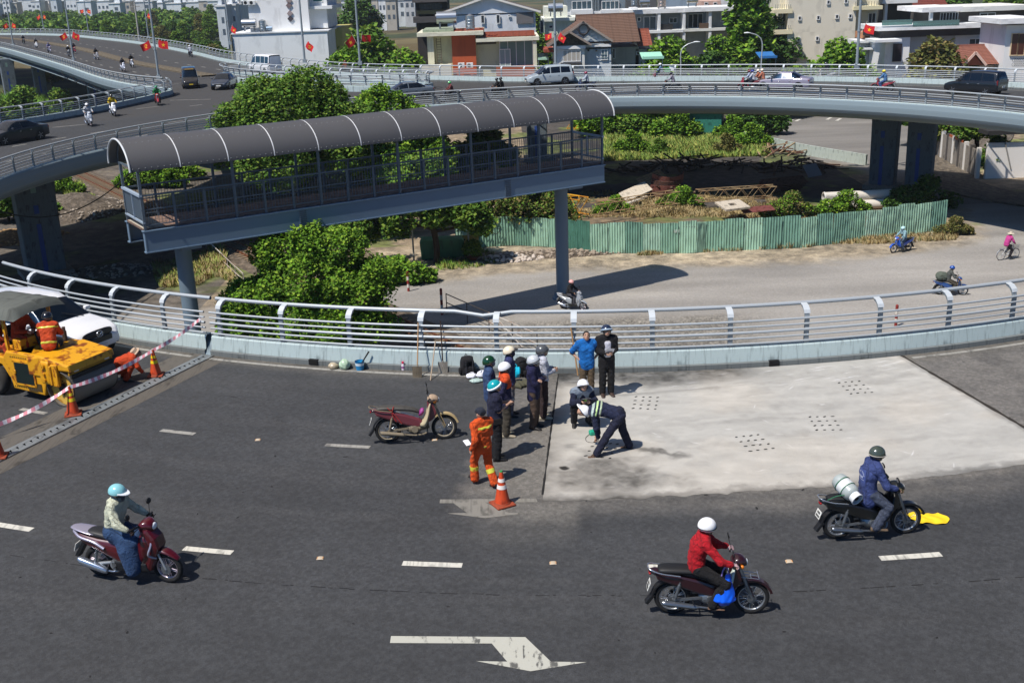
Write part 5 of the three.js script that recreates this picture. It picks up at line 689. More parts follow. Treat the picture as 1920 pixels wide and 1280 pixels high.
// ---------- road roller, white SUV, cones and tape ----------
const traffic = az => atan2(sin(az * DEG), -cos(az * DEG));   // turn of a vehicle driving round the ring at this bearing
const at = (o, x, y, z) => V(x, y, z).applyAxisAngle(V(0, 1, 0), o.rotation.y).add(o.position);
const YEL = mat(0xd79a10, { r: .5, map: 'rust' });
const roller = thing('road_roller', 'yellow road roller with a steel front drum and a grey tarpaulin canopy', 'road roller', [-10.8, 0, -26.51], -.46);
{
  const t = roller, Y = YEL, DK = mat(0x2a2622, { r: .8 });
  const dr = part('drum', cyl(.46, .46, 1.42, 0, 0, 0, 48, true).rotateX(PI / 2), mat(0x86837c, { r: .6, m: .2, map: 'stain' }), t); dr.position.set(0, .46, 0);
  for (const s of [-1, 1]) { part('drum_rim', [tor(.445, .02, 0, 0, s * .71, 8, 48)], mat(0x4d4a45, { r: .6, m: .4, map: 'stain' }), dr); part('drum_disc', cyl(.44, .44, .03, 0, 0, 0, 36).rotateX(PI / 2).translate(0, 0, s * .6), mat(0xd2ab4a, { r: .6, map: 'rust' }), dr); part('axle_hub', [cyl(.12, .1, .08, 0, 0, 0, 20).rotateX(PI / 2).translate(0, 0, s * .64), ...Array.from({ length: 8 }, (_, i) => cyl(.016, .016, .03, 0, 0, 0, 6).rotateX(PI / 2).translate(.17 * cos(i * PI / 4), .17 * sin(i * PI / 4), s * .62))], DK, dr); }
  const hood = ext([[-.95, 1.22], [-.55, 1.3], [-.1, 1.24], [.36, 1.07], [.38, .99], [-.2, .97], [-.5, .75], [-.95, .75]], 1.5, 0, 0, 0, .05); { const p = hood.attributes.position; for (let i = 0; i < p.count; i++) if (p.getY(i) > 1.18 && abs(p.getZ(i)) > .5) p.setY(i, p.getY(i) - .1); hood.computeVertexNormals(); } part('hood', muv(hood), Y, t);
  part('front_panel', rb(.06, .2, 1.42, .35, .93, 0, .02), mat(0xb8860f, { r: .55, map: 'rust' }), t); for (const z of [-.5, .5]) part('headlight', [bx(.05, .09, .13, .39, .95, z)], mat(0xd8d8d0, { r: .3 }), t); part('scraper', bx(.05, .1, 1.4, .4, .8, 0), DK, t);
  part('engine_body', muv(ext([[-1.62, .3], [-.62, .24], [-.5, .6], [-.5, 1.02], [-.62, 1.2], [-1.72, 1.2], [-1.86, 1.02], [-1.72, .72]], 1.42, 0, 0, 0, .04)), Y, t);
  part('rear_body', muv(ext([[-2.9, .5], [-2.7, .82], [-2.35, .92], [-2.0, .86], [-1.8, .55], [-1.66, .5], [-1.66, 1.02], [-2.9, 1.0]], 1.3, 0, 0, 0, .03)), Y, t);
  const gr = part('side_grille', bx(.62, .56, .02, -1.16, .72, .722), mat(0x20332a, { r: .7 }), t); part('grille_frame', [bx(.72, .05, .03, -1.16, 1.02, .725), bx(.72, .05, .03, -1.16, .42, .725), bx(.05, .62, .03, -1.5, .72, .725), bx(.05, .62, .03, -.82, .72, .725)], Y, gr); part('grille_bars', Array.from({ length: 22 }, (_, i) => bx(.6, .008, .02, -1.16, .46 + i * .025, .735)), mat(0x16241e, { r: .6 }), gr).userData.kind = 'stuff'; part('latch', rb(.07, .1, .04, -1.46, .74, .75, .02), Y, gr);
  part('gearbox_cover', [hull([[-.16, .8, .26, .05, 3], [-.12, .8, .3, .06, 3], [.12, .8, .3, .06, 3], [.16, .8, .26, .05, 3]], 20, 1).translate(-.36, .06, .76), ...[[.18, .07], [-.02, .045], [-.17, .05]].map(([y, r]) => cyl(r, r * .9, .06, 0, 0, 0, 18).rotateX(PI / 2).translate(-.36, .86 + y, .84))], Y, t);
  for (const s of [-1, 1]) part('drum_bracket', [rb(.2, .56, .09, -.04, .82, s * .76, .02), rb(.07, .5, .13, -.14, .82, s * .78, .02)], Y, t);
  for (const s of [-1, 1]) { const w = part('wheel', [tor(.27, .115, 0, 0, 0, 12, 36).scale(1, 1, 1.25)], mat(0x33322f, { r: .9, map: 'stain' }), t); w.position.set(-2.3, .385, s * .62); part('rim', [cyl(.19, .17, .16, 0, 0, 0, 24).rotateX(PI / 2).translate(0, 0, s * .05), cyl(.08, .07, .2, 0, 0, 0, 16).rotateX(PI / 2).translate(0, 0, s * .06)], mat(0x8b8a84, { r: .6, map: 'stain' }), w); }
  part('foot_deck', bx(.7, .04, 1.2, -1.25, 1.22, 0), mat(0x1f1d1b, { r: .8 }), t); part('seat', [rb(.42, .1, .5, -1.95, 1.3, 0, .04), rb(.1, .42, .48, -2.17, 1.5, 0, .04)], BLACK, t); part('seat_base', [rb(.5, .3, .8, -1.95, 1.12, 0, .02), rb(.3, .42, 1.1, -1.55, 1.28, -.05, .02)], Y, t);
  part('steering_wheel', [tor(.18, .014, 0, 0, 0, 6, 24).rotateX(PI / 2 - .3).rotateZ(.5).translate(-1.45, 1.62, 0), bar([-1.3, 1.2, 0], [-1.45, 1.62, 0], .025)], BLACK, t);
  for (const [x, z] of [[-1.72, .62], [-1.5, -.62], [-2.75, .6], [-2.75, -.6]]) part('canopy_post', beam([x, 1.1, z], [x - (x > -1.6 ? .0 : .05), 2.16, z * .95], .07, .07), Y, t);
  const P = [], I = [], U = [], nx = 16, nz = 12; for (let i = 0; i <= nx; i++) for (let j = 0; j <= nz; j++) { const a = i / nx, b = j / nz * 2 - 1, n = fbm(a * 5, b * 4 + 9, 3) - .5, ed = max(abs(b), abs(a * 2 - 1)) > .93 ? -.2 - .1 * n : 0; P.push(lerp(-3.0, -1.12, a) + .03 * n, 2.3 + .1 * (1 - b * b) + .09 * n + ed, b * .82 + .04 * n); U.push(a * 2, b); } for (let i = 0; i < nx; i++) for (let j = 0; j < nz; j++) { const a = i * (nz + 1) + j, b = a + nz + 1; I.push(a, a + 1, b, b, a + 1, b + 1); }
  const cg = new THREE.BufferGeometry(); cg.setAttribute('position', new THREE.Float32BufferAttribute(P, 3)); cg.setAttribute('uv', new THREE.Float32BufferAttribute(U, 2)); cg.setIndex(I); cg.computeVertexNormals(); part('canopy', cg, mat(0x5d625e, { r: .8, map: 'stain', side: true }), t);
  for (const [a, b] of [[.56, .4], [.5, .3], [.44, .2]]) part('hose', tube([[-.5, .62, a + .1], [-.3, .5, b + .36], [-.12, .62, .74]], .018, 6), BLACK, t); part('bolt', Array.from({ length: 26 }, (_, i) => cyl(.014, .014, .02, 0, 0, 0, 6).rotateX(PI / 2).translate(-1.58 + (i % 13) * .075, i < 13 ? .34 : 1.12, .715)), DK, t).userData.kind = 'stuff'; part('oil_stain', [bx(.3, .1, .004, -.95, .33, .7225), bx(.16, .2, .004, -.72, .4, .7225)], mat(0x4a3a1c, { r: .5 }), t).userData.kind = 'stuff'; part('exhaust', [cyl(.045, .045, .4, -.9, 1.42, -.45, 12), cyl(.06, .06, .22, -.9, 1.4, -.45, 12)], mat(0x5a4a40, { r: .8, map: 'rust' }), t);
  part('tow_hook', [tube([[-.55, 1.3, .1], [-.55, 1.38, .1], [-.5, 1.38, .12], [-.5, 1.3, .12]], .015)], Y, t);
}
person('roller driver in orange overalls seated under the tarpaulin canopy', at(roller, -1.9, 1.33, .1), -.5, 'sit', { top: 0xd2481a, bottom: 0xc8461c, cap: 0x2b2624, look: [.6, -.5] });
person('worker in an orange vest sitting on the roller hood with his back to the camera', at(roller, -.68, 1.26, .25), 1.75, 'sit', { top: 0xe2501c, bands: [[.44, .025], [.06, .03]], bottom: 0x2b2a33, helmet: 0x1a1c22, peak: 0x1a1c22, J: { kne: [.42, .02, .16], ank: [.44, -.3, .15], toe: [.58, -.34, .16] } });
person('worker in orange with a straw hat, half hidden by the left edge of the photograph', at(roller, -2.5, 1.12, .35), -.2, 'sit', { top: 0xc9481c, bottom: 0xc8461c, hat: 0xcbbf9e, hatBrim: .17 });
person('crouching worker in orange with a pale hat in front of the roller drum', G(231, 714, 0), .5, 'squat', { J: { chest: [.16, .55, 0], neck: [.32, .64, 0], head: [.42, .68, 0], sh: [.28, .6, .18], elb: [.36, .4, .26], wri: [.46, .2, .1] },  top: 0xd84a18, bottom: 0xc9451a, hat: 0xcfb49a, hatBrim: .15, mask: 0xb59a86, look: [0, -.7] });
const suv = car('white_suv', 'white SUV with a winged emblem on its grille, parked behind the road roller', [-13.25, 0, -30.25], -.49, 0xe6e8ea, { kind: 'suv', bumper: 0xd6d8da });
{ const e = part('emblem', [tor(.1, .014, 0, 0, 0, 8, 28).scale(1, .8, 1).rotateY(PI / 2), tube([[0, .045, -.085], [0, .0, -.05], [0, -.03, 0], [0, .0, .05], [0, .045, .085]], .012, 6)], CHROME, suv); e.position.set(2.3, .84, 0); part('grille', [hull([[0, 0, .11, .52, 3], [.04, 0, .11, .5, 3]], 20, 1)], mat(0x202124, { r: .5 }), suv).position.set(2.2, .83, 0); for (const z of [-.62, .62]) part('fog_lamp', rb(.06, .1, .18, 2.18, .48, z, .02), BLACK, suv); part('wiper', bar([1.2, 1.1, -.5], [1.0, 1.3, .05], .012), BLACK, suv); }
const TAPE = new THREE.MeshStandardMaterial({ map: dataTex(64, 4, i => i % 64 < 32 ? [.97, .94, .94] : [.93, .6, .64]), roughness: .5, side: THREE.DoubleSide });
function cone(label, p, turn, bands, grime) {
  const t = thing('traffic_cone', label, 'traffic cone', p, turn, 'orange traffic cones on the road'), O = mat(0xd24a1c, { r: .6, map: 'stain' });
  part('base', [rb(.4, .045, .4, 0, .024, 0, .02), cyl(.17, .155, .03, 0, .06, 0, 24)], mat(0x9c4427, { r: .8, map: 'stain' }), t); part('cone_body', cyl(.148, .032, .63, 0, .38, 0, 28), O, t);
  for (const [y, h] of [[.36, .075], [.5, .065]]) { const r = q => .148 - .116 * (q - .065) / .63 + .004; part('reflective_band', cyl(r(y), r(y + h), h, 0, y + h / 2, 0, 28), mat(bands, { r: .4 }), t); } part('tip', cyl(.034, .026, .04, 0, .7, 0, 16), mat(grime ? 0x2f8a4a : 0x9a3b1d, { r: .7 }), t); return t;
}
cone('orange cone with white bands and a green tip beside the concrete patch corner', G(942, 946, 0), .5, 0xe4ded6, true);
const c1 = cone('orange cone with yellow bands standing in front of the roller drum', G(137, 777, 0), .3, 0xe8c818), c2 = cone('orange cone with yellow bands on the expansion joint near the parapet', G(292, 704, 0), .1, 0xe8c818);
cone('orange cone cut off by the left edge of the photograph on the expansion joint', G(-4, 857, 0), .2, 0xe8c818);
{ const seg = (a, b, sag) => { const P = [], U = [], I = [], n = 30, L = a.distanceTo(b); for (let i = 0; i <= n; i++) { const k = i / n, p = a.clone().lerp(b, k); p.y -= sag * 4 * k * (1 - k); const tw = sin(k * 5 * PI) * .5 + .5, d = V(-.01, .05 * cos(tw), -.05 * sin(tw)); P.push(...p.clone().add(d), ...p.clone().sub(d)); U.push(k * L * 5, 0, k * L * 5, 1); if (i < n) I.push(i * 2, i * 2 + 1, i * 2 + 2, i * 2 + 1, i * 2 + 3, i * 2 + 2); } const g = new THREE.BufferGeometry(); g.setAttribute('position', new THREE.Float32BufferAttribute(P, 3)); g.setAttribute('uv', new THREE.Float32BufferAttribute(U, 2)); g.setIndex(I); g.computeVertexNormals(); return norm(g); };
  const tip = c => c.position.clone().add(V(0, .7, 0)), rail = polar(204.35, RI - .1, 1.0);
  single('barrier_tape', [seg(rail, tip(c2), .06), seg(tip(c2), tip(c1), .1), seg(tip(c1), G(-60, 812, .35), .14)], TAPE, 'red and white barrier tape strung from the railing over two cones past the roller', 'barrier tape'); }

// ---------- the people at the concrete patch ----------
person('worker in orange overalls and a dark cap, walking with his back to the camera', G(908, 910, 0), 2.15, 'walk', { top: 0xee5a14, bottom: 0xee5a14, flare: .03, bands: [[.4, .025], [-.02, .03]], legBand: true, cap: 0x2b3140, hem: .08, h: .97 });
person('man in a navy polo shirt and teal helmet looking at his phone', G(932, 861, 0), .22, 'phone', { top: 0x1c1f3c, sleeve: .8, bottom: 0x15161b, helmet: 0x139aa2, stripe: 0xe4eaea, rim: 0xe4eaea, look: [0, -.55], h: 1.03, hem: .06 });
person('man in a navy jacket with orange shoulders and a white helmet', G(950, 817, 0), .12, 'stand', { top: 0x2a2950, back: 0xf0561f, bottom: 0x4d463a, shoe: 0xa99d85, helmet: 0xe9eaec, mask: 0x5c5f70, look: [0, -.4], hem: .16, J: { elb: [-.1, 1.13, .23], wri: [.05, .92, .2] } });
person('man in a blue jacket and dark green helmet with a face mask', G(921, 803, 0), .05, 'stand', { top: 0x39527e, bottom: 0x303a60, helmet: 0x0f3a1e, mask: 0x9aa3ad, look: [-.1, -.4], hem: .14 });
person('man in a dark blue jacket, grey trousers and cream helmet', G(958, 779, 0), -.05, 'stand', { top: 0x343d70, bottom: 0x8f8f9c, helmet: 0xe6d9bd, peak: 0x33302c, mask: 0x4a4258, look: [0, -.4], hem: .12, h: .98 });
person('man in a dark navy hoodie with crossed arms and a silver helmet', G(1003, 802, 0), -.3, 'crossed', { top: 0x191a48, hood: true, bottom: 0x5d4b3f, helmet: 0xbfc4c8, full: true, mask: 0xb6a89a, look: [-.1, -.45], hem: .16 });
person('man in a white shirt and gunmetal helmet behind the man with crossed arms', G(1019, 783, 0), .15, 'talk', { top: 0xd3d7e4, bottom: 0x3b2b2c, shoe: 0xc9bfa5, helmet: 0x505254, full: true, look: [0, -.4], h: 1.02 });
person('bareheaded man in a bright blue short-sleeved shirt with hands on hips', G(1101, 744, 0), -1.5, 'hips', { top: 0x0b78d0, sleeve: .85, bottom: 0x6d5c46, hair: 0x15120f, look: [0, -.6], collar: false, hem: .12, h: .98 });
person('man in a black suit and white shirt with a dark blue helmet reading papers', G(1138, 741, 0), -1.42, 'talk', { top: 0x16151b, open: 0xe9e9f3, bottom: 0x131317, shoe: 0x3d2f2a, helmet: 0x1d2b45, stripe: 0x9fb2c4, look: [0, -.5], hem: .16, h: 1.03 });
person('squatting worker with a white hard hat writing on a sheet', G(1089, 795, 0), -1.4, 'squat', { top: 0x1b2340, back: 0x8e9cac, bands: [[.4, .022, 0x7fc04a]], bottom: 0x14161f, helmet: 0xf0f1f3, peak: 0xf0f1f3, rim: 0xd0d2d6, look: [0, -.5] });
person('bending worker in navy with reflective shoulders and white helmet, reaching to the concrete', G(1143, 846, 0), PI - .12, 'bend', { top: 0x242c4c, bands: [[.5, .022, 0xb8d890], [.42, .022, 0xa9b79a], [.58, .03, 0x9fb0a8]], bottom: 0x181d38, helmet: 0xeeeff1, peak: 0xeeeff1, rim: 0x232a4c, look: [0, -.95], sandal: true, flare: .02 });
{ const p = G(932, 861, 0), o = thing('waist_pouch', 'black waist pouch on the hip of the man with the teal helmet', 'waist pouch', V(p.x + .02, .93, p.z + .17), .22); part('pouch', rb(.26, .15, .09, 0, 0, 0, .03), cloth(0x17171a), o); part('strap', tube([[-.13, .03, 0], [-.16, .05, -.12], [-.1, .07, -.3]], .014, 5), cloth(0x1c1c20), o); }
// what they hold and what lies about
function sheetOf(label, p, turn, tilt, w = .3, d = .21, c = 0xe9ebf2) { const g = new THREE.PlaneGeometry(w, d, 8, 6).rotateX(-PI / 2), q = g.attributes.position; for (let i = 0; i < q.count; i++) q.setY(i, .02 * sin(q.getX(i) * 9) + .012 * cos(q.getZ(i) * 14)); g.computeVertexNormals(); const o = single('paper', norm(g), mat(c, { r: .8, side: true }), label, 'paper'); o.position.copy(p); o.rotation.set(0, turn, tilt); return o; }
{ const q = person => person; const sq = G(1089, 795, 0); sheetOf('white sheet on the knees of the squatting worker', V(sq.x + .08, .78, sq.z + .47), -1.4, .3); const bk = G(1138, 741, 0); sheetOf('white papers held by the man in the black suit', V(bk.x + .04, 1.2, bk.z + .3), -1.42, .7); const og = G(908, 910, 0); sheetOf('white slip held by the worker in orange overalls', V(og.x - .3, .95, og.z + .02), 2.1, .2, .16, .12);
  const ph = G(932, 861, 0), p = thing('smartphone', 'dark smartphone in the hands of the man with the teal helmet', 'smartphone', V(ph.x + .36, 1.29, ph.z - .08), .22); part('case', rb(.15, .012, .075, 0, 0, 0, .006), BLACK, p); part('screen', bx(.135, .002, .066, 0, .0075, 0), mat(0x20242c, { r: .1 }), p); p.rotation.z = .5; }
backpack('black backpack with grey straps standing against the parapet, left of the group', G(877, 702, 0), -1.25, 0x17161c); backpack('black backpack leaning on the parapet behind the man with crossed arms', G(984, 704, 0), .3, 0x131417).rotation.z = .25;
function bag(name, label, cat, p, turn, c, s = [.2, .16, .14], seed = 1, o = {}) { const q = (x, y, z) => fbm(x * 9 + seed * 7, y * 9 + z * 7 + seed, 3) - .5, g = sdfMesh((x, y, z) => hypot(x / s[0], (y - s[1] * .8) / s[1], z / s[2]) * min(...s) - min(...s) + .07 * q(x, y, z) + (y < .01 ? .04 : 0), [-s[0] * 1.3, -.01, -s[2] * 1.3], [s[0] * 1.3, s[1] * 2.2, s[2] * 1.3], .014); const t = thing(name, label, cat, p, turn); part('bag_body', g, mat(c, { r: .35, ...o }), t); if (o.tie !== false) part('handles', [tube([[-.03, s[1] * 1.6, 0], [-.06, s[1] * 1.95, .02], [0, s[1] * 2.1, 0], [.05, s[1] * 1.9, -.01], [.03, s[1] * 1.6, 0]], .012, 5)], mat(c, { r: .4 }), t); return t; }
bag('plastic_bag', 'cyan plastic bag hanging beside the man in the orange-shouldered jacket', 'plastic bag', G(966, 708, .12), 0, 0x16b8d4, [.13, .17, .11], 3); bag('plastic_bag', 'crumpled white plastic bag in front of the standing backpack', 'plastic bag', G(885, 708, 0), .3, 0xdcdde2, [.14, .07, .1], 4); bag('plastic_bag', 'white plastic bag beside the crumpled one near the group', 'plastic bag', G(903, 706, 0), .9, 0xe2e3ea, [.15, .08, .1], 5); bag('plastic_bag', 'pale green plastic bag lying flat on the asphalt near the group', 'plastic bag', G(894, 716, 0), .1, 0xa9bdb6, [.17, .05, .1], 6);
bag('sack', 'pale green and white sack against the parapet near the left drain hole', 'sack', G(646, 692, 0), .4, 0xa8c2a6, [.17, .15, .13], 7, { tie: false }); bag('sack', 'small beige sack at the kerb left of the pale green sack', 'sack', G(625, 691, 0), .2, 0xb3a58c, [.16, .09, .11], 8, { tie: false }); bag('tool_bag', 'dark olive tool bag on the road behind the white-helmeted man', 'tool bag', G(984, 722, 0), .5, 0x4a4836, [.36, .07, .2], 9, { r: .9, tie: false });
{ const t = thing('bucket', 'blue paint bucket with a brush handle sticking out', 'bucket', G(675, 693, 0)); part('pail', [norm(new THREE.LatheGeometry([[.09, 0], [.1, .01], [.125, .24], [.132, .245], [.12, .235], [.095, .02], [0, .02]].map(p => new THREE.Vector2(...p)), 24))], mat(0x1d83b8, { r: .45 }), t); part('white_label', cyl(.115, .122, .07, 0, .17, 0, 24, true), mat(0xd2dfe4, { r: .5 }), t); part('brush_handle', bar([0, .1, 0], [.26, .48, -.05], .018, 6, .024), BLACK, t);
  const b = thing('bottle', 'white drink bottle with a pink cap at the foot of the parapet', 'bottle', G(756, 694, 0)); part('bottle_body', norm(new THREE.LatheGeometry([[0, 0], [.042, 0], [.044, .02], [.044, .14], [.025, .19], [.02, .2], [0, .2]].map(p => new THREE.Vector2(...p)), 18)), mat(0xd9cdd8, { r: .25 }), b); part('cap', cyl(.03, .03, .05, 0, .215, 0, 14), mat(0xd0284e, { r: .4 }), b); part('label', cyl(.0455, .0455, .05, 0, .09, 0, 18, true), mat(0x8a4a86, { r: .5 }), b);
  const shovel = (label, p0, p1, hc, bc, flip) => { const s = thing('shovel', label, 'shovel', p0); const d = p1.clone().sub(p0); part('handle', bar([0, 0, 0].map((q, i) => d.getComponent(i) * .16), d, .017, 8), mat(hc, { r: .8, map: 'stain' }), s); const g = new THREE.PlaneGeometry(.25, .3, 8, 8), q = g.attributes.position; for (let i = 0; i < q.count; i++) { const x = q.getX(i), y = q.getY(i); q.setZ(i, -.9 * x * x + .02 * sin(y * 9)); if (y < -.05) q.setX(i, x * (1 - 1.6 * (abs(y) - .05) * abs(x) * 8 * .35)); } g.computeVertexNormals(); const bl = part('blade', norm(g), mat(bc, { r: .5, m: .4, map: 'stain', side: true }), s); bl.position.set(d.x * .09, .15, d.z * .09 + .01); bl.rotation.x = -.16; part('socket', bar(d.clone().multiplyScalar(.13), d.clone().multiplyScalar(.24), .024, 8), mat(bc, { r: .5, m: .4 }), s); return s; };
  shovel('shovel with a pale wooden handle leaning on the railing, blade covered with dust', G(782, 709, 0), polar(azPx(785, 699), RI - .02, 1.3), 0xb08d68, 0x8d8270); shovel('shovel with a dark handle and shiny steel blade leaning on the railing', G(831, 699, 0), polar(azPx(828, 699), RI - .02, 1.36), 0x3a2a26, 0xa8a49c);
  const st = thing('pole', 'bare pale stick leaning against the parapet between the two shovels', 'stick', G(807, 713, 0)); { const e = polar(azPx(816, 699), RI - .02, .8).sub(st.position); part('stick', bar([0, 0, 0], e, .016, 7), mat(0xa5937d, { r: .8 }), st); }
  const wp = thing('pole', 'wooden stick leaning on the railing behind the man in the bright blue shirt', 'stick', G(1084, 704, 0)); { const e = polar(azPx(1072, 699), RI - .02, 1.2).sub(wp.position); part('stick', bar([0, 0, 0], e, .02, 7), mat(0xa07c52, { r: .8 }), wp); }
  const m = thing('test_meter', 'small green test instrument with a cable on the concrete', 'test meter', G(1113, 815, 0), .3); part('housing', rb(.2, .11, .13, 0, .06, 0, .03), mat(0x1a9c7c, { r: .5 }), m); part('knob', cyl(.02, .02, .03, .05, .125, 0, 10), BLACK, m); part('cable', tube([[-.1, .03, 0], [-.22, .01, .1], [-.28, .01, .3], [-.18, .01, .42], [-.02, .01, .42]], .006, 5), BLACK, m); part('probe', bar([.0, .02, .42], [.14, .05, .36], .02, 8), mat(0xb3823a, { r: .6 }), m);
  const y = G(1740, 974, 0), g = new THREE.PlaneGeometry(.66, .42, 22, 14).rotateX(-PI / 2), q = g.attributes.position; for (let i = 0; i < q.count; i++) { const x = q.getX(i), z = q.getZ(i); q.setXYZ(i, x * (1 - .35 * abs(z)) + .05 * sin(z * 12), .015 + .07 * max(0, fbm(x * 4 + 3, z * 5, 3) - .35) + .02 * sin(x * 13) ** 2, z * (1 - .45 * smooth(.1, .48, x)) + .05 * sin(x * 9)); } g.computeVertexNormals();
  const cl = single('yellow_sheet', norm(g), mat(0xe6c21a, { r: .7, side: true }), 'crumpled yellow plastic sheet on the asphalt beyond the gas cylinder motorbike', 'plastic sheet'); cl.position.copy(y); cl.rotation.y = .15;
}
// ---------- parked motorbike and the three riders passing in front ----------
const between = (a, b) => { const p = G(...a, 0), q = G(...b, 0); return [p.clone().add(q).multiplyScalar(.5), heading(p, q)]; };
{
  let [p, h] = between([722, 831], [839, 822]); const k = underbone('motorbike', 'dusty maroon and cream motorbike parked beside the group', p, h, { body: 0x6a2f36, shield: 0xb5aa8c, fender: 0xb9a172, dusty: true, seat: 0x4a4844 }); k.rotation.x = -.1;
  part('red_strap', [tube([[-.46, .86, .13], [-.5, .7, .15], [-.42, .52, .15]], .008, 5), tube([[-.6, .84, .14], [-.44, .66, .15], [-.3, .46, .15]], .008, 5)], mat(0xb03028, { r: .7 }), k); part('hanging_bag', hull([[.08, .62, .04, .06], [.14, .66, .09, .08], [.2, .7, .05, .06]], 12, 2), mat(0x8a2f78, { r: .5 }), k);
  [p, h] = between([182, 1077], [326, 1092]); scooter('scooter', 'dark red scooter with silver trim ridden by the woman in a long denim skirt', p, h, { body: 0x4c030e, trim: 0xa9a5b6 }).scale.setScalar(1.08);
  person('woman in a cream hooded jacket, light blue helmet and long denim skirt riding a scooter', p, h, 'scoot', { top: 0xdbdfc6, hood: true, skirt: true, bottom: 0x2c4b74, helmet: 0x86c4cc, peak: 0xd8dde2, mask: 0x4a4c5c, scarf: 0x8d9799, gloves: 0x4a3328, h: 1.05 });
  [p, h] = between([1262, 1149], [1404, 1149]); const r = underbone('motorbike', 'dark maroon motorbike with a white leg shield ridden by the person in red', p, h, { body: 0x2c1016, shield: 0xb9c3bb, basket: true });
  person('rider in a red jacket with a white helmet, black trousers and sandals', p, h, 'ride', { top: 0xc4061e, bottom: 0x121114, helmet: 0xf1f2f3, full: true, sandal: true, gloves: 0xd9b4b8, look: [-.25, -.05], J: { pel: [-.24, .86, 0], waist: [-.24, 1.0, 0], chest: [-.2, 1.2, 0], neck: [-.13, 1.37, 0], head: [-.08, 1.51, 0], hip: [-.22, .84, .1], sh: [-.13, 1.32, .18] } });
  const b = thing('plastic_bag', 'bright blue plastic bag hanging in front of the rider in red', 'plastic bag', at({ rotation: { y: h }, position: p }, .17, .28, .2), h); part('bag_body', sdfMesh((x, y, z) => { const w = lerp(.155, .03, clamp((y - .1) / .42)) - .035 * smooth(.1, 0, y) + .01 * sin(atan2(z, x) * 7 + y * 9) * smooth(.05, .3, y), l = hypot((x - .1 * y) / 1.15, z / .75) - w, b = hypot(max(0, .09 - y), 0); return max(l + .5 * b, -y, y - .52) + .022 * (fbm(x * 14 + 9, y * 8 + z * 12, 3) - .5) + .006 * sin(x * 60 + 14 * fbm(x * 5 + z * 6, y * 5, 2) - y * 6); }, [-.3, -.03, -.25], [.3, .56, .25], .014), mat(0x0a5ee6, { r: .3, cc: .3 }), b); part('handles', [tube([[-.04, .5, 0], [-.02, .6, 0], [.03, .66, 0], [.06, .56, 0], [.05, .5, 0]], .012, 5)], mat(0x8a76b8, { r: .4 }), b);
  [p, h] = between([1562, 1010], [1703, 999]); underbone('motorbike', 'black motorbike carrying a grey gas cylinder', p, h, { body: 0x0d1110, shield: 0x101312 });
  const gp = person('rider in a blue work shirt and dark green helmet carrying a gas cylinder', p, h, 'ride', { top: 0x3d4d86, bottom: 0x4b5468, helmet: 0x414a42, full: true, rim: 0xa9a49a, gloves: 0x5c563a, shoe: 0x6b5a48, look: [-.35, 0], hem: .16, J: { pel: [-.1, .88, 0], waist: [-.12, 1.02, 0], chest: [-.1, 1.22, 0], neck: [-.03, 1.4, 0], head: [.02, 1.54, 0], hip: [-.08, .86, .1], sh: [-.03, 1.35, .18] }, h: 1.02 });
  const cv = document.createElement('canvas'); cv.width = 256; cv.height = 256; const x = cv.getContext('2d'); x.fillStyle = '#3d4d86'; x.fillRect(0, 0, 256, 256); x.fillStyle = '#cfd4e4'; x.textAlign = 'center'; x.font = 'bold 62px sans-serif'; x.fillText('DUY', 128, 172); for (let i = 0; i < 9; i++) { x.fillRect(40 + i * 20, 190 + (i % 2), 13, 9); const a = lerp(-1.25, 1.25, i / 8); x.save(); x.translate(128 + 90 * sin(a), 140 - 90 * cos(a)); x.rotate(a); if (i !== 4) { x.fillRect(-9, -12, 5, 24); x.fillRect(4, -12, 5, 24); x.fillRect(-9, i % 2 ? -12 : 0, 16, 5); } x.restore(); }
  const ct = new THREE.CanvasTexture(cv); ct.colorSpace = THREE.SRGBColorSpace; const pg = new THREE.PlaneGeometry(.26, .26, 8, 8), pp = pg.attributes.position; for (let i = 0; i < pp.count; i++) pp.setZ(i, .01 - 1.6 * pp.getX(i) ** 2 - .5 * (pp.getY(i) ** 2)); pg.computeVertexNormals(); const pr = part('back_print', norm(pg), new THREE.MeshStandardMaterial({ map: ct, roughness: .9 }), gp); pr.position.set(-.245, 1.2, .02); pr.rotation.y = -PI / 2;
  const cy = thing('gas_cylinder', 'grey gas cylinder with a ring collar strapped across the motorbike seat', 'gas cylinder', at({ rotation: { y: h }, position: p }, -.52, 1.0, .03), h); cy.scale.setScalar(.88); const cylm = mat(0x9fa8a6, { r: .35, cc: .3 });
  const turnG = g => g.rotateX(PI / 2 + .38).rotateY(.4); part('tank', turnG(norm(new THREE.LatheGeometry([[0, -.3], [.09, -.3], [.15, -.26], [.172, -.18], [.172, .14], [.15, .21], [.08, .25], [0, .26]].map(q => new THREE.Vector2(...q)), 30))), cylm, cy); part('collar', turnG(merge([cyl(.12, .125, .12, 0, .28, 0, 24, true), tor(.125, .012, 0, 0, 0, 6, 24).rotateX(PI / 2).translate(0, .34, 0)])), mat(0xd6d9da, { r: .4, side: true }), cy); part('valve', turnG(merge([cyl(.03, .025, .07, 0, .28, 0, 12), cyl(.045, .045, .02, 0, .32, 0, 12)])), BLACK, cy); part('label', turnG(cyl(.1735, .1735, .16, 0, -.02, 0, 24, true)), mat(0xcfd3d2, { r: .5 }), cy);
  for (const k of [-.12, .05]) part('strap', turnG(tor(.178, .009, 0, 0, 0, 6, 28).rotateX(PI / 2).translate(0, k, 0)), mat(0x1f6a48, { r: .6 }), cy); part('strap', [tube([[-.05, -.05, .2], [-.25, -.1, .14], [-.4, -.2, .08]], .009, 5)], mat(0x1f6a48, { r: .6 }), cy);
}

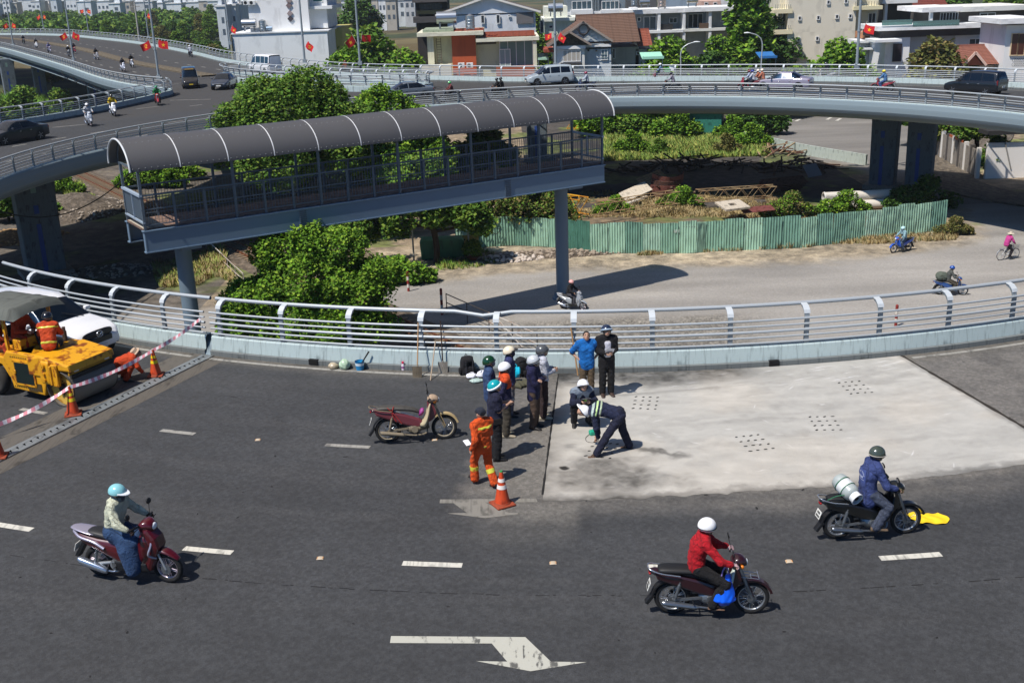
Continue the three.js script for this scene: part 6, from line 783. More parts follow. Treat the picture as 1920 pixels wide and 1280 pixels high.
// ---------- plants ----------
function crownGeo(seed, lobes, n, leaf, { gap = .34, hues = [[.055, .105, .02], [.085, .14, .03], [.035, .07, .018]], droop = 0 } = {}) {
  const q = rng(seed), P = new Float32Array(n * 18), N = new Float32Array(n * 18), C = new Float32Array(n * 18), tot = lobes.reduce((a, l) => a + l[3] ** 2, 0); let m = 0, guard = 0;
  while (m < n && guard++ < n * 12) {
    let k = q() * tot, li = 0; while ((k -= lobes[li][3] ** 2) > 0 && li < lobes.length - 1) li++; const L = lobes[li];
    const u = q() * 2 - 1, a = q() * 2 * PI, s = sqrt(1 - u * u), rr = L[3] * (.5 + .5 * pow(q(), .45)) * (1 + .42 * (fbm(s * cos(a) * 3 + li * 5 + seed, u * 3 + s * sin(a) * 3, 3) - .5) * 2);
    const dx = s * cos(a), dy = u, dz = s * sin(a), x = L[0] + dx * rr, y = L[1] + dy * rr * (L[4] || .8), z = L[2] + dz * rr;
    if (fbm(x * 1.1 + seed * 3, y * 1.1 + z * 1.3, 3) < gap + .1 * q()) continue;
    // a leaf: two triangles folded along the midrib
    const l = leaf * (.6 + .8 * q()), w = l * .42, yaw = q() * 2 * PI, pit = -.8 + 1.5 * q() - droop, ax = cos(yaw) * cos(pit), ay = sin(pit), az = sin(yaw) * cos(pit), rl = (q() - .5) * 1.9, cr = cos(rl), sr = sin(rl), ux = -cos(yaw) * ay, uy = cos(pit), uz = -sin(yaw) * ay, bx2 = -sin(yaw) * cr + ux * sr, by2 = uy * sr, bz2 = cos(yaw) * cr + uz * sr, o = m * 18;
    const p = [x, y, z, x + ax * l * .5 + bx2 * w, y + ay * l * .5 + by2 * w, z + az * l * .5 + bz2 * w, x + ax * l, y + ay * l, z + az * l, x + ax * l * .5 - bx2 * w, y + ay * l * .5 - by2 * w, z + az * l * .5 - bz2 * w];
    let nx = ux * cr + sin(yaw) * sr, ny = uy * cr, nz = uz * cr - cos(yaw) * sr; const sg = nx * dx + ny * (dy + .6) + nz * dz < 0 ? -1 : 1; nx = nx * sg + .3 * dx; ny = ny * sg + .3 * dy + .1; nz = nz * sg + .3 * dz; const e = [p[6] - x, p[7] - y, p[8] - z], f = [p[3] - x, p[4] - y, p[5] - z], up = (e[1] * f[2] - e[2] * f[1]) * nx + (e[2] * f[0] - e[0] * f[2]) * ny + (e[0] * f[1] - e[1] * f[0]) * nz > 0;
    P.set(up ? [p[0], p[1], p[2], p[6], p[7], p[8], p[3], p[4], p[5], p[0], p[1], p[2], p[9], p[10], p[11], p[6], p[7], p[8]] : [p[0], p[1], p[2], p[3], p[4], p[5], p[6], p[7], p[8], p[0], p[1], p[2], p[6], p[7], p[8], p[9], p[10], p[11]], o);
    const nl = hypot(nx, ny, nz); const h = hues[floor(q() * hues.length)], v = .7 + .6 * q();
    for (let i = 0; i < 6; i++) { N.set([nx / nl, ny / nl, nz / nl], o + i * 3); C.set([h[0] * v, h[1] * v, h[2] * v], o + i * 3); } m++;
  }
  const g = new THREE.BufferGeometry(); g.setAttribute('position', new THREE.BufferAttribute(P.slice(0, m * 18), 3)); g.setAttribute('normal', new THREE.BufferAttribute(N.slice(0, m * 18), 3)); g.setAttribute('color', new THREE.BufferAttribute(C.slice(0, m * 18), 3)); return norm(g);
}
const LEAF = new THREE.MeshPhysicalMaterial({ vertexColors: true, color: new THREE.Color(1.7, 1.42, 1.7), specularIntensity: .25, roughness: .8, side: THREE.DoubleSide, transmission: .25, thickness: 0 }), BARK = mat(0x5a4c3f, { r: .95, map: 'dirt' });
function trunkGeo(h, r, lobes, seed) { const q = rng(seed), o = [tube([[0, -.2, 0], [r * .6, h * .4, r * .3], [-r * .3, h, 0]], r, 8).translate(0, 0, 0)]; for (const L of lobes) o.push(bar([-r * .2, h * (.65 + .3 * q()), 0], [L[0], L[1], L[2]], r * .55, 6, r * .15), bar([L[0] * .5, lerp(h * .8, L[1], .5), L[2] * .5], [L[0] + L[3] * (q() - .5), L[1] + L[3] * .5, L[2] + L[3] * (q() - .5)], r * .25, 5, r * .08)); return o; }
const TREEG = {};
function tree(label, p, o, group, name = 'tree') {
  const { seed = 1, lobes, n = 6000, leaf = .3, trunk = 3, r = .2, s = 1, hues, gap, turn = 0, cat = name === 'tree' ? 'tree' : 'bush', key } = o, t = thing(name, label, cat, p, turn, group), k = key || JSON.stringify([seed, lobes, n, leaf]);
  const G2 = TREEG[k] ||= [crownGeo(seed, lobes, n, leaf, { hues, gap }), merge(trunkGeo(trunk, r, lobes, seed))];
  part(name === 'tree' ? 'trunk' : 'stems', G2[1], BARK, t); part('crown', G2[0], LEAF, t); t.scale.setScalar(s); return t;
}
const DARKG = [[.035, .095, .012], [.05, .12, .015], [.02, .06, .01]], FRESH = [[.09, .22, .012], [.065, .165, .012], [.14, .26, .02], [.04, .1, .01]], OLIVE = [[.11, .14, .028], [.08, .105, .022], [.14, .13, .04], [.06, .08, .02]], MID = [[.055, .145, .014], [.08, .17, .018], [.035, .09, .01], [.11, .19, .022]];
const gp = (px, py) => G(px, py, GY);
tree('large bushy tree with feathery leaves in front of the footbridge, half behind the near railing', V(-9.5, GY, -51.5), { seed: 3, n: 95000, leaf: .15, gap: .34, trunk: 2.2, r: .16, hues: FRESH, lobes: [[0, 4.2, 0, 2.2], [-2.4, 3.4, .3, 1.7], [2.2, 3.7, .4, 1.8], [-1.2, 5.5, -.5, 1.5], [1.3, 5.6, -.3, 1.4], [3.3, 4.5, .2, 1.1], [-3.4, 2.3, .4, 1.1], [.5, 2.3, 1.4, 1.9], [3.0, 2.3, .7, 1.2], [.1, 6.2, -.4, 1.0], [-2.0, 1.4, 1, 1.4]] });
{ const p = gp(560, 400); tree('dense dark green tree rising behind the left half of the footbridge roof', V(-15.0, GY, -79), { seed: 5, n: 70000, leaf: .21, gap: .33, trunk: 4.5, r: .3, hues: MID, lobes: [[0, 9.0, 0, 3.4], [-3.6, 8.3, .3, 2.2], [4.6, 8.2, .3, 1.9], [2.9, 8.6, .4, 2.4], [-.6, 6.6, 1.6, 3.1], [-4.3, 6.9, .2, 1.7], [3.9, 6.6, .6, 2.3], [1.4, 10.6, -.4, 1.9], [-1.6, 10.4, 0, 1.8], [3.2, 10.2, 0, 1.2]] });
  tree('medium green tree behind the footbridge roof, right of the large dark one', V(-8.6, GY, -80.5), { seed: 6, n: 38000, leaf: .21, gap: .4, trunk: 4, r: .25, hues: FRESH, lobes: [[0, 8.7, 0, 2.4], [2.3, 7.9, 0, 1.8], [-1.8, 6.6, .8, 1.8], [3.6, 5.8, .3, 1.5], [.8, 5.2, 1, 2.2]] });
  tree('leafy tree below the middle of the footbridge, shading the green container', V(-4.8, GY, -71.2), { seed: 8, n: 26000, leaf: .22, gap: .42, trunk: 2.6, r: .2, hues: MID, lobes: [[0, 3.9, 0, 1.9], [-2.6, 3.4, .3, 1.9], [2.3, 3.3, .5, 1.4], [-.6, 5.6, 0, 2.0], [3.0, 2.7, .8, .9], [-4.6, 3.0, .4, 1.7]] });
  tree('spreading bush overhanging the green corrugated fence left of the column', V(1.1, GY, -76.8), { seed: 9, n: 22000, leaf: .19, gap: .4, trunk: 1.6, r: .15, hues: OLIVE.concat(MID), lobes: [[0, 2.7, .2, 1.9], [-2.3, 2.5, .2, 1.5], [2.0, 2.4, .5, 1.5], [.2, 3.9, 0, 1.3], [3.2, 1.9, .6, .9]] }, undefined, 'bush');
  tree('low bush beside the road below the middle of the footbridge', gp(745, 530), { seed: 10, n: 5000, leaf: .22, trunk: .5, r: .07, hues: FRESH, lobes: [[0, .9, 0, .9], [1.1, .7, .3, .8], [-1.2, .8, 0, .9], [2.0, .5, .2, .5]] }, undefined, 'bush'); }
// bushes of the yard and along the track
[['feathery green bush in front of the concrete pipes', 1580, 402, FRESH, .8, 11], ['green weedy bush behind the fence, left of the pipes', 1478, 406, FRESH.concat(OLIVE), .8, 12], ['green creeper clump beside the brown lattice jib', 1275, 388, FRESH, .7, 13], ['small green bush beside the tan slab', 1150, 402, FRESH, .65, 14], ['dark bush in the shade beside the right-hand piers', 1730, 392, DARKG, 1.1, 15], ['grey-green bush at the end of the corrugated fence', 1785, 440, OLIVE, .55, 16],
  ['green bush beside the railway track at left', 118, 362, FRESH, .8, 17], ['green bush at the left edge below the slip road', 15, 415, MID, 1.7, 18], ['bush with leafy shoots under the left end of the footbridge', 285, 352, FRESH, 1.25, 19], ['sunlit bush between the track and the footbridge', 330, 338, FRESH, 1.1, 20], ['bush under the slip road at the left edge', 40, 232, MID, 2.2, 26], ['low bush under the ring rail at left', 110, 222, MID, 1.8, 27]]
  .forEach(([l, x, y, h, s, sd]) => tree(l, gp(x, y), { seed: sd, n: 6500, leaf: .2, trunk: .5, r: .06, s, hues: h, lobes: [[0, 1.0, 0, 1.0], [1.3, .8, .2, .8], [-1.3, .8, -.1, .9], [.4, 1.7, 0, .8], [-2.1, .5, .2, .6], [2.1, .5, .1, .6]] }, undefined, 'bush'));
[['leafy bush behind the weeds, left of the green shed', 1215, 256, MID, 1.5, 31], ['tall bush covering the left wall of the green shed', 1266, 262, FRESH, 1.25, 32], ['bush among the sunny weeds, left part', 1185, 288, FRESH, .8, 38], ['bush among the sunny weeds, middle part', 1235, 293, MID, .6, 39], ['yellowish bush among the sunny weeds, right part', 1362, 290, OLIVE, .7, 40], ['bush at the right end of the sunny weeds', 1410, 280, FRESH, .9, 41], ['bush below the footbridge roof end beside the yellow lattice', 1140, 256, FRESH, 1.6, 33], ['bush right of the green shed', 1372, 262, FRESH, .9, 34], ['creeper-covered post beside the street under the ring', 1418, 252, DARKG, 1.5, 35], ['bush behind the right half of the footbridge floor', 900, 318, MID, 1.6, 36], ['bush behind the middle of the footbridge floor', 800, 330, MID, 1.6, 37]].forEach(([l, x, y, h, s, sd]) => tree(l, gp(x, y), { key: 'hedge' + (sd % 3) + h[0], seed: sd, n: 7000, leaf: .26, trunk: .6, r: .07, s, hues: h, lobes: [[0, 1.0, 0, 1.1], [1.4, .9, .2, .9], [-1.3, .9, -.1, 1.0], [.3, 2.0, 0, .9], [-.2, 2.6, 0, .5]] }, undefined, 'bush'));
// grass and weeds
function grassField(name, area, count, h, hues, seed) {
  const q = rng(seed), bl = []; for (let i = 0; i < 18; i++) { const a = q() * 2 * PI, r = .02 + .3 * q(), hh = .35 + .75 * q(), ln = .06 + .3 * q(), w = .011 + .01 * q(), x = r * cos(a), z = r * sin(a), dx = ln * cos(a + .6), dz = ln * sin(a + .6), g = new THREE.BufferGeometry(); const A = [x - w, 0, z + w], B = [x + w, 0, z - w], Q = [x + dx * .4, hh * .65, z + dz * .4], E = [x + dx, hh, z + dz], upw = (a, b, c) => (b[2] - a[2]) * (c[0] - a[0]) - (b[0] - a[0]) * (c[2] - a[2]) > 0 ? [...a, ...b, ...c] : [...a, ...c, ...b]; g.setAttribute('position', new THREE.Float32BufferAttribute([...upw(A, B, Q), ...upw(Q, B, E)], 3)); g.computeVertexNormals(); bl.push(norm(g)); }
  const bg = merge(bl); { const n = bg.attributes.normal; for (let i = 0; i < n.count; i++) n.setXYZ(i, 0, 1, 0); }
  const m = new THREE.InstancedMesh(bg, mat(0xffffff, { r: .9, side: true }), count), M4 = new THREE.Matrix4(), c = new THREE.Color(); let k = 0, guard = 0;
  while (k < count && guard++ < count * 30) { const [x, z, s] = area(q) || []; if (x === undefined) continue; const v = h * s * (.6 + .8 * q()); M4.compose(V(x, GY, z), new THREE.Quaternion().setFromEuler(new THREE.Euler(.2 * (q() - .5), q() * 6.3, .2 * (q() - .5))), V(v * 1.15, v, v * 1.15)); m.setMatrixAt(k, M4); const e = hues[floor(q() * hues.length)], b = .75 + .5 * q(); m.setColorAt(k, c.setRGB(e[0] * b, e[1] * b, e[2] * b)); k++; }
  m.count = k; m.name = name; m.userData.kind = 'stuff'; m.castShadow = m.receiveShadow = true; scene.add(m); return m;
}
const DRY = [[.36, .27, .12], [.30, .22, .10], [.24, .20, .09], [.42, .33, .17]], GREENG = [[.2, .28, .05], [.28, .34, .07], [.15, .22, .04], [.38, .36, .1]];
const quadArea = (pts, th = .35) => q => { const a = pts.map(p => gp(...p)), u = q(), v = q(), x = lerp(lerp(a[0].x, a[1].x, u), lerp(a[3].x, a[2].x, u), v), z = lerp(lerp(a[0].z, a[1].z, u), lerp(a[3].z, a[2].z, u), v); const n = fbm(x * .5 + 3, z * .5 + 8, 3); return n < th ? null : [x, z, .6 + 1.1 * (n - th)]; };
{ const mk = (n, l, g, c, h, hu, s, th) => { const o = grassField(n, quadArea(g, th), c, h, hu, s); tag(o, l, 'grass'); };
  mk('weeds', 'tall yellow-green weeds in the sun under the far side of the ring', [[1135, 236], [1425, 244], [1440, 292], [1135, 302]], 22000, .6, GREENG.concat([[.09, .17, .03], [.13, .22, .03]]), 41, .2);
  mk('dry_grass', 'dry straw-coloured grass on the storage yard behind the corrugated fence', [[1090, 362], [1470, 362], [1560, 408], [1075, 408]], 4200, .3, DRY, 42, .4);
  mk('verge_grass', 'dry grass growing along the foot of the corrugated fence', [[1150, 472], [1790, 436], [1800, 450], [1150, 482]], 1700, .36, DRY.concat([[.2, .2, .08]]), 43, .42);
  mk('weeds', 'green weeds beside the railway track', [[105, 345], [150, 340], [205, 400], [150, 405]], 900, .45, GREENG.concat([[.1, .16, .04]]), 44, .45);
  mk('dry_grass', 'dry grass round the left footbridge column', [[290, 500], [410, 470], [440, 530], [300, 540]], 1800, .6, DRY.concat(GREENG), 45, .35);
  mk('weeds', 'green weeds behind the railway at left', [[250, 322], [345, 306], [350, 340], [275, 350]], 1200, .5, FRESH.map(c => c.map(v => v * 1.3)), 46, .3);
  mk('weeds', 'weeds by the flower pot and green container', [[815, 478], [930, 470], [935, 500], [820, 508]], 420, .38, GREENG.concat(FRESH), 47, .4);
  mk('weeds', 'green undergrowth below the slip road at upper left', [[0, 180], [120, 190], [110, 232], [0, 240]], 900, 1.2, FRESH, 48, .3); }

// ---------- the storage yard and the railway ----------
{
  const path = [[-3.6, -75.1], [0.42, -75.5], [3.84, -74.3], [5.4, -72.5], [12.26, -71.5], [12.9, -71.8], [19.19, -71.95], [25.09, -73.85], [30.2, -75.6]], t = thing('corrugated_fence', 'green corrugated metal fence round the storage yard along the lower road', 'fence', [0, GY, 0]), q = rng(61);
  const cols = [0x95bda9, 0x9fc7b2, 0x86b19d, 0x93bda9, 0xa3c8b6, 0x739f8f], geos = [0, 1, 2, 3].map(v => { const g = new THREE.PlaneGeometry(1, 2.05, 64, 10), p = g.attributes.position; for (let i = 0; i < p.count; i++) { const x = p.getX(i), y = p.getY(i); p.setXYZ(i, x, y + 1.02 + .03 * sin(x * 3 + v), .035 * sin(x * 2 * PI * 7) + .12 * (fbm(x * 2.4 + v * 9, y * 1.6, 3) - .5)); } g.computeVertexNormals(); return norm(g); });
  let li = 0; for (let i = 0; i < path.length - 1; i++) { const a = path[i], b = path[i + 1], L = hypot(b[0] - a[0], b[1] - a[1]), n = max(1, Math.round(L / 1.25)); for (let k = 0; k < n; k++) { const u = (k + .5) / n, o = part('panel', geos[floor(q() * 4)], mat(i === 2 ? 0x4b8070 : cols[floor(q() * cols.length)], { r: .6, map: 'stain', side: true }), t); o.position.set(lerp(a[0], b[0], u), .02 * q(), lerp(a[1], b[1], u) + .05 * q()); o.scale.set(L / n + .03, .95 + .11 * q(), 1); o.rotation.set(.07 * (q() - .5), heading(V(a[0], 0, a[1]), V(b[0], 0, b[1])),   .03 * (q() - .5)); li++; } }
  part('rail', sweep(path.map((p, i) => ({ x: p[0], z: p[1] - .08, nx: 0, nz: 1 })), circleProf(0, 1.75, .03, 6), { closed: true, round: true }), mat(0x6b6f68, { r: .7 }), t);
  part('graffiti', [tube([[-1.25, 1.45, .08], [-1.6, 1.5, .08], [-1.78, 1.2, .08], [-1.6, .9, .08], [-1.25, 1.0, .08]], .025, 5), tube([[-.6, 1.3, .08], [-.95, 1.35, .08], [-1.05, 1.1, .08], [-.85, .95, .08], [-.6, 1.15, .08], [-.58, 1.4, .08], [-.55, .95, .08]], .025, 5)].map(g => g.translate(0, 0, -75.15)), mat(0x1d211f, { r: .8 }), t);
  part('notice', bx(.34, .2, .02, 11.0, 1.5, -71.6), mat(0xb8c7bd, { r: .7, map: 'stain' }), t);
  // things stacked in the yard
  const RUST = mat(0x55352a, { r: .9, map: 'rust' }), WOOD = mat(0xa98e6c, { r: .9, map: 'stain' }), CONC = mat(0xc4bcae, { r: .9, map: 'stain' });
  const pipe = (l, x, y, z, L) => { const p = thing('concrete_pipe', l, 'concrete pipe', [x, GY + y, z], .06, 'concrete pipes stacked behind the fence'); part('pipe_wall', [cyl(.36, .36, L, 0, 0, 0, 28, true), cyl(.29, .29, L, 0, 0, 0, 28, true), norm(new THREE.RingGeometry(.29, .36, 28).rotateX(-PI / 2).translate(0, L / 2, 0)), norm(new THREE.RingGeometry(.29, .36, 28).rotateX(PI / 2).translate(0, -L / 2, 0))].map(g => g.rotateZ(PI / 2)), mat(0xd8d5cf, { r: .85, map: 'stain', side: true }), p); part('collar', [cyl(.39, .39, .1, 0, L / 2 - .05, 0, 28, true).rotateZ(PI / 2)], mat(0xcfccc6, { r: .85, side: true }), p); };
  const pp = gp(1615, 393); pipe('lower front concrete pipe behind the fence', pp.x, .38, pp.z, 5.6); pipe('lower rear concrete pipe, sticking out farthest to the right', pp.x + .45, .38, pp.z - .78, 5.6); pipe('upper concrete pipe lying on the two lower ones', pp.x - .15, 1.02, pp.z - .39, 5.4);
  const truss = (name, l, a, b, w, h, c, n, r = .035) => { const t2 = thing(name, l, 'lattice jib', a), d = b.clone().sub(a), L = d.length(), x = d.clone().normalize(), z = V(-x.z, 0, x.x).normalize(), y = V(0, 1, 0), at2 = (k, i) => x.clone().multiplyScalar(k * L).addScaledVector(z, (i & 1 ? .5 : -.5) * w).addScaledVector(y, i & 2 ? h : 0).toArray(), M = mat(c, { r: .75, map: 'rust' }); for (let i = 0; i < 4; i++) part('chord', bar(at2(0, i), at2(1, i), r, 6), M, t2); const br = []; for (let k = 0; k < n; k++) for (const [i, j] of [[0, 2], [1, 3], [0, 1], [2, 3]]) br.push(bar(at2(k / n, k % 2 ? j : i), at2((k + 1) / n, k % 2 ? i : j), r * .6, 5)); part('bracing', br, M, t2).userData.kind = 'stuff'; return t2; };
  const gy = (x, y, u) => { const p = gp(x, y); p.y += u; return p; };
  truss('lattice_jib', 'brown lattice crane jib lying behind the fence, left of the square slab', gy(1113, 424, .75), gy(1268, 400, .85), .9, .9, 0xa58f68, 11); truss('lattice_jib', 'brown lattice crane jib lying behind the fence, right half ending at the green weeds', gy(1306, 394, .7), gy(1452, 386, .75), .9, .85, 0xa08c68, 9);
  truss('lattice_jib', 'bright yellow lattice section behind the right footbridge column', gy(1005, 402, .5), gy(1096, 412, .3), 1.3, 1.3, 0xd99f12, 5, .05); truss('lattice_jib', 'yellow lattice section half hidden in the bushes under the roof end', gy(1070, 262, 1.2), gy(1165, 246, 1.4), 1.2, 1.2, 0xd99f12, 6, .05);
  const slab = (l, x, y, w, h, d, turn, tilt, m, up = .1) => { const o = thing('slab', l, 'slab', gy(x, y, up), turn); part('plate', muv(rb(w, h, d, 0, 0, 0, .02)), m, o); o.rotation.set(tilt[0], turn, tilt[1], 'YXZ'); return o; };
  slab('pale tan board leaning on the scrap heap', 1192, 375, 2.4, .08, 1.5, .35, [.3, .35], CONC, .7); slab('long tan plank at the foot of the leaning board', 1185, 384, 2.8, .12, .35, .35, [0, .22], CONC, .25);
  { const o = thing('pallet', 'tan slatted wooden pallet lying on top of the scrap heap', 'pallet', gy(1222, 362, 1.2), .25); for (let i = 0; i < 5; i++) part('slat', bx(2.2, .05, .2, 0, .06, -.7 + i * .34), WOOD, o); for (const x of [-.9, 0, .9]) part('bearer', bx(.12, .1, 1.5, x, -.02, 0), WOOD, o); o.rotation.z = .25; o.rotation.x = .3; const o2 = thing('pallet', 'small slatted crate lid lying in the dry grass at left', 'pallet', gy(1135, 378, .1), .3); for (let i = 0; i < 5; i++) part('slat', bx(1.5, .05, .14, 0, .05, -.5 + i * .25), WOOD, o2); for (const x of [-.6, .6]) part('bearer', bx(.1, .08, 1.2, x, 0, 0), WOOD, o2); }
  { const o = thing('steel_form', 'rusty curved steel formwork segments stacked beside the tan pallet', 'steel form', gy(1255, 374, 0), .2); for (let k = 0; k < 4; k++) part('segment', [sector(1.35, 1.45, 200, 340, .9, 0, 1.65 + .04 * k).rotateX(-PI / 2 + .1 * k).translate(.1 * k, .25 + .33 * k, 0)], mat([0x5a3a2f, 0x6b3d33, 0x4d332a, 0x734438][k], { r: .9, map: 'rust' }), o); }
  { const o = thing('slab', 'square concrete slab with a square hole, tipped on the fence top', 'concrete slab', gy(1373, 414, 1.1), .25); const s = new THREE.Shape([[-.95, -.95], [.95, -.95], [.95, .95], [-.95, .95]].map(p => new THREE.Vector2(...p))); s.holes.push(new THREE.Path([[-.28, -.28], [.28, -.28], [.28, .28], [-.28, .28]].map(p => new THREE.Vector2(...p)))); part('plate', norm(new THREE.ExtrudeGeometry(s, { depth: .14, bevelSize: .015, bevelThickness: .015, bevelSegments: 1 })).rotateX(-PI / 2), CONC, o); o.rotation.x = .12; }
  slab('reddish steel sheet beside the square slab', 1420, 412, 2.4, .06, 1.1, .1, [.15, .05], mat(0x6e3a36, { r: .8, map: 'rust' }), .8); slab('grey board tilted in the shade of the ring', 1523, 334, 1.3, .06, 1.4, .3, [.7, .1], mat(0x8a8f96, { r: .8 }), .7);
  for (let k = 0; k < 5; k++) slab(['rusty steel sheets stacked in the shade, topmost', 'rusty steel sheets stacked in the shade, second from top', 'rusty steel sheets stacked in the shade, third from top', 'rusty steel sheets stacked in the shade, fourth from top', 'rusty steel sheets stacked in the shade, lowest'][k], 1470 - k * 3, 362, 3.6, .05, 1.4, .12 + .05 * k, [.28, .06], mat(0x5b3d30, { r: .9, map: 'rust' }), 1.0 - k * .16);
  const heap = (name, l, x, y, w, d, n, L, cs, seed) => { const o = thing(name, l, 'scrap heap', gp(x, y)), r = rng(seed); for (let i = 0; i < n; i++) { const px = (r() - .5) * w, pz = (r() - .5) * d, hh = (1 - abs(px / w * 2)) * 1.1 * r(), a = r() * PI; part('timber', GC['tim' + (i % 5)] ||= bx(1, .09, .14), mat(cs[floor(r() * cs.length)], { r: .9, map: 'stain' }), o).position.set(px, .08 + hh, pz); const m = o.children[o.children.length - 1]; m.scale.set(L * (.4 + .8 * r()), 1, 1); m.rotation.set(r() - .5, a, .5 * (r() - .5)); } };
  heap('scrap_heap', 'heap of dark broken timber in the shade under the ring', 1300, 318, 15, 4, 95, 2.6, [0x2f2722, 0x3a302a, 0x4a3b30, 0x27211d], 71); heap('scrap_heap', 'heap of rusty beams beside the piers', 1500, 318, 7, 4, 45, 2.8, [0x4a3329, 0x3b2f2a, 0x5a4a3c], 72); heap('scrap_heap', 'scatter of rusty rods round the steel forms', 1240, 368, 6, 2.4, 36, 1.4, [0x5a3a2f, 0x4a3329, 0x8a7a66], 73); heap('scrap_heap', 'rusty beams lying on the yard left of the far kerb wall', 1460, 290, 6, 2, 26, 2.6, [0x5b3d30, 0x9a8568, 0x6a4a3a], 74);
  single('yard_wall', sweep(pathOf([[1390, 262], [1500, 288], [1625, 310]].map(p => { const q = gp(...p); return [q.x, q.z]; }), 1, 1), [[.1, 0], [.1, 1.0], [-.1, 1.0], [-.1, 0]].map(([n, y]) => [n, y + GY])), mat(0xb5c2bd, { r: .9, map: 'stain' }), 'low pale peeling wall between the yard and the far street', 'wall');
  { const s = gp(1312, 254), o = thing('shed', 'small green metal shed with a pale green hipped roof among the bushes', 'shed', s, -.25); part('wall', muv(bx(5.0, 3.0, 4.4, 0, 1.5, 0)), mat(0x2f7f72, { r: .6, map: 'stain' }), o); const rf = norm(new THREE.ConeGeometry(4.2, 1.3, 4, 1)).rotateY(PI / 4).scale(1, 1, .9).translate(0, 3.65, 0); part('roof', rf, mat(0x9fcab4, { r: .6, map: 'mottle' }), o); }
  { const o = thing('container', 'dark green metal container under the tree by the lower road', 'container', gp(830, 483), .05); part('body', [muv(ext([[-1.35, .1], [1.35, .1], [1.42, 1.15], [1.25, 1.3], [-1.3, 1.3], [-1.42, 1.15]], 1.1, 0, 0, 0, .04))], mat(0x2e6b50, { r: .6, map: 'stain' }), o); part('lid', rb(2.7, .06, 1.15, 0, 1.33, 0, .02), mat(0x3b7a5c, { r: .6 }), o); for (const x of [-1.1, 1.1]) part('support', bx(.12, .2, .9, x, .05, 0), mat(0x333, { r: .8 }), o); for (const x of [-1.9, 1.75]) part('post', cyl(.06, .06, 3.2, x, 1.6, .5, 10), mat(0x9a9a92, { r: .7 }), o); }
  { const o = thing('flower_pot', 'clay bowl with a round green shrub beside the container', 'flower pot', gp(887, 488)); part('bowl', norm(new THREE.LatheGeometry([[.15, 0], [.2, .02], [.42, .25], [.46, .27], [.4, .24], [0, .2]].map(p => new THREE.Vector2(...p)), 24)), mat(0x7a4334, { r: .8 }), o); part('crown', crownGeo(81, [[0, .95, 0, .55], [.2, .7, .1, .45], [-.25, .75, 0, .45]], 2200, .13, { hues: MID }), LEAF, o); part('stem', bar([0, .2, 0], [0, .8, 0], .03), BARK, o);
    const b = thing('notice_board', 'yellow notice board with dark writing beside the fence', 'notice board', gp(882, 474)); const cv = document.createElement('canvas'); cv.width = 256; cv.height = 160; const x = cv.getContext('2d'); x.fillStyle = '#a8904a'; x.fillRect(0, 0, 256, 160); x.fillStyle = '#2b2618'; for (let r = 0; r < 4; r++) for (let c = 10; c < 240;) { const w = 14 + 34 * hash(r * 17 + c); x.fillRect(c, 14 + r * 36, w, 20); c += w + 9; } const ct = new THREE.CanvasTexture(cv); ct.colorSpace = THREE.SRGBColorSpace; part('panel', bx(1.2, .75, .04, 0, .85, 0), mat(0xa8904a, { r: .8 }), b); const f = part('print', norm(new THREE.PlaneGeometry(1.16, .71)).translate(0, .85, .024), new THREE.MeshStandardMaterial({ map: ct, roughness: .8 }), b); for (const k of [-.5, .5]) part('post', bx(.06, .5, .04, k, .24, 0), mat(0x5a5040), b); }
  // rails and sleepers
  const tr = thing('railway_track', 'single railway track with rusty rails curving under the footbridge at left', 'railway track', [0, GY, 0]), tp = pathOf(TRACK, 1, .6), RM = mat(0x7a4f38, { r: .6, m: .4, map: 'rust' });
  for (const s of [-.5, .5]) part('rail', sweep(tp, [[s - .035, .12], [s - .03, .28], [s + .03, .28], [s + .035, .12]]), RM, tr);
  part('ballast', sweep(tp, [[1.9, -.02], [1.2, .13], [-1.2, .13], [-1.9, -.02]], { us: .5 }), mat(0xaa9d8e, { r: 1, map: 'dirt', bump: 'dirt', bs: .006 }), tr); part('sleepers', tp.map(p => beam([p.x + p.nx * .95, .13, p.z + p.nz * .95], [p.x - p.nx * .95, .13, p.z - p.nz * .95], .22, .1)), mat(0x8f7d66, { r: .9, map: 'stain' }), tr).userData.kind = 'stuff';
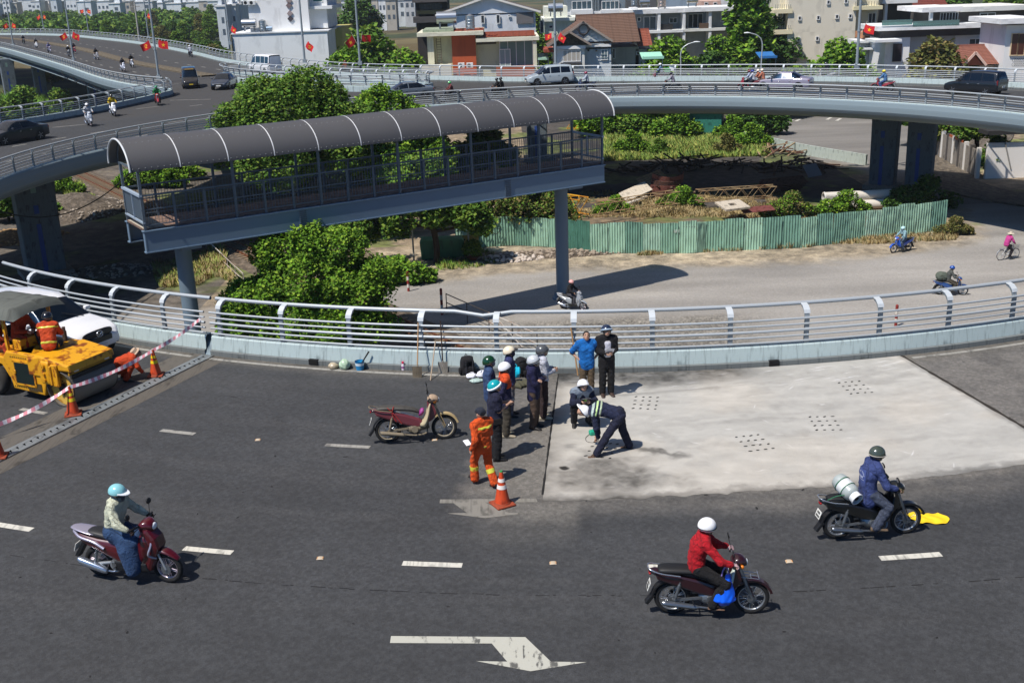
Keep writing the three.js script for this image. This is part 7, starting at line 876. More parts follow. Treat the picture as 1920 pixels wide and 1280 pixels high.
  const stones = (n, l, x, y, w, d, h, c, seed, cnt) => { const r = rng(seed), o = thing(n, l, n === 'gravel_heap' ? 'gravel heap' : 'rubble', gp(x, y)); const pl = new THREE.CircleGeometry(1, 40, 0, 2 * PI); const g = new THREE.PlaneGeometry(2, 2, 60, 60).rotateX(-PI / 2), p = g.attributes.position; for (let i = 0; i < p.count; i++) { const a = p.getX(i), b = p.getZ(i), k = max(0, 1 - hypot(a, b)); p.setXYZ(i, a * w, -.06 + h * pow(k, .8) * (.75 + .5 * fbm(a * 3 + seed, b * 3, 3)) + .08 * hash(i, seed) * (k > 0 ? 1 : 0), b * d); } g.computeVertexNormals(); part('mound', muv(norm(g)), mat(c, { r: 1, map: 'dirt', bump: 'dirt', bs: .006 }), o); const rk = [0, 1, 2].map(k => { const q = norm(new THREE.IcosahedronGeometry(1, 1)), pp2 = q.attributes.position; for (let i = 0; i < pp2.count; i++) { const v = V(pp2.getX(i), pp2.getY(i), pp2.getZ(i)), s = .75 + .5 * fbm(v.x * 2 + k * 5, v.y * 2 + v.z * 2, 2); pp2.setXYZ(i, v.x * s, v.y * s * .7, v.z * s); } q.computeVertexNormals(); return q; }); const all = []; for (let i = 0; i < cnt; i++) { const a = r() * 6.3, q = sqrt(r()), x2 = q * cos(a), z2 = q * sin(a), s = .06 + .16 * r() * r(); all.push(place(rk[i % 3].clone().scale(s, s, s), [x2 * w * 1.05, h * pow(max(0, 1 - q), .8) * .8 + .02, z2 * d * 1.05], r() * 6)); } part('stone', all, mat(c, { r: 1, map: 'mottle' }), o).userData.kind = 'stuff'; };
  stones('gravel_heap', 'heap of grey gravel beside the left pier, half in shade', 138, 398, 4.4, 5.0, 1.9, 0xa39a90, 91, 500); stones('rubble', 'patch of orange-brown rubble at the left edge', 20, 446, 4, 3, .6, 0xa98a62, 92, 260); stones('rubble', 'pile of white rubbish and rubble at the roadside below the fence', 955, 485, 2.2, 1.0, .35, 0xcabfb4, 93, 160); stones('rubble', 'grey broken concrete in the shade near the left column', 215, 510, 3.2, 1.6, .6, 0x9b958c, 94, 180); stones('rubble', 'low bank of grey rubble along the far edge of the lower road', 1010, 478, 5.5, 1.1, .3, 0x9a8d7e, 95, 320);
  // bollards, crossing barrier and pipe fences
  const post = (l, x, y, h) => { const o = thing('marker_post', l, 'marker post', gp(x, y)); const n = 5; for (let i = 0; i < n; i++) part('band', cyl(.075, .075, h / n, 0, h / n * (i + .5), 0, 14), mat(i % 2 ? 0xd9d4cc : 0x8e2a20, { r: .6, map: 'stain' }), o); part('cap', sph(.08, 0, h, 0, 12, 8), mat(0x7e2018, { r: .6 }), o); };
  post('red and white marker post by the road, right of the large bush', 766, 546, 1.15); post('red and white post at the upper end of the dark pipe railing', 829, 590, 1.45); post('red and white post beside the street under the far ring', 1352, 236, 1.3); post('rusty marker post on the lower road behind the right part of the railing', 1680, 612, 1.1);
  { const a = gp(838, 588), b = gp(1008, 668), o = thing('pipe_railing', 'dark pipe railing running down towards the near parapet', 'railing', a), d = b.clone().sub(a).toArray(), DK = mat(0x3d3a38, { r: .7, map: 'rust' }), L8 = mat(0xb8b4ac, { r: .6, map: 'rust' }); const up = (k, y) => [d[0] * k, y, d[2] * k]; for (const y of [1.15, .65]) { part('rail', bar(up(0, y), up(.5, y), .03, 7), DK, o); part('rail', bar(up(.5, y), up(1, y), .035, 7), L8, o, 'pale lower half of the rail'); } for (const k of [0, .25, .5, .75, 1]) part('post', bar(up(k, 0), up(k, 1.15), .028, 7), DK, o); part('brace', [bar(up(.6, .1), up(.85, 1.0), .03, 6), bar(up(.85, .1), up(.6, 1.0), .03, 6)], L8, o);
    const a2 = gp(388, 470), b2 = gp(458, 538), o2 = thing('pipe_railing', 'white pipe railing beside the railway track below the footbridge', 'railing', a2), d2 = b2.clone().sub(a2); for (const y of [.85, .4]) part('rail', bar([0, y, 0], [d2.x, y, d2.z], .035, 7), mat(0xb9b4ab, { r: .7, map: 'rust' }), o2); for (let k = 0; k <= 5; k++) part('post', bar([d2.x * k / 5, 0, d2.z * k / 5], [d2.x * k / 5, .85, d2.z * k / 5], .03, 6), mat(0xb9b4ab, { r: .7, map: 'rust' }), o2);
    const p1 = D(-10, 392, 70), p2 = D(245, 322, 66), cb = []; for (let i = 0; i <= 12; i++) { const v = p1.clone().lerp(p2, i / 12); v.y -= 1.4 * (1 - (i / 6 - 1) ** 2); cb.push(v); } single('power_cable', tube(cb, .035, 5, 40), BLACK, 'black cable sagging in front of the gravel heap towards the footbridge', 'cable');
    const ws = D(0, 118, 118), wv = []; for (let i = 0; i <= 16; i++) { const p = V(lerp(-58, -38, i / 16), -.2 - .9 * abs(sin(i * 1.15)), lerp(-151.5, -116, i / 16)); wv.push(p); } single('power_cable', tube(wv, .05, 5, 70), BLACK, 'loose black cable hanging in loops along the slip road girder', 'cable'); }
}
// wall, gate and plants at the street corner on the right
{
  const o = thing('garden_wall', 'white garden wall with a dark eave at the street corner on the right', 'garden wall', gp(1835, 335)); part('wall', muv(bx(9, 3.0, .3, 5.0, 1.5, 0)), mat(0xe4e2de, { r: .8 }), o); part('eave', bx(10, .35, 2, 5.2, 3.9, -.4), mat(0x2b2a2b, { r: .8 }), o); part('downpipe', bar([2.6, .8, .2], [1.9, 3.0, .2], .06), mat(0x8f8f8d, { r: .7 }), o);
  const ga = gp(1738, 282), gb = gp(1832, 334), g2 = thing('garden_gate', 'row of pale and dark gate posts with an orange-brown door behind the street trees', 'gate', ga), gd = gb.clone().sub(ga); for (let k = 0; k <= 9; k++) part('gate_column', bx(.32, 2.6, .32, gd.x * k / 9, 1.3, gd.z * k / 9), mat(k % 2 ? 0xd9d6d0 : 0x4a4644, { r: .8 }), g2); part('door', beam([gd.x * .42, 1.35, gd.z * .42 + .05], [gd.x * .7, 1.35, gd.z * .7 + .05], .1, 2.4), mat(0xa0522c, { r: .6 }), g2, 'orange-brown door'); part('rear_wall', beam([0, 1.2, -.5], [gd.x, 1.2, gd.z - .5], .1, 2.3), mat(0x8f8a84, { r: .9, map: 'stain' }), g2);
  tree('bushy plant growing from dark pots in front of the white garden wall', gp(1866, 330), { seed: 83, n: 3500, leaf: .28, trunk: 1, r: .06, hues: MID, lobes: [[0, 1.6, 0, .9], [.6, 2.2, .2, .7], [-.6, 2.1, 0, .8], [.1, 2.9, 0, .6], [-.9, 1.2, .2, .6]] }, undefined, 'bush');
  { const p = thing('plant_pot', 'pair of dark square plant pots on the pavement corner', 'plant pot', gp(1866, 333)); for (const x of [-.45, .45]) part('pot', [bx(.7, .8, .7, x, .4, 0)], mat(0x3a302a, { r: .9, map: 'stain' }), p); }
  tree('street tree with sparse yellow-green leaves right of the piers', gp(1798, 292), { seed: 84, n: 5200, leaf: .3, trunk: 3.2, r: .17, hues: OLIVE.concat(FRESH), lobes: [[0, 3.2, 0, 1.4], [-1.6, 2.9, .2, 1.2], [1.5, 3.0, .2, 1.2], [-2.4, 2.2, 0, .9], [0, 4.8, 0, 1.6]] }); tree('dark street tree trunk right of the piers with foliage under the girder', gp(1826, 312), { seed: 85, n: 4200, leaf: .3, trunk: 3.6, r: .22, hues: MID, lobes: [[0, 3.6, 0, 1.3], [1.4, 3.4, 0, 1.1], [-1.2, 3.2, .2, 1.0], [0, 5, 0, 1.3]] }); tree('small round street tree seen between the two right-hand piers', gp(1708, 275), { seed: 86, n: 3600, leaf: .3, trunk: 2, r: .14, hues: FRESH, lobes: [[0, 3.6, 0, 1.4], [.9, 3.0, 0, 1], [-.9, 3.1, .2, 1]] });
}

// ---------- houses beyond the ring: fronts square to the camera, sized from the sight lines ----------
const WALLW = mat(0xe6e8ea, { r: .85, map: 'wall' }), PANE = mat(0x2a333c, { r: .12, cc: .5 }), FRAME = mat(0xdfe0de, { r: .6 }), TILE_R = 0x9a4a36, plain = (c, map = 'wall') => mat(c, { r: .85, map });
function house(label, px, dist, cat = 'house') { const p = D(px, 80, dist); return Object.assign(thing('house', label, cat, [p.x, GY, -dist]), { D0: dist }); }
// block whose front spans photo pixels (x0,y0)-(x1,y1) at distance dz behind the front plane; y1 null: down to the ground
function blk(t, n, [x0, y0, x1, y1], depth, m, dz = 0) {
  const d = t.D0 + dz, a = D(x0, y0, d), b = D(x1, y0, d), yb = y1 == null ? GY : D((x0 + x1) / 2, y1, d).y, w = b.x - a.x, top = (a.y + b.y) / 2;
  return part(n, bx(w, top - yb, depth, (a.x + b.x) / 2 - t.position.x, (top + yb) / 2 - GY, -depth / 2 - dz), m, t);
}
function win(t, [x0, y0, x1, y1], dz = 0, o = {}) {
  const d = t.D0 + dz, a = D(x0, y0, d), b = D(x1, y1, d), w = b.x - a.x, h = a.y - b.y, cx = (a.x + b.x) / 2 - t.position.x, cy = (a.y + b.y) / 2 - GY, f = o.f ?? .09;
  const fr = part(o.name || 'window', [bx(w, f, .12, cx, cy + h / 2 - f / 2, -dz), bx(w, f, .16, cx, cy - h / 2 + f / 2, -dz), bx(f, h - 2 * f, .12, cx - w / 2 + f / 2, cy, -dz), bx(f, h - 2 * f, .12, cx + w / 2 - f / 2, cy, -dz), ...Array.from({ length: (o.n || 1) - 1 }, (_, i) => bx(f * .8, h - 2 * f, .1, cx - w / 2 + w * (i + 1) / o.n, cy, -dz))], o.m || FRAME, t);
  part('pane', bx(w - f, h - f, .04, cx, cy, -dz + .012), o.p || PANE, fr); return fr;
}
// pitched roof: two slopes of overlapping courses; ridge along x or along z
function pitched(t, [x0, y0], [x1, y1], yr, dz, depth, c, along = 'x', o = {}) {
  const d = t.D0 + dz, a = D(x0, y0, d), b = D(x1, y1, d), e = (a.y + b.y) / 2 - GY, xa = a.x - t.position.x, xb = b.x - t.position.x, r = D((x0 + x1) / 2, yr, d + (along === 'x' ? depth / 2 : 0)).y - GY, g = [], n = o.n || 12;
  for (const s of [-1, 1]) for (let i = 0; i < n; i++) { const k0 = i / n, k1 = (i + 1.25) / n, lift = .05; if (along === 'x') { const z = k => s > 0 ? -dz + (1 - k) * depth / 2 - depth / 2 : -dz - depth + k * depth / 2; g.push(beam([(xa + xb) / 2 - .001, lerp(e, r, k0) + lift, z(k0)], [(xa + xb) / 2, lerp(e, r, min(1, k1)), z(min(1, k1))], xb - xa, .05)); } else { const x = k => s < 0 ? lerp(xa, (xa + xb) / 2, k) : lerp(xb, (xa + xb) / 2, k); g.push(beam([x(k0), lerp(e, r, k0) + lift, -dz - depth / 2], [x(min(1, k1)), lerp(e, r, min(1, k1)), -dz - depth / 2], depth, .05)); } }
  const rf = part('roof', g, mat(c, { r: .85, map: 'stain' }), t);
  if (o.gable) { const sh = new THREE.Shape([[xa + .2, e], [xb - .2, e], [(xa + xb) / 2, r - .1]].map(p => new THREE.Vector2(...p))); part('gable_wall', muv(norm(new THREE.ExtrudeGeometry(sh, { depth: depth - .8, bevelEnabled: false })).translate(0, 0, -dz - depth + .3)), o.gable, t); for (const s of [0, 1]) part('barge_board', beam([s ? xb : xa, e, -dz + .04], [(xa + xb) / 2, r, -dz + .04], .12, .26), mat(o.trim || 0xd9d6d0, { r: .7 }), t); }
  else part('ridge', along === 'x' ? beam([xa, r + .08, -dz - depth / 2], [xb, r + .08, -dz - depth / 2], .25, .14) : beam([(xa + xb) / 2, r + .08, -dz], [(xa + xb) / 2, r + .08, -dz - depth], .25, .14), mat(c, { r: .8 }), rf);
  return rf;
}
const tank = (l, px, py, dist, lie, s = 1, c = 0xb9bdc0) => { const t = thing('water_tank', l, 'water tank', D(px, py, dist)), M = metal(c, .3); if (lie) { part('tank', [cyl(.5, .5, 1.7, 0, .9, 0, 20).rotateZ(0)].map(g => g.translate(0, -.9, 0).rotateZ(PI / 2).translate(0, .95, 0)), M, t); for (const x of [-.6, .6]) part('leg', bx(.1, .55, .8, x, .27, 0), STEEL, t); } else { part('tank', [cyl(.6, .6, 1.5, 0, 1.0, 0, 22), ...[.5, .9, 1.3].map(y => tor(.6, .035, 0, 0, 0, 5, 24).rotateX(PI / 2).translate(0, y, 0)), norm(new THREE.ConeGeometry(.6, .3, 22)).translate(0, 1.9, 0)], M, t); part('stand', [bx(1.1, .1, 1.1, 0, .2, 0), ...[-.45, .45].map(x => bx(.1, .25, .9, x, .1, 0))], STEEL, t); } t.scale.setScalar(s); return t; };
{ // white building at left with a tower
  let t = house('white building with a tall plain side wall, beside the slip road behind the white van', 520, 165); blk(t, 'lower_wall', [434, 61, 613, null], 14, plain(0xe9eef0)); blk(t, 'tower', [457, -60, 571, 62], 12, plain(0xeff0f1), 1.5); blk(t, 'bay', [570, 17, 612, 53], 10, plain(0xe7e9ea), 3); blk(t, 'balcony_slab', [568, 11, 622, 17], 11, WALLW, 2.2); blk(t, 'upper_bay', [572, -50, 608, 11], 10, plain(0xe9eaeb), 3); blk(t, 'side_wing', [612, 52, 640, null], 13, plain(0xb7b06c), 8); blk(t, 'roof_edge', [432, 59, 616, 61.5], 14.3, WALLW, -.15);
  for (const [x, y, c] of [[541, 1, 0x9a8c88], [541, 10, 0x7c6c6a], [543, 25, 0x9a8b89], [544, 35, 0x4b4548]]) { const p = D(x, y, 166.3); part('diamond_window', bx(.62, .62, .14).rotateZ(PI / 4).translate(p.x - t.position.x, p.y - GY, -1.4), mat(c, { r: .4 }), t); } win(t, [585, -8, 605, 3], 3, { p: mat(0x2f6a62, { r: .3 }) }); win(t, [446, -10, 452, 8], 1.4); win(t, [619, 60, 628, 78], 8); win(t, [619, 84, 628, 100], 8);
  const dk = blk(t, 'wall_duct', [429, 65, 432, null], 1, plain(0xa9a68c), -.3);
  for (const x of [461, 472]) { const p = D(x, 5, 166), o = thing('air_conditioner', x < 465 ? 'left air conditioner box on the white tower' : 'right air conditioner box on the white tower', 'air conditioner', [p.x, p.y - .3, -166.2]); part('case', rb(.9, .6, .35, 0, .3, 0, .03), FRAME, o); part('fan', norm(new THREE.CircleGeometry(.24, 18)).translate(-.12, .3, .18), BLACK, o); }
  tank('lying steel water tank on the white building roof at left', 468, 58, 165.6, true, 1.15); tank('standing ribbed steel water tank on the white building roof', 493, 59, 165.8, false, .85); tank('small blue-grey lying tank beside the ribbed one on the white roof', 505, 59, 165.6, true, .5, 0x8fa3b5);
}
{ // cream and orange house with the white gabled house behind
  let t = house('white house with a grey gabled roof rising behind the orange-fronted house', 920, 168); blk(t, 'wall', [838, 27, 1004, null], 12, plain(0xd9dee6)); pitched(t, [816, 29], [1014, 22], -6, -.6, 13, 0x5d5553, 'z', { n: 16, gable: plain(0xdbe0e8) }); for (const [a, b, c, d] of [[901, 28, 909, 44], [930, 27, 938, 44], [952, 27, 957, 31], [824, 30, 852, 37]]) win(t, [a, b, c, d], -.2); blk(t, 'balcony_opening', [968, 24, 1000, 44], .1, plain(0x6c6a6c), -.25);
  t = house('cream house with an orange front panel and red tiled flat roof', 890, 150); blk(t, 'wall', [800, 66, 892, null], 9, plain(0xd6d3a4)); blk(t, 'orange_panel', [846, 66, 891, null], .3, plain(0xb8572f), -.32); blk(t, 'right_wall', [891, 78, 1006, null], 9, plain(0xc9c9a8), .4); blk(t, 'roof_slab', [781, 60, 906, 67], 11, plain(0xdcdac6), -1.4); blk(t, 'right_slab', [892, 70, 1011, 77], 11, plain(0xe2e0cd), -1.2); blk(t, 'left_pillar', [800, 67, 812, null], .5, plain(0xe3e0c4), -.6); blk(t, 'right_column', [999, 77, 1006, null], .6, plain(0xdfddc8), -1);
  { const o = []; const q = rng(33); for (let i = 0; i < 130; i++) { const r = i < 95 ? [908, 1002, 63, 69] : [850, 905, 53, 58], p = D(lerp(r[0], r[1], q()), lerp(r[2], r[3], q()), 150 + q() * 4), g = bx(.42, .07, .3).rotateY(q() * 3).rotateZ(.5 * (q() - .5)).translate(p.x - t.position.x, p.y - GY, p.z + 150); o.push(g); } part('roof_tiles', o, mat(TILE_R, { r: .9, map: 'stain' }), t).userData.kind = 'stuff'; pitched(t, [905, 70], [1003, 67], 60, -.4, 5, 0x96503a, 'x', { n: 8 }); blk(t, 'tile_ledge', [850, 56, 906, 60], 6, plain(0x96503a, 'stain'), 0); blk(t, 'green_sheet', [792, 55, 850, 60], 7, plain(0x9aa893, 'stain'), -.6); }
  win(t, [936, 77, 1000, 124], .2, { n: 4, p: mat(0x6f8580, { r: .2 }) }); win(t, [936, 92, 958, 124], 0, { n: 2, p: mat(0x91a3a0, { r: .2 }) }); blk(t, 'vent_strip', [893, 79, 930, 83], .2, plain(0x55544c), .25);
  blk(t, 'terrace_wall', [930, 124, 1002, null], 1, plain(0xa55f48), -1.6); blk(t, 'low_wall', [786, 122, 846, null], 1.2, plain(0xdad8cc), -2);
  { const a = D(818, 71, 149.5), b = D(818, 120, 149.5), c = D(826, 71, 149.5), o = thing('ladder', 'dark ladder standing against the cream wall left of the orange panel', 'ladder', [a.x, b.y, -149.4]), H = a.y - b.y, W2 = c.x - a.x; for (const x of [0, W2]) part('stile', bx(.06, H, .06, x, H / 2, 0), mat(0x5c4a3c, { r: .8 }), o); for (let i = 0; i < 10; i++) part('rung', bx(W2, .05, .05, W2 / 2, H * (i + .5) / 10, 0), mat(0x5c4a3c, { r: .8 }), o); }
  for (const x of [865, 881]) { const p = D(x, 125, 149), o = thing('air_conditioner', x < 870 ? 'left air conditioner at the foot of the orange wall' : 'right air conditioner at the foot of the orange wall', 'air conditioner', [p.x, p.y - .1, -148.9]); part('case', rb(.85, .62, .35, 0, .3, 0, .03), FRAME, o); part('fan', [tor(.2, .025, -.1, .3, .18, 5, 20), ...[0, 1, 2].map(i => bx(.36, .05, .02).rotateZ(i * 1.05).translate(-.1, .3, .18))], BLACK, o); }
  tank('lying steel solar water tank on the cream house roof', 838, 54, 151, true, 1.5); tank('standing ribbed steel water tank on the cream house roof', 882, 56, 150.6, false, 1.0);
}
{ // brown roofed house
  const t = house('house with a large brown tiled roof and two gables facing the ring', 1110, 145); blk(t, 'wall', [1145, 88, 1198, null], 11, plain(0xb9b3ac), 4); pitched(t, [1086, 82], [1201, 79], 27, 1, 13, 0x6f5547, 'x', { n: 18 }); blk(t, 'gable_front', [1095, 92, 1146, null], 6, plain(0xc7d0d6), .6); pitched(t, [1038, 84], [1149, 74], 41, 0, 8, 0x70574a, 'z', { n: 12, gable: plain(0xc9d3da), trim: 0x9a8d82 }); blk(t, 'left_front', [1040, 84, 1096, null], 6, plain(0xdedfdc), -.4); pitched(t, [1026, 91], [1109, 80], 59, -1.2, 5, 0x6c5346, 'z', { n: 10, gable: plain(0x7f7666, 'dirt'), trim: 0x8d8076 }); blk(t, 'cornice', [1042, 86, 1098, 92], .5, WALLW, -.7); blk(t, 'cornice', [1096, 83, 1146, 88], .6, WALLW, .2);
  for (let k = 0; k < 5; k++) { const y = 58 + k * 6, w = 7 + k * 6; blk(t, 'gable_line', [1093 - w, y, 1093 + w + 8, y + .7], .06, mat(0x8b969d, { r: .8 }), -.34); }
  { const p = D(1094, 54.5, 144.6); part('round_window', [tor(.62, .12, 0, 0, 0, 6, 24), bx(.3, .3, .12).rotateZ(PI / 4).translate(.75, 0, 0), bx(.3, .3, .12).rotateZ(PI / 4).translate(-.75, 0, 0), bx(.3, .3, .12).rotateZ(PI / 4).translate(0, .75, 0), bx(.3, .3, .12).rotateZ(PI / 4).translate(0, -.75, 0)].map(g => g.translate(p.x - t.position.x, p.y - GY, .42)), mat(0x2b2b2e, { r: .6 }), t); }
  win(t, [1055, 94, 1089, 115], -.5, { n: 4, p: mat(0xa8a49a, { r: .5 }) }); win(t, [1127, 92, 1140, 112], .5, { n: 2, p: mat(0x7c8d90, { r: .3 }) }); win(t, [1148, 90, 1154, 110], 3.9); blk(t, 'awning', [1052, 118, 1091, 121], 1, mat(0x3a3a3c, { r: .7 }), -1.4); for (const x of [1102, 1117]) blk(t, 'wall_lamp', [x, 93, x + 3, 96], .3, mat(0x3b3632, { r: .7 }), .3); blk(t, 'left_roof_edge', [1020, 92, 1046, 98], 6, plain(TILE_R, 'stain'), 1);
  const s = house('small annex with an orange-red roof right of the brown-roofed house', 1215, 149); pitched(s, [1196, 87], [1224, 86], 55, -1, 8, 0x94523f, 'x', { n: 10 }); blk(s, 'wall', [1192, 92, 1215, null], 6, plain(0xcfcdc6)); win(s, [1193, 96, 1201, 103]);
}
{ // buildings in the second row
  let t = house('pale mint building with a white cornice behind the brown-roofed house', 1058, 178); blk(t, 'wall', [1022, 34, 1100, null], 9, plain(0xd3e0d2)); blk(t, 'cornice', [1018, 33, 1102, 39], 10, plain(0xe6ebe2), -.6); blk(t, 'roof_room', [1021, 12, 1064, 34], 7, plain(0xdfe1d6), 1.5); win(t, [1029, 47, 1037, 53], -.1); win(t, [1012, 38, 1020, 62], -.2, { p: mat(0x2c3648, { r: .3 }) }); tank('pale lying tank on the mint building terrace', 1042, 30, 177, true, 1.3, 0xd6dbde);
  t = house('blue-grey apartment building with white balconies above the brown roof', 1120, 195); blk(t, 'wall', [1062, -40, 1172, null], 10, plain(0x77838c)); for (const [a, b] of [[1070, 1112], [1126, 1163]]) { blk(t, 'balcony', [a, 18, b, 27], 1.2, WALLW, -1.2); win(t, [a + 2, 2, b - 2, 17], -.2, { n: 4, p: mat(0x3d4f58, { r: .15 }) }); } for (let i = 0; i < 5; i++) blk(t, 'fin', [1110 + i * 3, -20, 1111 + i * 3, 25], .4, plain(0x93a0a8), -.5); blk(t, 'lower_balcony', [1064, 21, 1164, 30], 1, WALLW, -.8);
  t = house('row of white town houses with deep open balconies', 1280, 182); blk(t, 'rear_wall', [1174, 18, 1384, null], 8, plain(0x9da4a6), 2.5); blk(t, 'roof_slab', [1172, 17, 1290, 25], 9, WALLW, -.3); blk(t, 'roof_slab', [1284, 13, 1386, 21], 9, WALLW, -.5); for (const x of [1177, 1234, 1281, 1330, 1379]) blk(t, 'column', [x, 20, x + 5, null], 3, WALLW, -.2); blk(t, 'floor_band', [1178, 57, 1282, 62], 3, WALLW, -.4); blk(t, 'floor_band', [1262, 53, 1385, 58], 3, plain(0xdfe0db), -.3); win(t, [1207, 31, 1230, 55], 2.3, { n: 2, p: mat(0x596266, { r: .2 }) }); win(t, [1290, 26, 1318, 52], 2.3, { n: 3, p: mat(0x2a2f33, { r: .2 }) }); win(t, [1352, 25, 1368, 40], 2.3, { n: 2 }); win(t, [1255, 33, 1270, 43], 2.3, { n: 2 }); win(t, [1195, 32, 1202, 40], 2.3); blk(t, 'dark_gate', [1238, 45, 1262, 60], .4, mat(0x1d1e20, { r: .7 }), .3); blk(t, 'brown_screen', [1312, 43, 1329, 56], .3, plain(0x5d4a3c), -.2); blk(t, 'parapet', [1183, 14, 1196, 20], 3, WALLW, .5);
  tank('round pale tank on the white town houses', 1189, 12, 181, false, .8); tank('lying tank on the white town houses', 1209, 14, 182, true, .9); tank('standing pinkish tank on the white town houses', 1241, 16, 183, false, 1.1, 0xc9b9b0); tank('white tank on the middle of the white town houses', 1298, 12, 182, true, 1.0, 0xe2e6e8);
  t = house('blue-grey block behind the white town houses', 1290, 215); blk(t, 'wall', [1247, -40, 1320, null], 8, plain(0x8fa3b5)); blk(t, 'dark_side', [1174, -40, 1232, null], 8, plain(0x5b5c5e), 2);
  t = house('pink roof-top house with small dark windows', 1348, 205); blk(t, 'wall', [1317, 1, 1352, null], 7, plain(0xd3b1a3)); blk(t, 'white_wall', [1350, -40, 1382, null], 7, plain(0xdfe1e4), 1); for (const x of [1321, 1338]) win(t, [x, 4, x + 7, 9], -.1); win(t, [1366, -10, 1374, 4], .9);
  t = house('dark house with planted balcony behind the cream house', 808, 190); blk(t, 'wall', [776, -40, 836, null], 9, plain(0x2f2b2a)); blk(t, 'eave', [772, -2, 838, 4], 11, plain(0x585455), -1.5); blk(t, 'eave', [774, 31, 838, 42], 11, plain(0x4b494b), -1.8); blk(t, 'planter', [782, 19, 832, 26], 2, plain(0x3d4a2a, 'dirt'), -1.2); win(t, [786, 6, 828, 18], -.1, { n: 4, p: mat(0x33251f, { r: .2 }), m: mat(0x4a3b33) });
}
{ // right side
  let t = house('large cream apartment house with small square windows and corner balconies', 1540, 165); blk(t, 'wall', [1482, -60, 1611, null], 13, plain(0xe0d9c8)); blk(t, 'right_wing', [1606, -60, 1652, null], 10, plain(0xe3dcc6), 2.5); blk(t, 'left_wing', [1466, -60, 1484, null], 9, plain(0xd9d3c0), 2); for (const y of [17, 56]) { blk(t, 'balcony', [1452, y, 1487, y + 8], 3, plain(0xe6dcbc), -.3); for (let k = 0; k < 8; k++) blk(t, 'baluster', [1455 + k * 4, y - 9, 1455.6 + k * 4, y], .06, mat(0x5c6a6a, { r: .6 }), -.2); win(t, [1468, y - 24 + 26, 1474, y + 24], 1.9); } blk(t, 'balcony', [1602, 11, 1656, 18], 3, plain(0xe2d9b4), -.4); for (let k = 0; k < 10; k++) blk(t, 'baluster', [1605 + k * 5, 2, 1605.7 + k * 5, 11], .06, mat(0x77776c, { r: .6 }), -.3); for (const [x, y] of [[1497, 30], [1532, 29], [1567, 27], [1592, 26], [1551, 0], [1584, -2], [1495, 69], [1530, 68]]) win(t, [x, y, x + 6, y + 8], -.1); win(t, [1629, 24, 1642, 43], 2.4, { n: 2 });
  t = house('dark red hip-roofed house behind the modern white house', 1730, 185); blk(t, 'wall', [1690, 24, 1775, null], 9, plain(0x8a5a4c)); pitched(t, [1668, 28], [1790, 26], -12, -2, 14, 0x74362c, 'x', { n: 12 }); blk(t, 'eave', [1668, 24, 1750, 30], 1, plain(0x80443a), -2.5);
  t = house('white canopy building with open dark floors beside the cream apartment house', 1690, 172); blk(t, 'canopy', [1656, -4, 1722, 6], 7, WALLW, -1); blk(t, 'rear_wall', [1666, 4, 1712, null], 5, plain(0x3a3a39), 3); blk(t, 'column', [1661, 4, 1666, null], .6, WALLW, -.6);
  t = house('modern white house with dark bands, glass balcony and flat roof', 1760, 140); blk(t, 'upper_wall', [1752, 20, 1935, 48], 8, plain(0x4a4644), 2); blk(t, 'roof_slab', [1731, 13, 1806, 22], 9, plain(0xecedee), -.5); blk(t, 'roof_slab', [1803, 11, 1940, 20], 10, plain(0xdfe0dc), 1); blk(t, 'balcony_slab', [1648, 46, 1840, 55], 8, plain(0xe9ebed), -1); blk(t, 'dark_band', [1655, 52, 1840, 68], 7.4, plain(0x3f3c3d), -.3); blk(t, 'lower_wall', [1662, 66, 1708, null], 6, plain(0xe9ebee), -.2); blk(t, 'lower_wall', [1706, 68, 1790, null], 6, plain(0xb9c2c8), 1); blk(t, 'right_wall', [1795, 44, 1900, null], 7, plain(0xd4dade), .6); blk(t, 'glass_balustrade', [1655, 37, 1712, 47], .06, mat(0x8fb3b0, { r: .08, tr: .6 }), -1.1); blk(t, 'glass_balustrade', [1713, 38, 1800, 49], .06, mat(0x8fb3b0, { r: .08, tr: .6 }), -1); for (const [a, b, c, d, n] of [[1764, 23, 1796, 46, 6], [1838, 24, 1866, 44, 2]]) win(t, [a, b, c, d], 1.9, { n, m: mat(0xb6bcbf), p: mat(0x20262a, { r: .2 }) }); win(t, [1676, 82, 1690, 115], -.3, { n: 3, m: mat(0x2d2933), p: mat(0x28242c, { r: .3 }) }); win(t, [1818, 72, 1878, 86], .5, { n: 5, p: mat(0x26323c, { r: .2 }) }); blk(t, 'entrance_canopy', [1642, 74, 1692, 79], 4, plain(0xe4e6e8), -3); blk(t, 'column', [1746, 20, 1751, 40], .5, WALLW, -.2);
  t = house('white annex with a tan panel left of the modern house', 1640, 146); blk(t, 'wall', [1613, 78, 1660, null], 5, plain(0xdfe2e4)); blk(t, 'tan_panel', [1622, 60, 1658, 72], 4, plain(0xb7805a), 1); blk(t, 'canopy', [1612, 76, 1640, 80], 5, WALLW, -1.5); blk(t, 'lower_canopy', [1616, 90, 1652, 93], 4, WALLW, -2); blk(t, 'glass_wall', [1634, 100, 1662, null], .1, mat(0x7fa596, { r: .1, tr: .5 }), -.4);
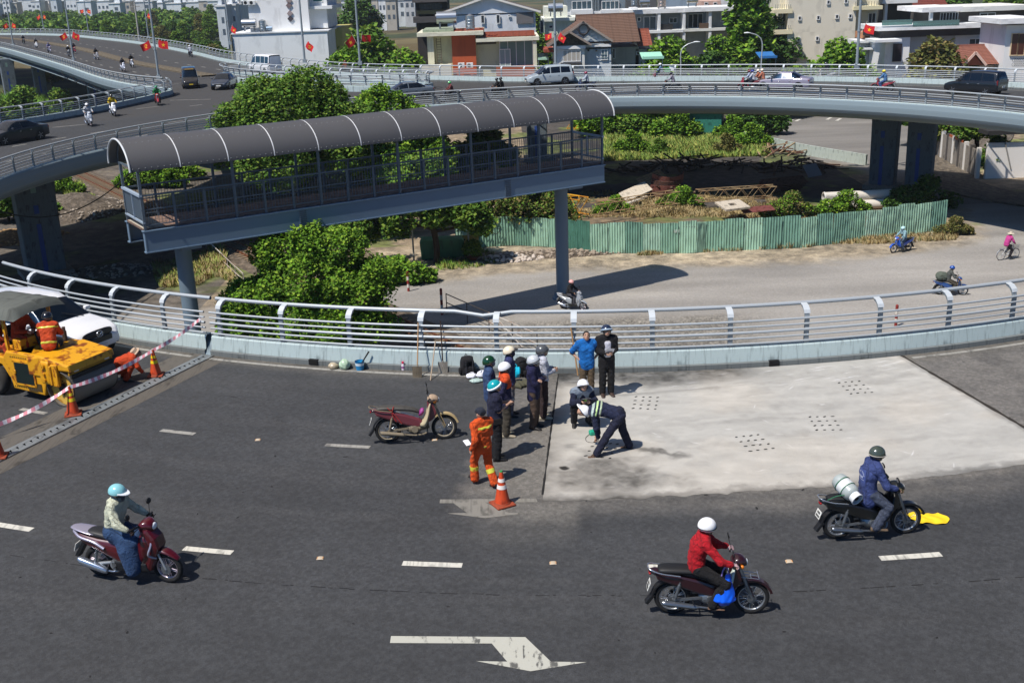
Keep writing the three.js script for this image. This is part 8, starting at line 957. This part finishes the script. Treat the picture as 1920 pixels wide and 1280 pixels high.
  t = house('cream house with tall brown windows at the right edge of the photograph', 1908, 128); blk(t, 'wall', [1889, 46, 1960, null], 7, plain(0xe6e8ea)); blk(t, 'roof_slab', [1879, 34, 1960, 44], 9, plain(0xe6e7ea), -1); for (const x of [1898, 1911]) { win(t, [x, 62, x + 10, 104], -.1, { m: mat(0xd8c19c), p: mat(0x4d2a1e, { r: .3 }) }); } { const g = []; for (let k = 0; k < 12; k++) { const p = D(1901 + k * 4, 112, 127); g.push(tor(.2, .02, p.x - t.position.x, p.y - GY, 1.2, 4, 12), tor(.2, .02, p.x - t.position.x, p.y - GY - .5, 1.2, 4, 12)); } part('iron_balustrade', g, BLACK, t).userData.kind = 'stuff'; }
  t = house('low house with an orange tiled roof and small gable at lower right', 1840, 130); pitched(t, [1822, 124], [1897, 118], 84, -1, 9, 0x8c5a4b, 'x', { n: 14 }); pitched(t, [1806, 124], [1850, 122], 98, -2.5, 5, 0x8a584a, 'z', { n: 8, gable: plain(0xb86a50), trim: 0xd9b8a8 }); blk(t, 'wall', [1815, 122, 1895, null], 7, plain(0xcdbfb2), 0);
  const cn = (l, x, y, w, c, dist) => { const p = D(x, y, dist), o = thing('awning', l, 'awning', p); part('sheet', [bx(w, .06, 3).rotateX(.2), bx(w, .3, .05, 0, -.15, 1.5)], mat(c, { r: .5 }), o); for (const k of [-.45, .45]) part('leg', bx(.1, p.y - GY, .1, w * k, -(p.y - GY) / 2, 1.2), STEEL, o); }; cn('pale mint green awning right of the brown-roofed house', 1222, 104, 2.6, 0x9fd6bd, 140); cn('blue awning beside the cream apartment house', 1437, 103, 2.2, 0x2f6fae, 150); cn('small mint awning between the cream and brown-roofed houses', 1018, 106, 1.4, 0xa5cbb4, 150);
}
// trees between the houses
const FARG = (k, h) => ({ key: 'far' + k, seed: 100 + k, hues: h, n: 7000, leaf: .5, trunk: 4, r: .25, gap: .38, lobes: [[[0, 6, 0, 3], [-2.4, 5, .3, 2.2], [2.4, 5.2, .2, 2.2], [.2, 8, 0, 2.1], [-1.2, 3.4, 1, 2.1], [1.6, 3.4, 1, 2]], [[0, 5, 0, 2.4], [0, 8, 0, 2.2], [.6, 10.5, 0, 1.7], [-1.2, 6.6, .3, 1.8], [1.3, 3.6, .3, 2]], [[0, 4, 0, 3], [-3, 3.4, 0, 2.2], [3, 3.5, .2, 2.3], [1.2, 5.6, 0, 1.8]]][k % 3] });
[['bushy tree beside the white building, behind the outer railing', 650, 118, 150, 1.0, 0, FRESH], ['tall tree behind the pole with two flags', 694, 118, 155, 1.25, 0, MID], ['green tree left of the cream house', 762, 122, 150, .95, 0, FRESH], ['round dark green tree in front of the white town houses', 1328, 118, 150, 1.05, 2, DARKG], ['bright green tree right of the orange-red annex', 1252, 118, 148, 1.0, 0, FRESH], ['slim light green tree in front of the town houses', 1345, 116, 158, .75, 1, FRESH], ['tall airy light green tree beside the cream apartment house', 1400, 120, 160, 1.35, 1, FRESH], ['dark tree behind the tall airy tree', 1440, 118, 168, 1.15, 0, DARKG], ['wide green bush in front of the cream apartment house', 1485, 128, 140, .85, 2, MID], ['leafy tree with large leaves left of the right-hand flag pole', 1577, 128, 140, .95, 0, FRESH], ['olive green tree in front of the modern white house', 1752, 128, 128, 1.0, 0, OLIVE], ['sparse tree at the corner of the modern white house', 1815, 120, 130, .55, 1, FRESH], ['dark green bush in front of the brown-roofed house', 1180, 124, 138, .62, 0, DARKG], ['low hedge between the awning and the street lamp', 1262, 128, 140, .6, 2, MID], ['low green hedge behind the railing in the middle of the far side', 1320, 128, 138, .6, 2, MID], ['low dark hedge left of the second street lamp', 1390, 128, 138, .6, 2, DARKG], ['green tree between the cream and brown-roofed houses', 1012, 118, 165, .8, 1, MID], ['small palm-like tree beside the modern house', 1652, 108, 150, .4, 0, DARKG], ['tree behind the dark house', 662, 22, 230, .9, 0, DARKG], ['round tree on the dry field', 672, 30, 300, 1.5, 0, DARKG], ['bush at the right edge of the dry field', 770, 66, 210, .5, 2, FRESH], ['distant tree above the grey gabled house', 985, 20, 230, 1.2, 0, MID], ['distant tree behind the modern white house roof', 1795, 14, 215, 1.2, 0, DARKG], ['distant trees at the top right', 1880, 12, 215, 1.3, 0, MID], ['tree left of the cream apartment house', 1462, 70, 175, 1.3, 1, DARKG]]
  .forEach(([l, x, y, d, s, k, h], i) => { const p = D(x, y, d); tree(l, V(p.x, GY, p.z), { ...FARG(k, h), key: 'far' + k + h[0], s, turn: i * 1.7 }); });
// river bank: rows of mangrove trees and bushes up to the far town
{
  const q = rng(55), rows = []; for (let i = 0; i < 64; i++) { const k = i / 64, px = lerp(-40, 435, hash(i, 3)), dd = i < 40 ? lerp(330, 620, q()) : lerp(215, 330, q()); rows.push([px, dd]); }
  rows.push([395, 205], [418, 196], [365, 230], [345, 220], [430, 208], [300, 240], [330, 262], [405, 250], [370, 290]);
  rows.forEach(([px, dd], i) => { const p = D(px, 60, dd); if (inPoly(p.x, p.z, RIVER) || px < 78) return; const hu = i % 5 === 4 ? OLIVE : i % 3 ? MID : DARKG; tree(`${hu === OLIVE ? 'olive' : hu === MID ? 'mid green' : 'dark green'} ${i % 3 === 1 ? 'tall' : 'broad'} tree in the belt along the river bank`, V(p.x, GY, p.z), { ...FARG(i % 3, hu), key: 'far' + (i % 3) + hu[0], s: dd > 330 ? .6 + .25 * q() : .5 + .3 * q(), turn: i * 2.1 }, 'trees along the river bank'); });
  const im = new THREE.InstancedMesh(crownGeo(140, [[0, 3.4, 0, 3.4, .9], [2, 2.4, 1, 2.4], [-2, 2.5, 0, 2.4]], 900, 1.3, { hues: DARKG.concat(MID) }), LEAF, 900), M4 = new THREE.Matrix4(); let n = 0; for (let i = 0; i < 3500 && n < 900; i++) { const px = lerp(-120, 560, q()), dd = lerp(400, 840, q()), p = D(px, 60, dd); if (inPoly(p.x, p.z, RIVER)) continue; const s = (dd > 600 ? .62 : .85) + .3 * q(); M4.compose(V(p.x, GY - .5, p.z), new THREE.Quaternion().setFromAxisAngle(V(0, 1, 0), q() * 6), V(s, s * (.8 + .4 * q()), s)); im.setMatrixAt(n++, M4); } im.count = n; im.name = 'mangrove_belt'; im.userData.kind = 'stuff'; tag(im, 'dense green mangrove wood between the slip road and the far town', 'wood'); scene.add(im);
  // far town: each house a thing with floors of windows
  const T = rng(77), cols = [0xe4e8ec, 0xd9dee4, 0xcfd6dc, 0xe9e6e0, 0xb9b4aa, 0xdfe5ea, 0xc9ccd0], put = (px, y0, w, dd, i, c) => { const p = D(px, y0, dd), o = thing('town_house', `small ${['bluish white', 'pale grey', 'light grey', 'cream', 'beige-grey', 'cool white', 'grey'][c % 7]} flat-roofed house of the distant town`, 'house', [p.x, GY, -dd], 0, 'houses of the distant town'), H = max(7, p.y - GY), W2 = w * dd / 2100, m = plain(cols[c % 7]); part('wall', bx(W2, H, 9, 0, H / 2, -4.5), m, o); part('roof_room', bx(W2 * .45, 2.4, 4, W2 * .2 * (i % 2 ? 1 : -1), H + 1.2, -4), m, o); const g = [], fl = floor(H / 3.3), nw = max(2, Math.round(W2 / 2.6)); if (i % 3) for (let f = 1; f < fl; f++) for (let k = 0; k < nw; k++) g.push(bx(W2 / nw * .5, 1.5, .1, -W2 / 2 + W2 * (k + .5) / nw, f * 3.3 + 1.5, .02)); else for (let f = 1; f < fl; f++) g.push(bx(W2 * .3, 1.6, .1, W2 * .15, f * 3.3 + 1.5, .02)); if (g.length) part('windows', g, mat(0x56616c, { r: .3 }), o).userData.kind = 'stuff'; part('cornice', bx(W2 + .6, .5, 9.6, 0, H - .1, -4.5), WALLW, o); };
  for (let i = 0; i < 60; i++) { const px = -30 + i * 8.4 + 5 * T(); put(px, lerp(-3, 9, T()), 9 + 12 * T(), lerp(720, 980, T()), i, floor(T() * 7)); }
  for (let i = 0; i < 16; i++) put(150 + i * 19 + 6 * T(), lerp(0, 6, T()), 16 + 16 * T(), lerp(560, 700, T()), i, floor(T() * 7)); for (let i = 0; i < 9; i++) put(645 + i * 17 + 5 * T(), -4 + 3 * T(), 12 + 8 * T(), 420 + 60 * T(), i, floor(T() * 7)); for (let i = 0; i < 8; i++) put(412 + i * 5, 4 + 6 * T(), 15, 330 + 40 * T(), i, floor(T() * 7));
  struct('dry_field', sheet([[-68, -330], [-10, -330], [-10, -215], [-52, -215]], GY + .02), mat(0x9a8a55, { r: 1, map: 'dirt' })); struct('sand_track', sheet([[-62, -250], [-8, -250], [-8, -244], [-60, -243]], GY + .04), mat(0xc3b089, { r: 1, map: 'dirt' }));
  const pl = thing('power_pole', 'grey concrete pole standing in the trees beyond the slip road', 'pole', [D(258, 55, 250).x, GY, -250]); part('shaft', cyl(.25, .16, 15, 0, 7.5, 0, 12), mat(0xa9a7a0, { r: .8 }), pl); part('crossarm', bx(2, .15, .15, 0, 14, 0), mat(0x8f8d88, { r: .8 }), pl);
}
// ---------- lamp posts with pairs of flags ----------
const flagTex = k => { const cv = document.createElement('canvas'); cv.width = 192; cv.height = 128; const x = cv.getContext('2d'); x.fillStyle = '#c2141c'; x.fillRect(0, 0, 192, 128); x.fillStyle = '#f0c020'; x.strokeStyle = '#f0c020'; if (k) { x.beginPath(); for (let i = 0; i < 10; i++) { const a = -PI / 2 + i * PI / 5, r = i % 2 ? 15 : 38; x.lineTo(96 + r * cos(a), 64 + r * sin(a)); } x.closePath(); x.fill(); } else { x.lineWidth = 9; x.beginPath(); x.arc(94, 60, 27, -1.9, 2.2); x.stroke(); x.beginPath(); x.moveTo(70, 44); x.lineTo(118, 92); x.stroke(); x.lineWidth = 16; x.beginPath(); x.moveTo(66, 56); x.lineTo(84, 38); x.stroke(); } const t = new THREE.CanvasTexture(cv); t.colorSpace = THREE.SRGBColorSpace; return new THREE.MeshStandardMaterial({ map: t, roughness: .8, side: THREE.DoubleSide }); };
const FLAGM = [flagTex(0), flagTex(1)], flagGeo = s => { const g = new THREE.PlaneGeometry(1.15, .78, 14, 8), p = g.attributes.position; for (let i = 0; i < p.count; i++) { const x = p.getX(i) + .575, y = p.getY(i); p.setXYZ(i, s * x * .92, y - .22 * x - .06 * sin(x * 4), .12 * sin(x * 6 + y * 2) * x); } g.computeVertexNormals(); return norm(g); };
const FLG = [flagGeo(-1), flagGeo(1)], flagTurn = g => g;
const poleAt = (label, bx0, by0, fy, kinds, H = 11, dist) => { const b = dist ? D(bx0, by0, dist) : G(bx0, by0, .5), y0 = b.y; const t = thing('lamp_post', label, 'lamp post', b), M = mat(0x98a2a6, { r: .5, m: .3 }); part('shaft', cyl(.13, .075, H, 0, H / 2, 0, 12), M, t); part('base', bx(.4, .4, .4, 0, .1, 0), M, t); part('lamp_arm', tube([[0, H - .1, 0], [.3, H + .5, .3], [1.4, H + .7, 1]], .05, 6), M, t); part('lamp_head', rb(.7, .12, .28, 1.7, H + .68, 1.2, .04), M, t); part('flag_bracket', [cyl(.16, .16, .12, 0, 3, 0, 10)], M, t);
  kinds.forEach(([k, s, label2]) => { const fp = D(bx0, fy, -b.z), o = thing('flag', label2, 'flag', [b.x + s * .16, fp.y + .3, b.z + .06], 0); const st = part('staff', bar([0, -.45, 0], [s * .45, .85, .1], .018, 6), mat(0xd9d5c8, { r: .6 }), o); const f = part('cloth', FLG[s > 0 ? 1 : 0], FLAGM[k], o); f.position.set(s * .28, .22, .06); const hv = hash(floor(b.x * 7), k + s + 5); o.rotation.z = .3 * (hv - .5); o.scale.setScalar((b.z > -110 ? .66 : .85) + .2 * hash(floor(b.x * 3), s + 9)); f.rotation.set(.3 * (hv - .5), (hv - .5) * 1.3, s * (-.05 - .5 * hash(floor(b.z * 5), s + 2))); }); return t; };
const FL = (k, s, w) => [k, s, `red ${k ? 'star' : 'hammer-and-sickle'} flag on ${w}`];
poleAt('lamp post with two red flags at the tip of the slip road nose', 297, 146, 90, [FL(0, -1, 'the left of the slip road nose post'), FL(1, 1, 'the right of the slip road nose post')], 13); poleAt('lamp post with two red flags on the near slip road railing, middle one', 137, 112, 71, [FL(0, -1, 'the left of the middle slip road lamp post'), FL(1, 1, 'the right of the middle slip road lamp post')], 13); poleAt('lamp post with two red flags on the near slip road railing, farthest left', 24, 84, 51, [FL(0, -1, 'the left of the farthest left lamp post'), FL(1, 1, 'the right of the farthest left lamp post')], 13);
poleAt('lamp post behind the slip road with two flags, above its middle', 165, 58, 24, [FL(1, -1, 'the left of the post behind the slip road middle'), FL(1, 1, 'the right of the post behind the slip road middle')], 11, 270); poleAt('lamp post behind the slip road with two flags, nearest the river', 81, 53, 34, [FL(0, -1, 'the left of the post nearest the river'), FL(1, 1, 'the right of the post nearest the river')], 12, 290); poleAt('lamp post behind the slip road, right of the double pole', 278, 70, 32, [FL(1, 1, 'the post behind the slip road nose')], 12, 215);
poleAt('lamp post in front of the white building corner with one flag', 431, 82, 59, [FL(1, 1, 'the post left of the white building')], 12, 153); poleAt('lamp post in front of the white wall with one large flag', 571, 116, 90, [FL(0, 1, 'the lamp post in front of the white wall')], 13, 129); poleAt('lamp post in front of the bushy trees with two flags', 675, 120, 80, [FL(1, -1, 'the left of the post before the bushy trees'), FL(0, 1, 'the right of the post before the bushy trees')], 13, 119.5); poleAt('lamp post in front of the brown-roofed house with two flags', 1042, 124, 75, [FL(0, -1, 'the left of the post before the brown-roofed house'), FL(1, 1, 'the right of the post before the brown-roofed house')], 13, 108.6); poleAt('lamp post in front of the modern white house with one flag', 1607, 126, 62, [FL(1, 1, 'the post left of the modern white house')], 13, 97.5);
[['curved street lamp in front of the dark round tree', 1277, 118, 85, 1], ['curved street lamp in front of the airy tree', 1428, 120, 66, -1]].forEach(([l, x, y, yt, s]) => { const b = D(x, y, 135), H = D(x, yt, 135).y - GY, t = thing('street_lamp', l, 'street lamp', [b.x, GY, -135]), M = mat(0xb4babc, { r: .4, m: .3 }); part('shaft', tube([[0, 0, 0], [0, H * .7, 0], [0, H * .92, 0], [s * .6, H, 0], [s * 1.5, H + .3, 0]], .07, 8, 30), M, t); part('lamp_head', hull([[-.35, 0, .05, .08], [0, .02, .09, .15], [.4, 0, .04, .09]], 12, 2).translate(s * 1.8, H + .32, 0), mat(0xdfe3e4, { r: .3 }), t); });

// ---------- traffic on the ring and on the street below ----------
const onRing = (x, y) => { const p = G(x, y, 0); return [p, traffic(azOf(p.x, p.z))]; }, rampDir = heading(V(-57, 0, -150), V(-34, 0, -112));
{ let p, h; const C = (n, l, x, y, c, o, dh = 0, cat) => { [p, h] = onRing(x, y); return car(n, l, p, (o.turn ?? h) + dh, c, o, cat); };
  C('silver_mpv', 'silver people carrier on the ring in front of the brown-roofed house', 1030, 158, 0xa9b4b8, { kind: 'mpv' }, .22); C('grey_car', 'pale grey car with dark windows behind the far inner railing', 1469, 168, 0x8f8b9c, { kind: 'sedan' }, 0); C('black_mpv', 'black people carrier on the right side of the ring', 1828, 176, 0x0d1015, { kind: 'mpv' }, -.05); C('grey_car', 'grey sedan half hidden by the tree behind the far railing', 762, 186, 0x59626a, { kind: 'sedan' }, 0); C('dark_car', 'dark grey sedan at the left edge on the ring', 28, 266, 0x1d2127, { kind: 'sedan' }, -.02); C('dark_car', 'dark blue sedan right of the black minibus', 421, 165, 0x1c2a3c, { kind: 'sedan', turn: rampDir - .55 });
  p = G(357, 163, 0); car('black_minibus', 'black minibus with yellow roof signs coming off the slip road', p, rampDir - .25, 0x1a1715, { kind: 'van', band: true, plate: 0xe0c030 }, 'minibus').scale.setScalar(.84); p = G(497, 136, 0); car('white_van', 'white van beside the white building, partly hidden by the tree', p, heading(V(-14, 0, -119), V(-27, 0, -135)), 0xe8eaec, { kind: 'van' }, 'van').scale.setScalar(.9);
}
const rider = (kind, l, bl, p, h, pc, bc, pose) => { const g = 'riders and motorbikes seen small on the ring'; kind === 's' ? scooter('scooter', bl, p, h, bc) : underbone('motorbike', bl, p, h, bc); return person(l, p, h, pose || (kind === 's' ? 'scoot' : 'ride'), { far: true, ...pc }); };
[['s', 'in white on the silver scooter, left of the white scooter', 168, 236, .1, { top: 0xd5d8dc, bottom: 0x8d929c, helmet: 0xe8e8e8 }, { body: 0xaab2bc, trim: 0xcfd3d8 }], ['s', 'in a yellow jacket on the white scooter', 213, 217, .05, { top: 0xd6b81e, bottom: 0x33363f, helmet: 0x3a3a2c }, { body: 0xe6e8ea }], ['u', 'in a green jacket on the red motorbike', 296, 197, -.1, { top: 0x1f8f4a, bottom: 0x26262a, helmet: 0x3d8f66 }, { body: 0xa3202a }]].forEach(([k, l, x, y, dh, pc, bc]) => { const [p, h] = onRing(x, y); rider(k, 'rider ' + l, 'two-wheeler of the rider ' + l, p, -1.15 + dh, pc, bc); });
[['in black, farthest up the slip road', 44, 82, 0x1c1d22, 0x24262a, 0x1a1a1c], ['in black on a white scooter, second up the slip road', 68, 90, 0x23232c, 0xdfe2e4, 0x1a1a1f], ['in lilac behind the railing, third up the slip road', 92, 99, 0x8f8cb8, 0xb9b8cc, 0x3a3f78], ['in black beside the middle lamp post', 129, 106, 0x1d1d22, 0x2c2e34, 0xd0d0d4], ['on a red motorbike right of the middle lamp post', 139, 100, 0x4a2430, 0x9a2436, 0x202024], ['in black in the middle of the slip road', 181, 112, 0x17181c, 0x9c9ca0, 0x1b1b1e], ['in dark clothes on a white scooter near the median', 247, 126, 0x26201f, 0xdde0e4, 0x1d1c1e], ['with a passenger behind the railing near the slip road nose', 231, 134, 0x2b2c3c, 0xcfd4e0, 0x2a2c34]].forEach(([l, x, y, tc, bc, hc], i) => { const p = G(x, y, 0); rider(i % 2 ? 's' : 'u', 'rider ' + l, 'two-wheeler of the rider ' + l, p, rampDir + .08 * (i % 3 - 1), { top: tc, bottom: 0x23242a, helmet: hc }, { body: bc }); });
{ const p = G(357, 107, 0); rider('u', 'rider in pale grey driving away on the far lane of the slip road', 'motorbike of the pale grey rider driving away', p, rampDir + PI, { top: 0xc9cfdc, bottom: 0x3b3d44, helmet: 0xd9dde4 }, { body: 0x24252a }); const p2 = G(648, 143, 0); rider('u', 'rider in brown behind the railing above the tree', 'motorbike of the rider in brown above the tree', p2, heading(V(-7, 0, -111), V(-16, 0, -118)), { top: 0x9a5a3c, bottom: 0x33302e, helmet: 0x7a4630 }, { body: 0x2a2a2c }); }
[['in blue with green and white baskets', 1236, 154, { top: 0x6f8fb4, bottom: 0x25345a, helmet: 0xe4e8ec }, { body: 0x7a3038 }], ['with a black helmet behind the far railing', 1258, 173, { top: 0xa9a3b0, bottom: 0x2b2d34, helmet: 0x1a1b20 }, { body: 0x1e2126 }], ['in orange with a passenger', 1420, 168, { top: 0xc77f62, bottom: 0x55504c, helmet: 0xe6dcd0 }, { body: 0xb9ae9a }, { top: 0xd98a6c, bottom: 0x6a5a50, helmet: 0xe9d9c4 }], ['with a maroon helmet and a passenger in white', 1402, 170, { top: 0xb9c4de, bottom: 0x23242c, helmet: 0x6e1f30 }, { body: 0x8c1f2c }, { top: 0xe2e6ef, bottom: 0x2c2d36, helmet: 0x27328c }], ['all in black in front of the pale grey car', 1547, 153, { top: 0x121318, bottom: 0x17181c, helmet: 0x101114 }, { body: 0xb9bcc0 }], ['in blue with a yellow helmet', 1655, 171, { top: 0x5d8fc4, bottom: 0x3c5c94, helmet: 0xe8d21a }, { body: 0xa3404a }], ['in pale blue behind the footbridge roof end', 1097, 172, { top: 0xc3cede, bottom: 0x3b4660, helmet: 0x8f2c4a }, { body: 0x2c3a58 }], ['with a green helmet left of the couple in black', 844, 191, { top: 0x8c4a4a, bottom: 0x2c2a2c, helmet: 0x4fae62 }, { body: 0x2a2a2e }], ['in black with a passenger in black', 932, 184, { top: 0x131316, bottom: 0x151518, helmet: 0x111113 }, { body: 0x17181a }, { top: 0x141417, bottom: 0x17171a, helmet: 0x121214 }]]
  .forEach(([l, x, y, pc, bc, pass], i) => { const [p, h] = onRing(x, y); rider(i % 3 ? 'u' : 's', 'rider ' + l, 'two-wheeler of the rider ' + l, p, h, pc, bc); if (pass) person('passenger behind the rider ' + l.replace(/ and a passenger.*| with a passenger.*/, ''), p, h, 'pillion', { far: true, ...pass });
    if (i === 0) { const o = thing('crate', 'green crate on the back of the motorbike of the rider in blue', 'crate', p.clone().add(V(.75, .8, .05)), h); part('box', [rb(.5, .45, .5, 0, .2, .05, .03)], mat(0x2f8a4c, { r: .6 }), o); part('lid', bx(.52, .03, .52, 0, .44, .05), mat(0x3c9a5c, { r: .6 }), o); const o2 = thing('foam_box', 'white foam box on the back of the motorbike of the rider in blue', 'box', p.clone().add(V(1.15, .95, .0)), h); part('box', rb(.42, .5, .45, 0, .25, 0, .03), mat(0xe6e6e8, { r: .7 }), o2); part('lid', rb(.46, .06, .49, 0, .5, 0, .02), mat(0xeeeef0, { r: .7 }), o2); } });
const low = (k, l, bl, a, b, pc, bc, pose) => { const p = gp(...a), q = gp(...b), m = p.clone().add(q).multiplyScalar(.5); m.y = GY + .006; const h = heading(p, q); if (k === 'c') bicycle(bl, m, h); else k === 's' ? scooter('scooter', bl, m, h, bc) : underbone('motorbike', bl, m, h, bc); person(l, m, h, pose || (k === 's' ? 'scoot' : k === 'c' ? 'cycle' : 'ride'), { ...pc }); return [m, h]; };
low('s', 'rider in black with a pink helmet at the foot of the footbridge column', 'silver and black scooter of the rider with the pink helmet', [1056, 578], [1094, 583], { top: 0x16151a, bottom: 0x4a4a52, helmet: 0xe6a9a4, full: true, mask: 0x4a1f22 }, { body: 0x9aa0a6, trim: 0xd3d6d9 });
{ const [m, h] = low('u', 'rider with a blue helmet and grey jacket on the lower road', 'motorbike of the rider with the blue helmet', [1764, 552], [1802, 553], { top: 0x5c605c, bottom: 0x4a4438, helmet: 0x1f4c9c, full: true }, { body: 0x1d4a8a, shield: 0xa08a6a }); const b = bag('sack', 'large grey-green bag on the back of the rider with the blue helmet', 'bag', at({ rotation: { y: h }, position: m }, -.55, .86, 0), h, 0x525a50, [.32, .26, .28], 12, { r: .9, tie: false }); }
low('u', 'rider in pale blue with a light helmet on the blue motorbike', 'bright blue motorbike of the rider in pale blue', [1702, 470], [1678, 474], { top: 0x9cc3cc, bottom: 0x5a6c80, helmet: 0xb4dde0, full: true, mask: 0xb9d3d6 }, { body: 0x1552b8 });
low('c', 'cyclist in a pink jacket with a white sun hat', 'bicycle with a front basket ridden by the cyclist in pink', [1878, 488], [1902, 485], { top: 0xd8489c, bottom: 0x231c24, hat: 0xe8dcc4, hatBrim: .2 });

renderer.render(scene, camera);
